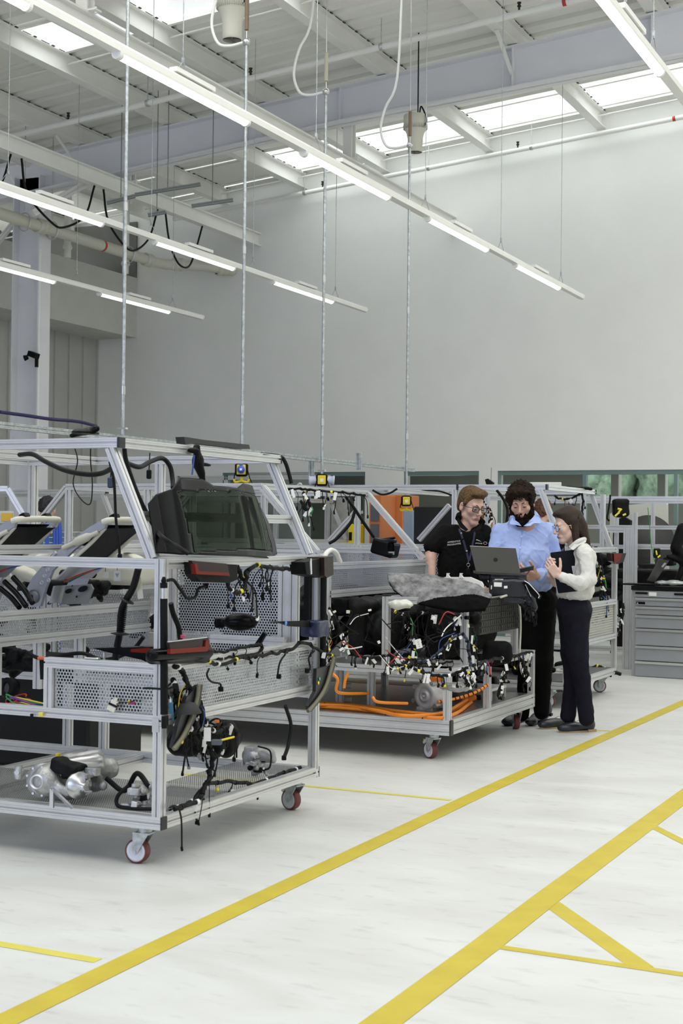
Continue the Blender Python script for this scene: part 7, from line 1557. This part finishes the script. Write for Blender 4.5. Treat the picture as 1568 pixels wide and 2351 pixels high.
MB().tube([P(1310,1258,-.07),P(1326,1244,-.09),P(1341,1238,-.04),P(1345,1240,.05)],5.5*K,8,5).build('collar_band',WSH,t)
tr=[e((1316,1392,.02),(38,32,44),0),e((1326,1404,.0),(32,30,42),10),c((1322,1415,-.07),(1325,1500,-.08),31,24,12),c((1325,1500,-.08),(1336,1560,-.06),24,19,8),c((1336,1560,-.06),(1346,1650,-.06),19,17.5,6),
    c((1310,1412,.08),(1312,1500,.07),29,23,12),c((1312,1500,.07),(1314,1560,.07),23,18,8),c((1314,1560,.07),(1304,1644,.08),18,16.5,6)]
cloth('trousers',tr,.010,NAVT,t,.0035,15,2)
MB().tube([PZ(1352,1672,0)+ZU*.06,PZ(1352,1672,0)+ZU*.11],.036,12).build('sock',BLK,t); 
shoe(PZ(1282,1682,0),PZ(1365,1679,0),t,w=.042); shoe(PZ(1238,1674,0),PZ(1318,1668,0),t,w=.042)
MB().tube([PZ(1306,1668,0)+ZU*.06,PZ(1304,1668,0)+ZU*.12],.034,12).build('sock',BLK,t)
hr=[h3.e(0,-.028,.050,.082,.098,.092,0),h3.e(0,.040,.098,.060,.050,.028,.03),h3.e(0,-.085,-.02,.072,.050,.09,.03),h3.cp((-.062,-.03,.02),(-.066,-.010,-.115),.034,.026,.03),h3.cp((.062,-.03,.02),(.066,-.010,-.115),.034,.026,.03),h3.cp((-.03,-.09,-.03),(-.04,-.10,-.16),.040,.026,.03),h3.cp((.03,-.09,-.03),(.04,-.10,-.16),.040,.026,.03),h3.cp((.03,-.115,-.12),(.03,-.15,-.215),.020,.008,.02),
    h3.m(h3.e(0,.100,.000,.10,.076,.082,.010)),h3.m(h3.e(0,.075,-.09,.10,.075,.06,.012))]
sdf_obj('hair',hr+[strand(h3,520,.0009,(.2,1,.12))],np.array(h3.c)-.27,np.array(h3.c)+.20,.0038,HM3,t)
for k in range(7): MB().tube([h3.p(.058,.02+.006*k,-.05),h3.p(.055,.035+.006*k,-.12),h3.p(.05,.05+.004*k,-.19-.006*k)],[.006,.005,.002],5,4).build('hair_strand',HM3,t)
MB().cbox(h3.p(-.085,-.075,.040),(.008,.02,.02),h3.M).build('hair_clip',mat('dark_clip',(.05,.03,.02),.3),t)
h3.glasses(t,mat('blue_glasses_frame',(.10,.16,.26),.3),mat('pale_gold_arm',(.62,.55,.34),.35,.3),rect=False,w=.025,h=.021)
# folder
F_=[P(1263.6,1268.8,-.22),P(1321.6,1261.4,-.10),P(1340.5,1355.5,-.10),P(1282,1362.4,-.22)]
tf=thing('folder','dark navy folder with a white sticker hugged by the woman in the off white blouse','folder',F_[3])
nf=(F_[1]-F_[0]).cross(F_[3]-F_[0]).normalized()
if nf.dot(FW)<0: nf=-nf
rc=[]
for i in range(4):
    a,b,d=F_[i],F_[(i-1)%4],F_[(i+1)%4]; rc+=[a+(b-a).normalized()*.012,a+((b-a).normalized()+(d-a).normalized())*.0035,a+(d-a).normalized()*.012]
MB().slab(rc,.016,nf).build('cover',mat('navy_black_cover',(.006,.007,.012),.7,spec=.12),tf)
MB().slab([p_+nf*.004+((F_[0]-F_[1]).normalized()*.003) for p_ in(F_[0],F_[0]+(F_[1]-F_[0])*.02,F_[3]+(F_[2]-F_[3])*.02,F_[3])],.008,nf).build('page_edge',mat('pale_grey_tag',(.5,.52,.55),.6),tf)
def fp(x,y,l=.001): return PPl(x,y,F_[0],nf)-nf*l
st=MB().slab([fp(1312,1299.5),fp(1322.5,1299),fp(1327,1321),fp(1316,1321)],.0006,-nf).build('sticker',mat('pale_lilac_sticker',(.62,.63,.68),.5),tf)
for k in range(3): MB().slab([fp(1314.5+3.4*k,1302,.0018),fp(1315.4+3.4*k,1302,.0018),fp(1319+3.2*k,1318-k,.0018),fp(1318+3.2*k,1318-k,.0018)],.0003,-nf).build('sticker_writing',mat('grey_ink',(.25,.27,.3),.6),st)
# ---------------------------------------------------------------- people further back
def far_person(x,y,D,yaw,hm,sk,shirt,lab,k=1.1):
    P,c,e,K=mk(D); t=thing('person',lab,'person',PD(x,y,D)); t.location.z=0
    h=Head(P(x,y,0),headM(yaw,R(15)),k); s_=.24*k/K/82.
    hd=h.build('head',[(h.p(0,-.02,-.06),h.p(0,-.03,-.18),.05,.055)],sk,res=.006); join([hd],'body',t)
    sdf_obj('hair',[h.e(0,-.022,.05,.082,.098,.088,0),h.e(0,-.07,0,.07,.05,.07,.03),h.m(h.e(0,.095,.0,.09,.070,.070,.012)),h.m(h.e(0,.02,-.10,.14,.13,.05,.02)),curls(h,2)],np.array(h.c)-.18,np.array(h.c)+.18,.006,hm,t)
    b=h.p(0,-.03,-.2); fx=h.M@Vector((1,0,0)); fx.z=0; fx.normalize()
    cloth('top',[('e',b-ZU*.28,(.20,.13,.30),Bn,0),('c',b-ZU*.06-fx*.15,b-ZU*.06+fx*.15,.075,.075,.05),('c',b-ZU*.08-fx*.2,b-ZU*.36-fx*.24,.055,.05,.03),('c',b-ZU*.08+fx*.2,b-ZU*.36+fx*.24,.055,.05,.03)],.014,shirt,t)
    cloth('trousers',[('c',b-ZU*.55-fx*.08,Vector((b.x-fx.x*.09,b.y-fx.y*.09,.10)),.10,.06,.03),('c',b-ZU*.55+fx*.08,Vector((b.x+fx.x*.09,b.y+fx.y*.09,.10)),.10,.06,.03)],.018,BTR,t)
    for sg_ in(-1,1): p_=Vector((b.x,b.y,0))+fx*.09*sg_; f_=h.M@Vector((0,1,0)); f_.z=0; f_.normalize(); shoe(p_+f_*.15,p_-f_*.1,t,laces=False,sole=BLK)
    return t
far_person(1110,1196,15.7,R(60),mat('hair_light_brown',(.16,.08,.03),.6),SK2,mat('grey_top',(.2,.2,.2),.8),'person with short brown hair bending behind the cart between the two men')
far_person(1248,1176,16.0,R(150),mat('hair_auburn',(.09,.035,.015),.6),SK2,mat('dark_top',(.03,.03,.03),.8),'person with auburn hair half hidden behind the bearded man shoulder')
far_person(110,1168,14.5,R(150),mat('hair_black',(.01,.01,.01),.6),SK2,mat('blue_top',(.08,.14,.25),.8),'dark haired person far away behind the left cart seats',.9)
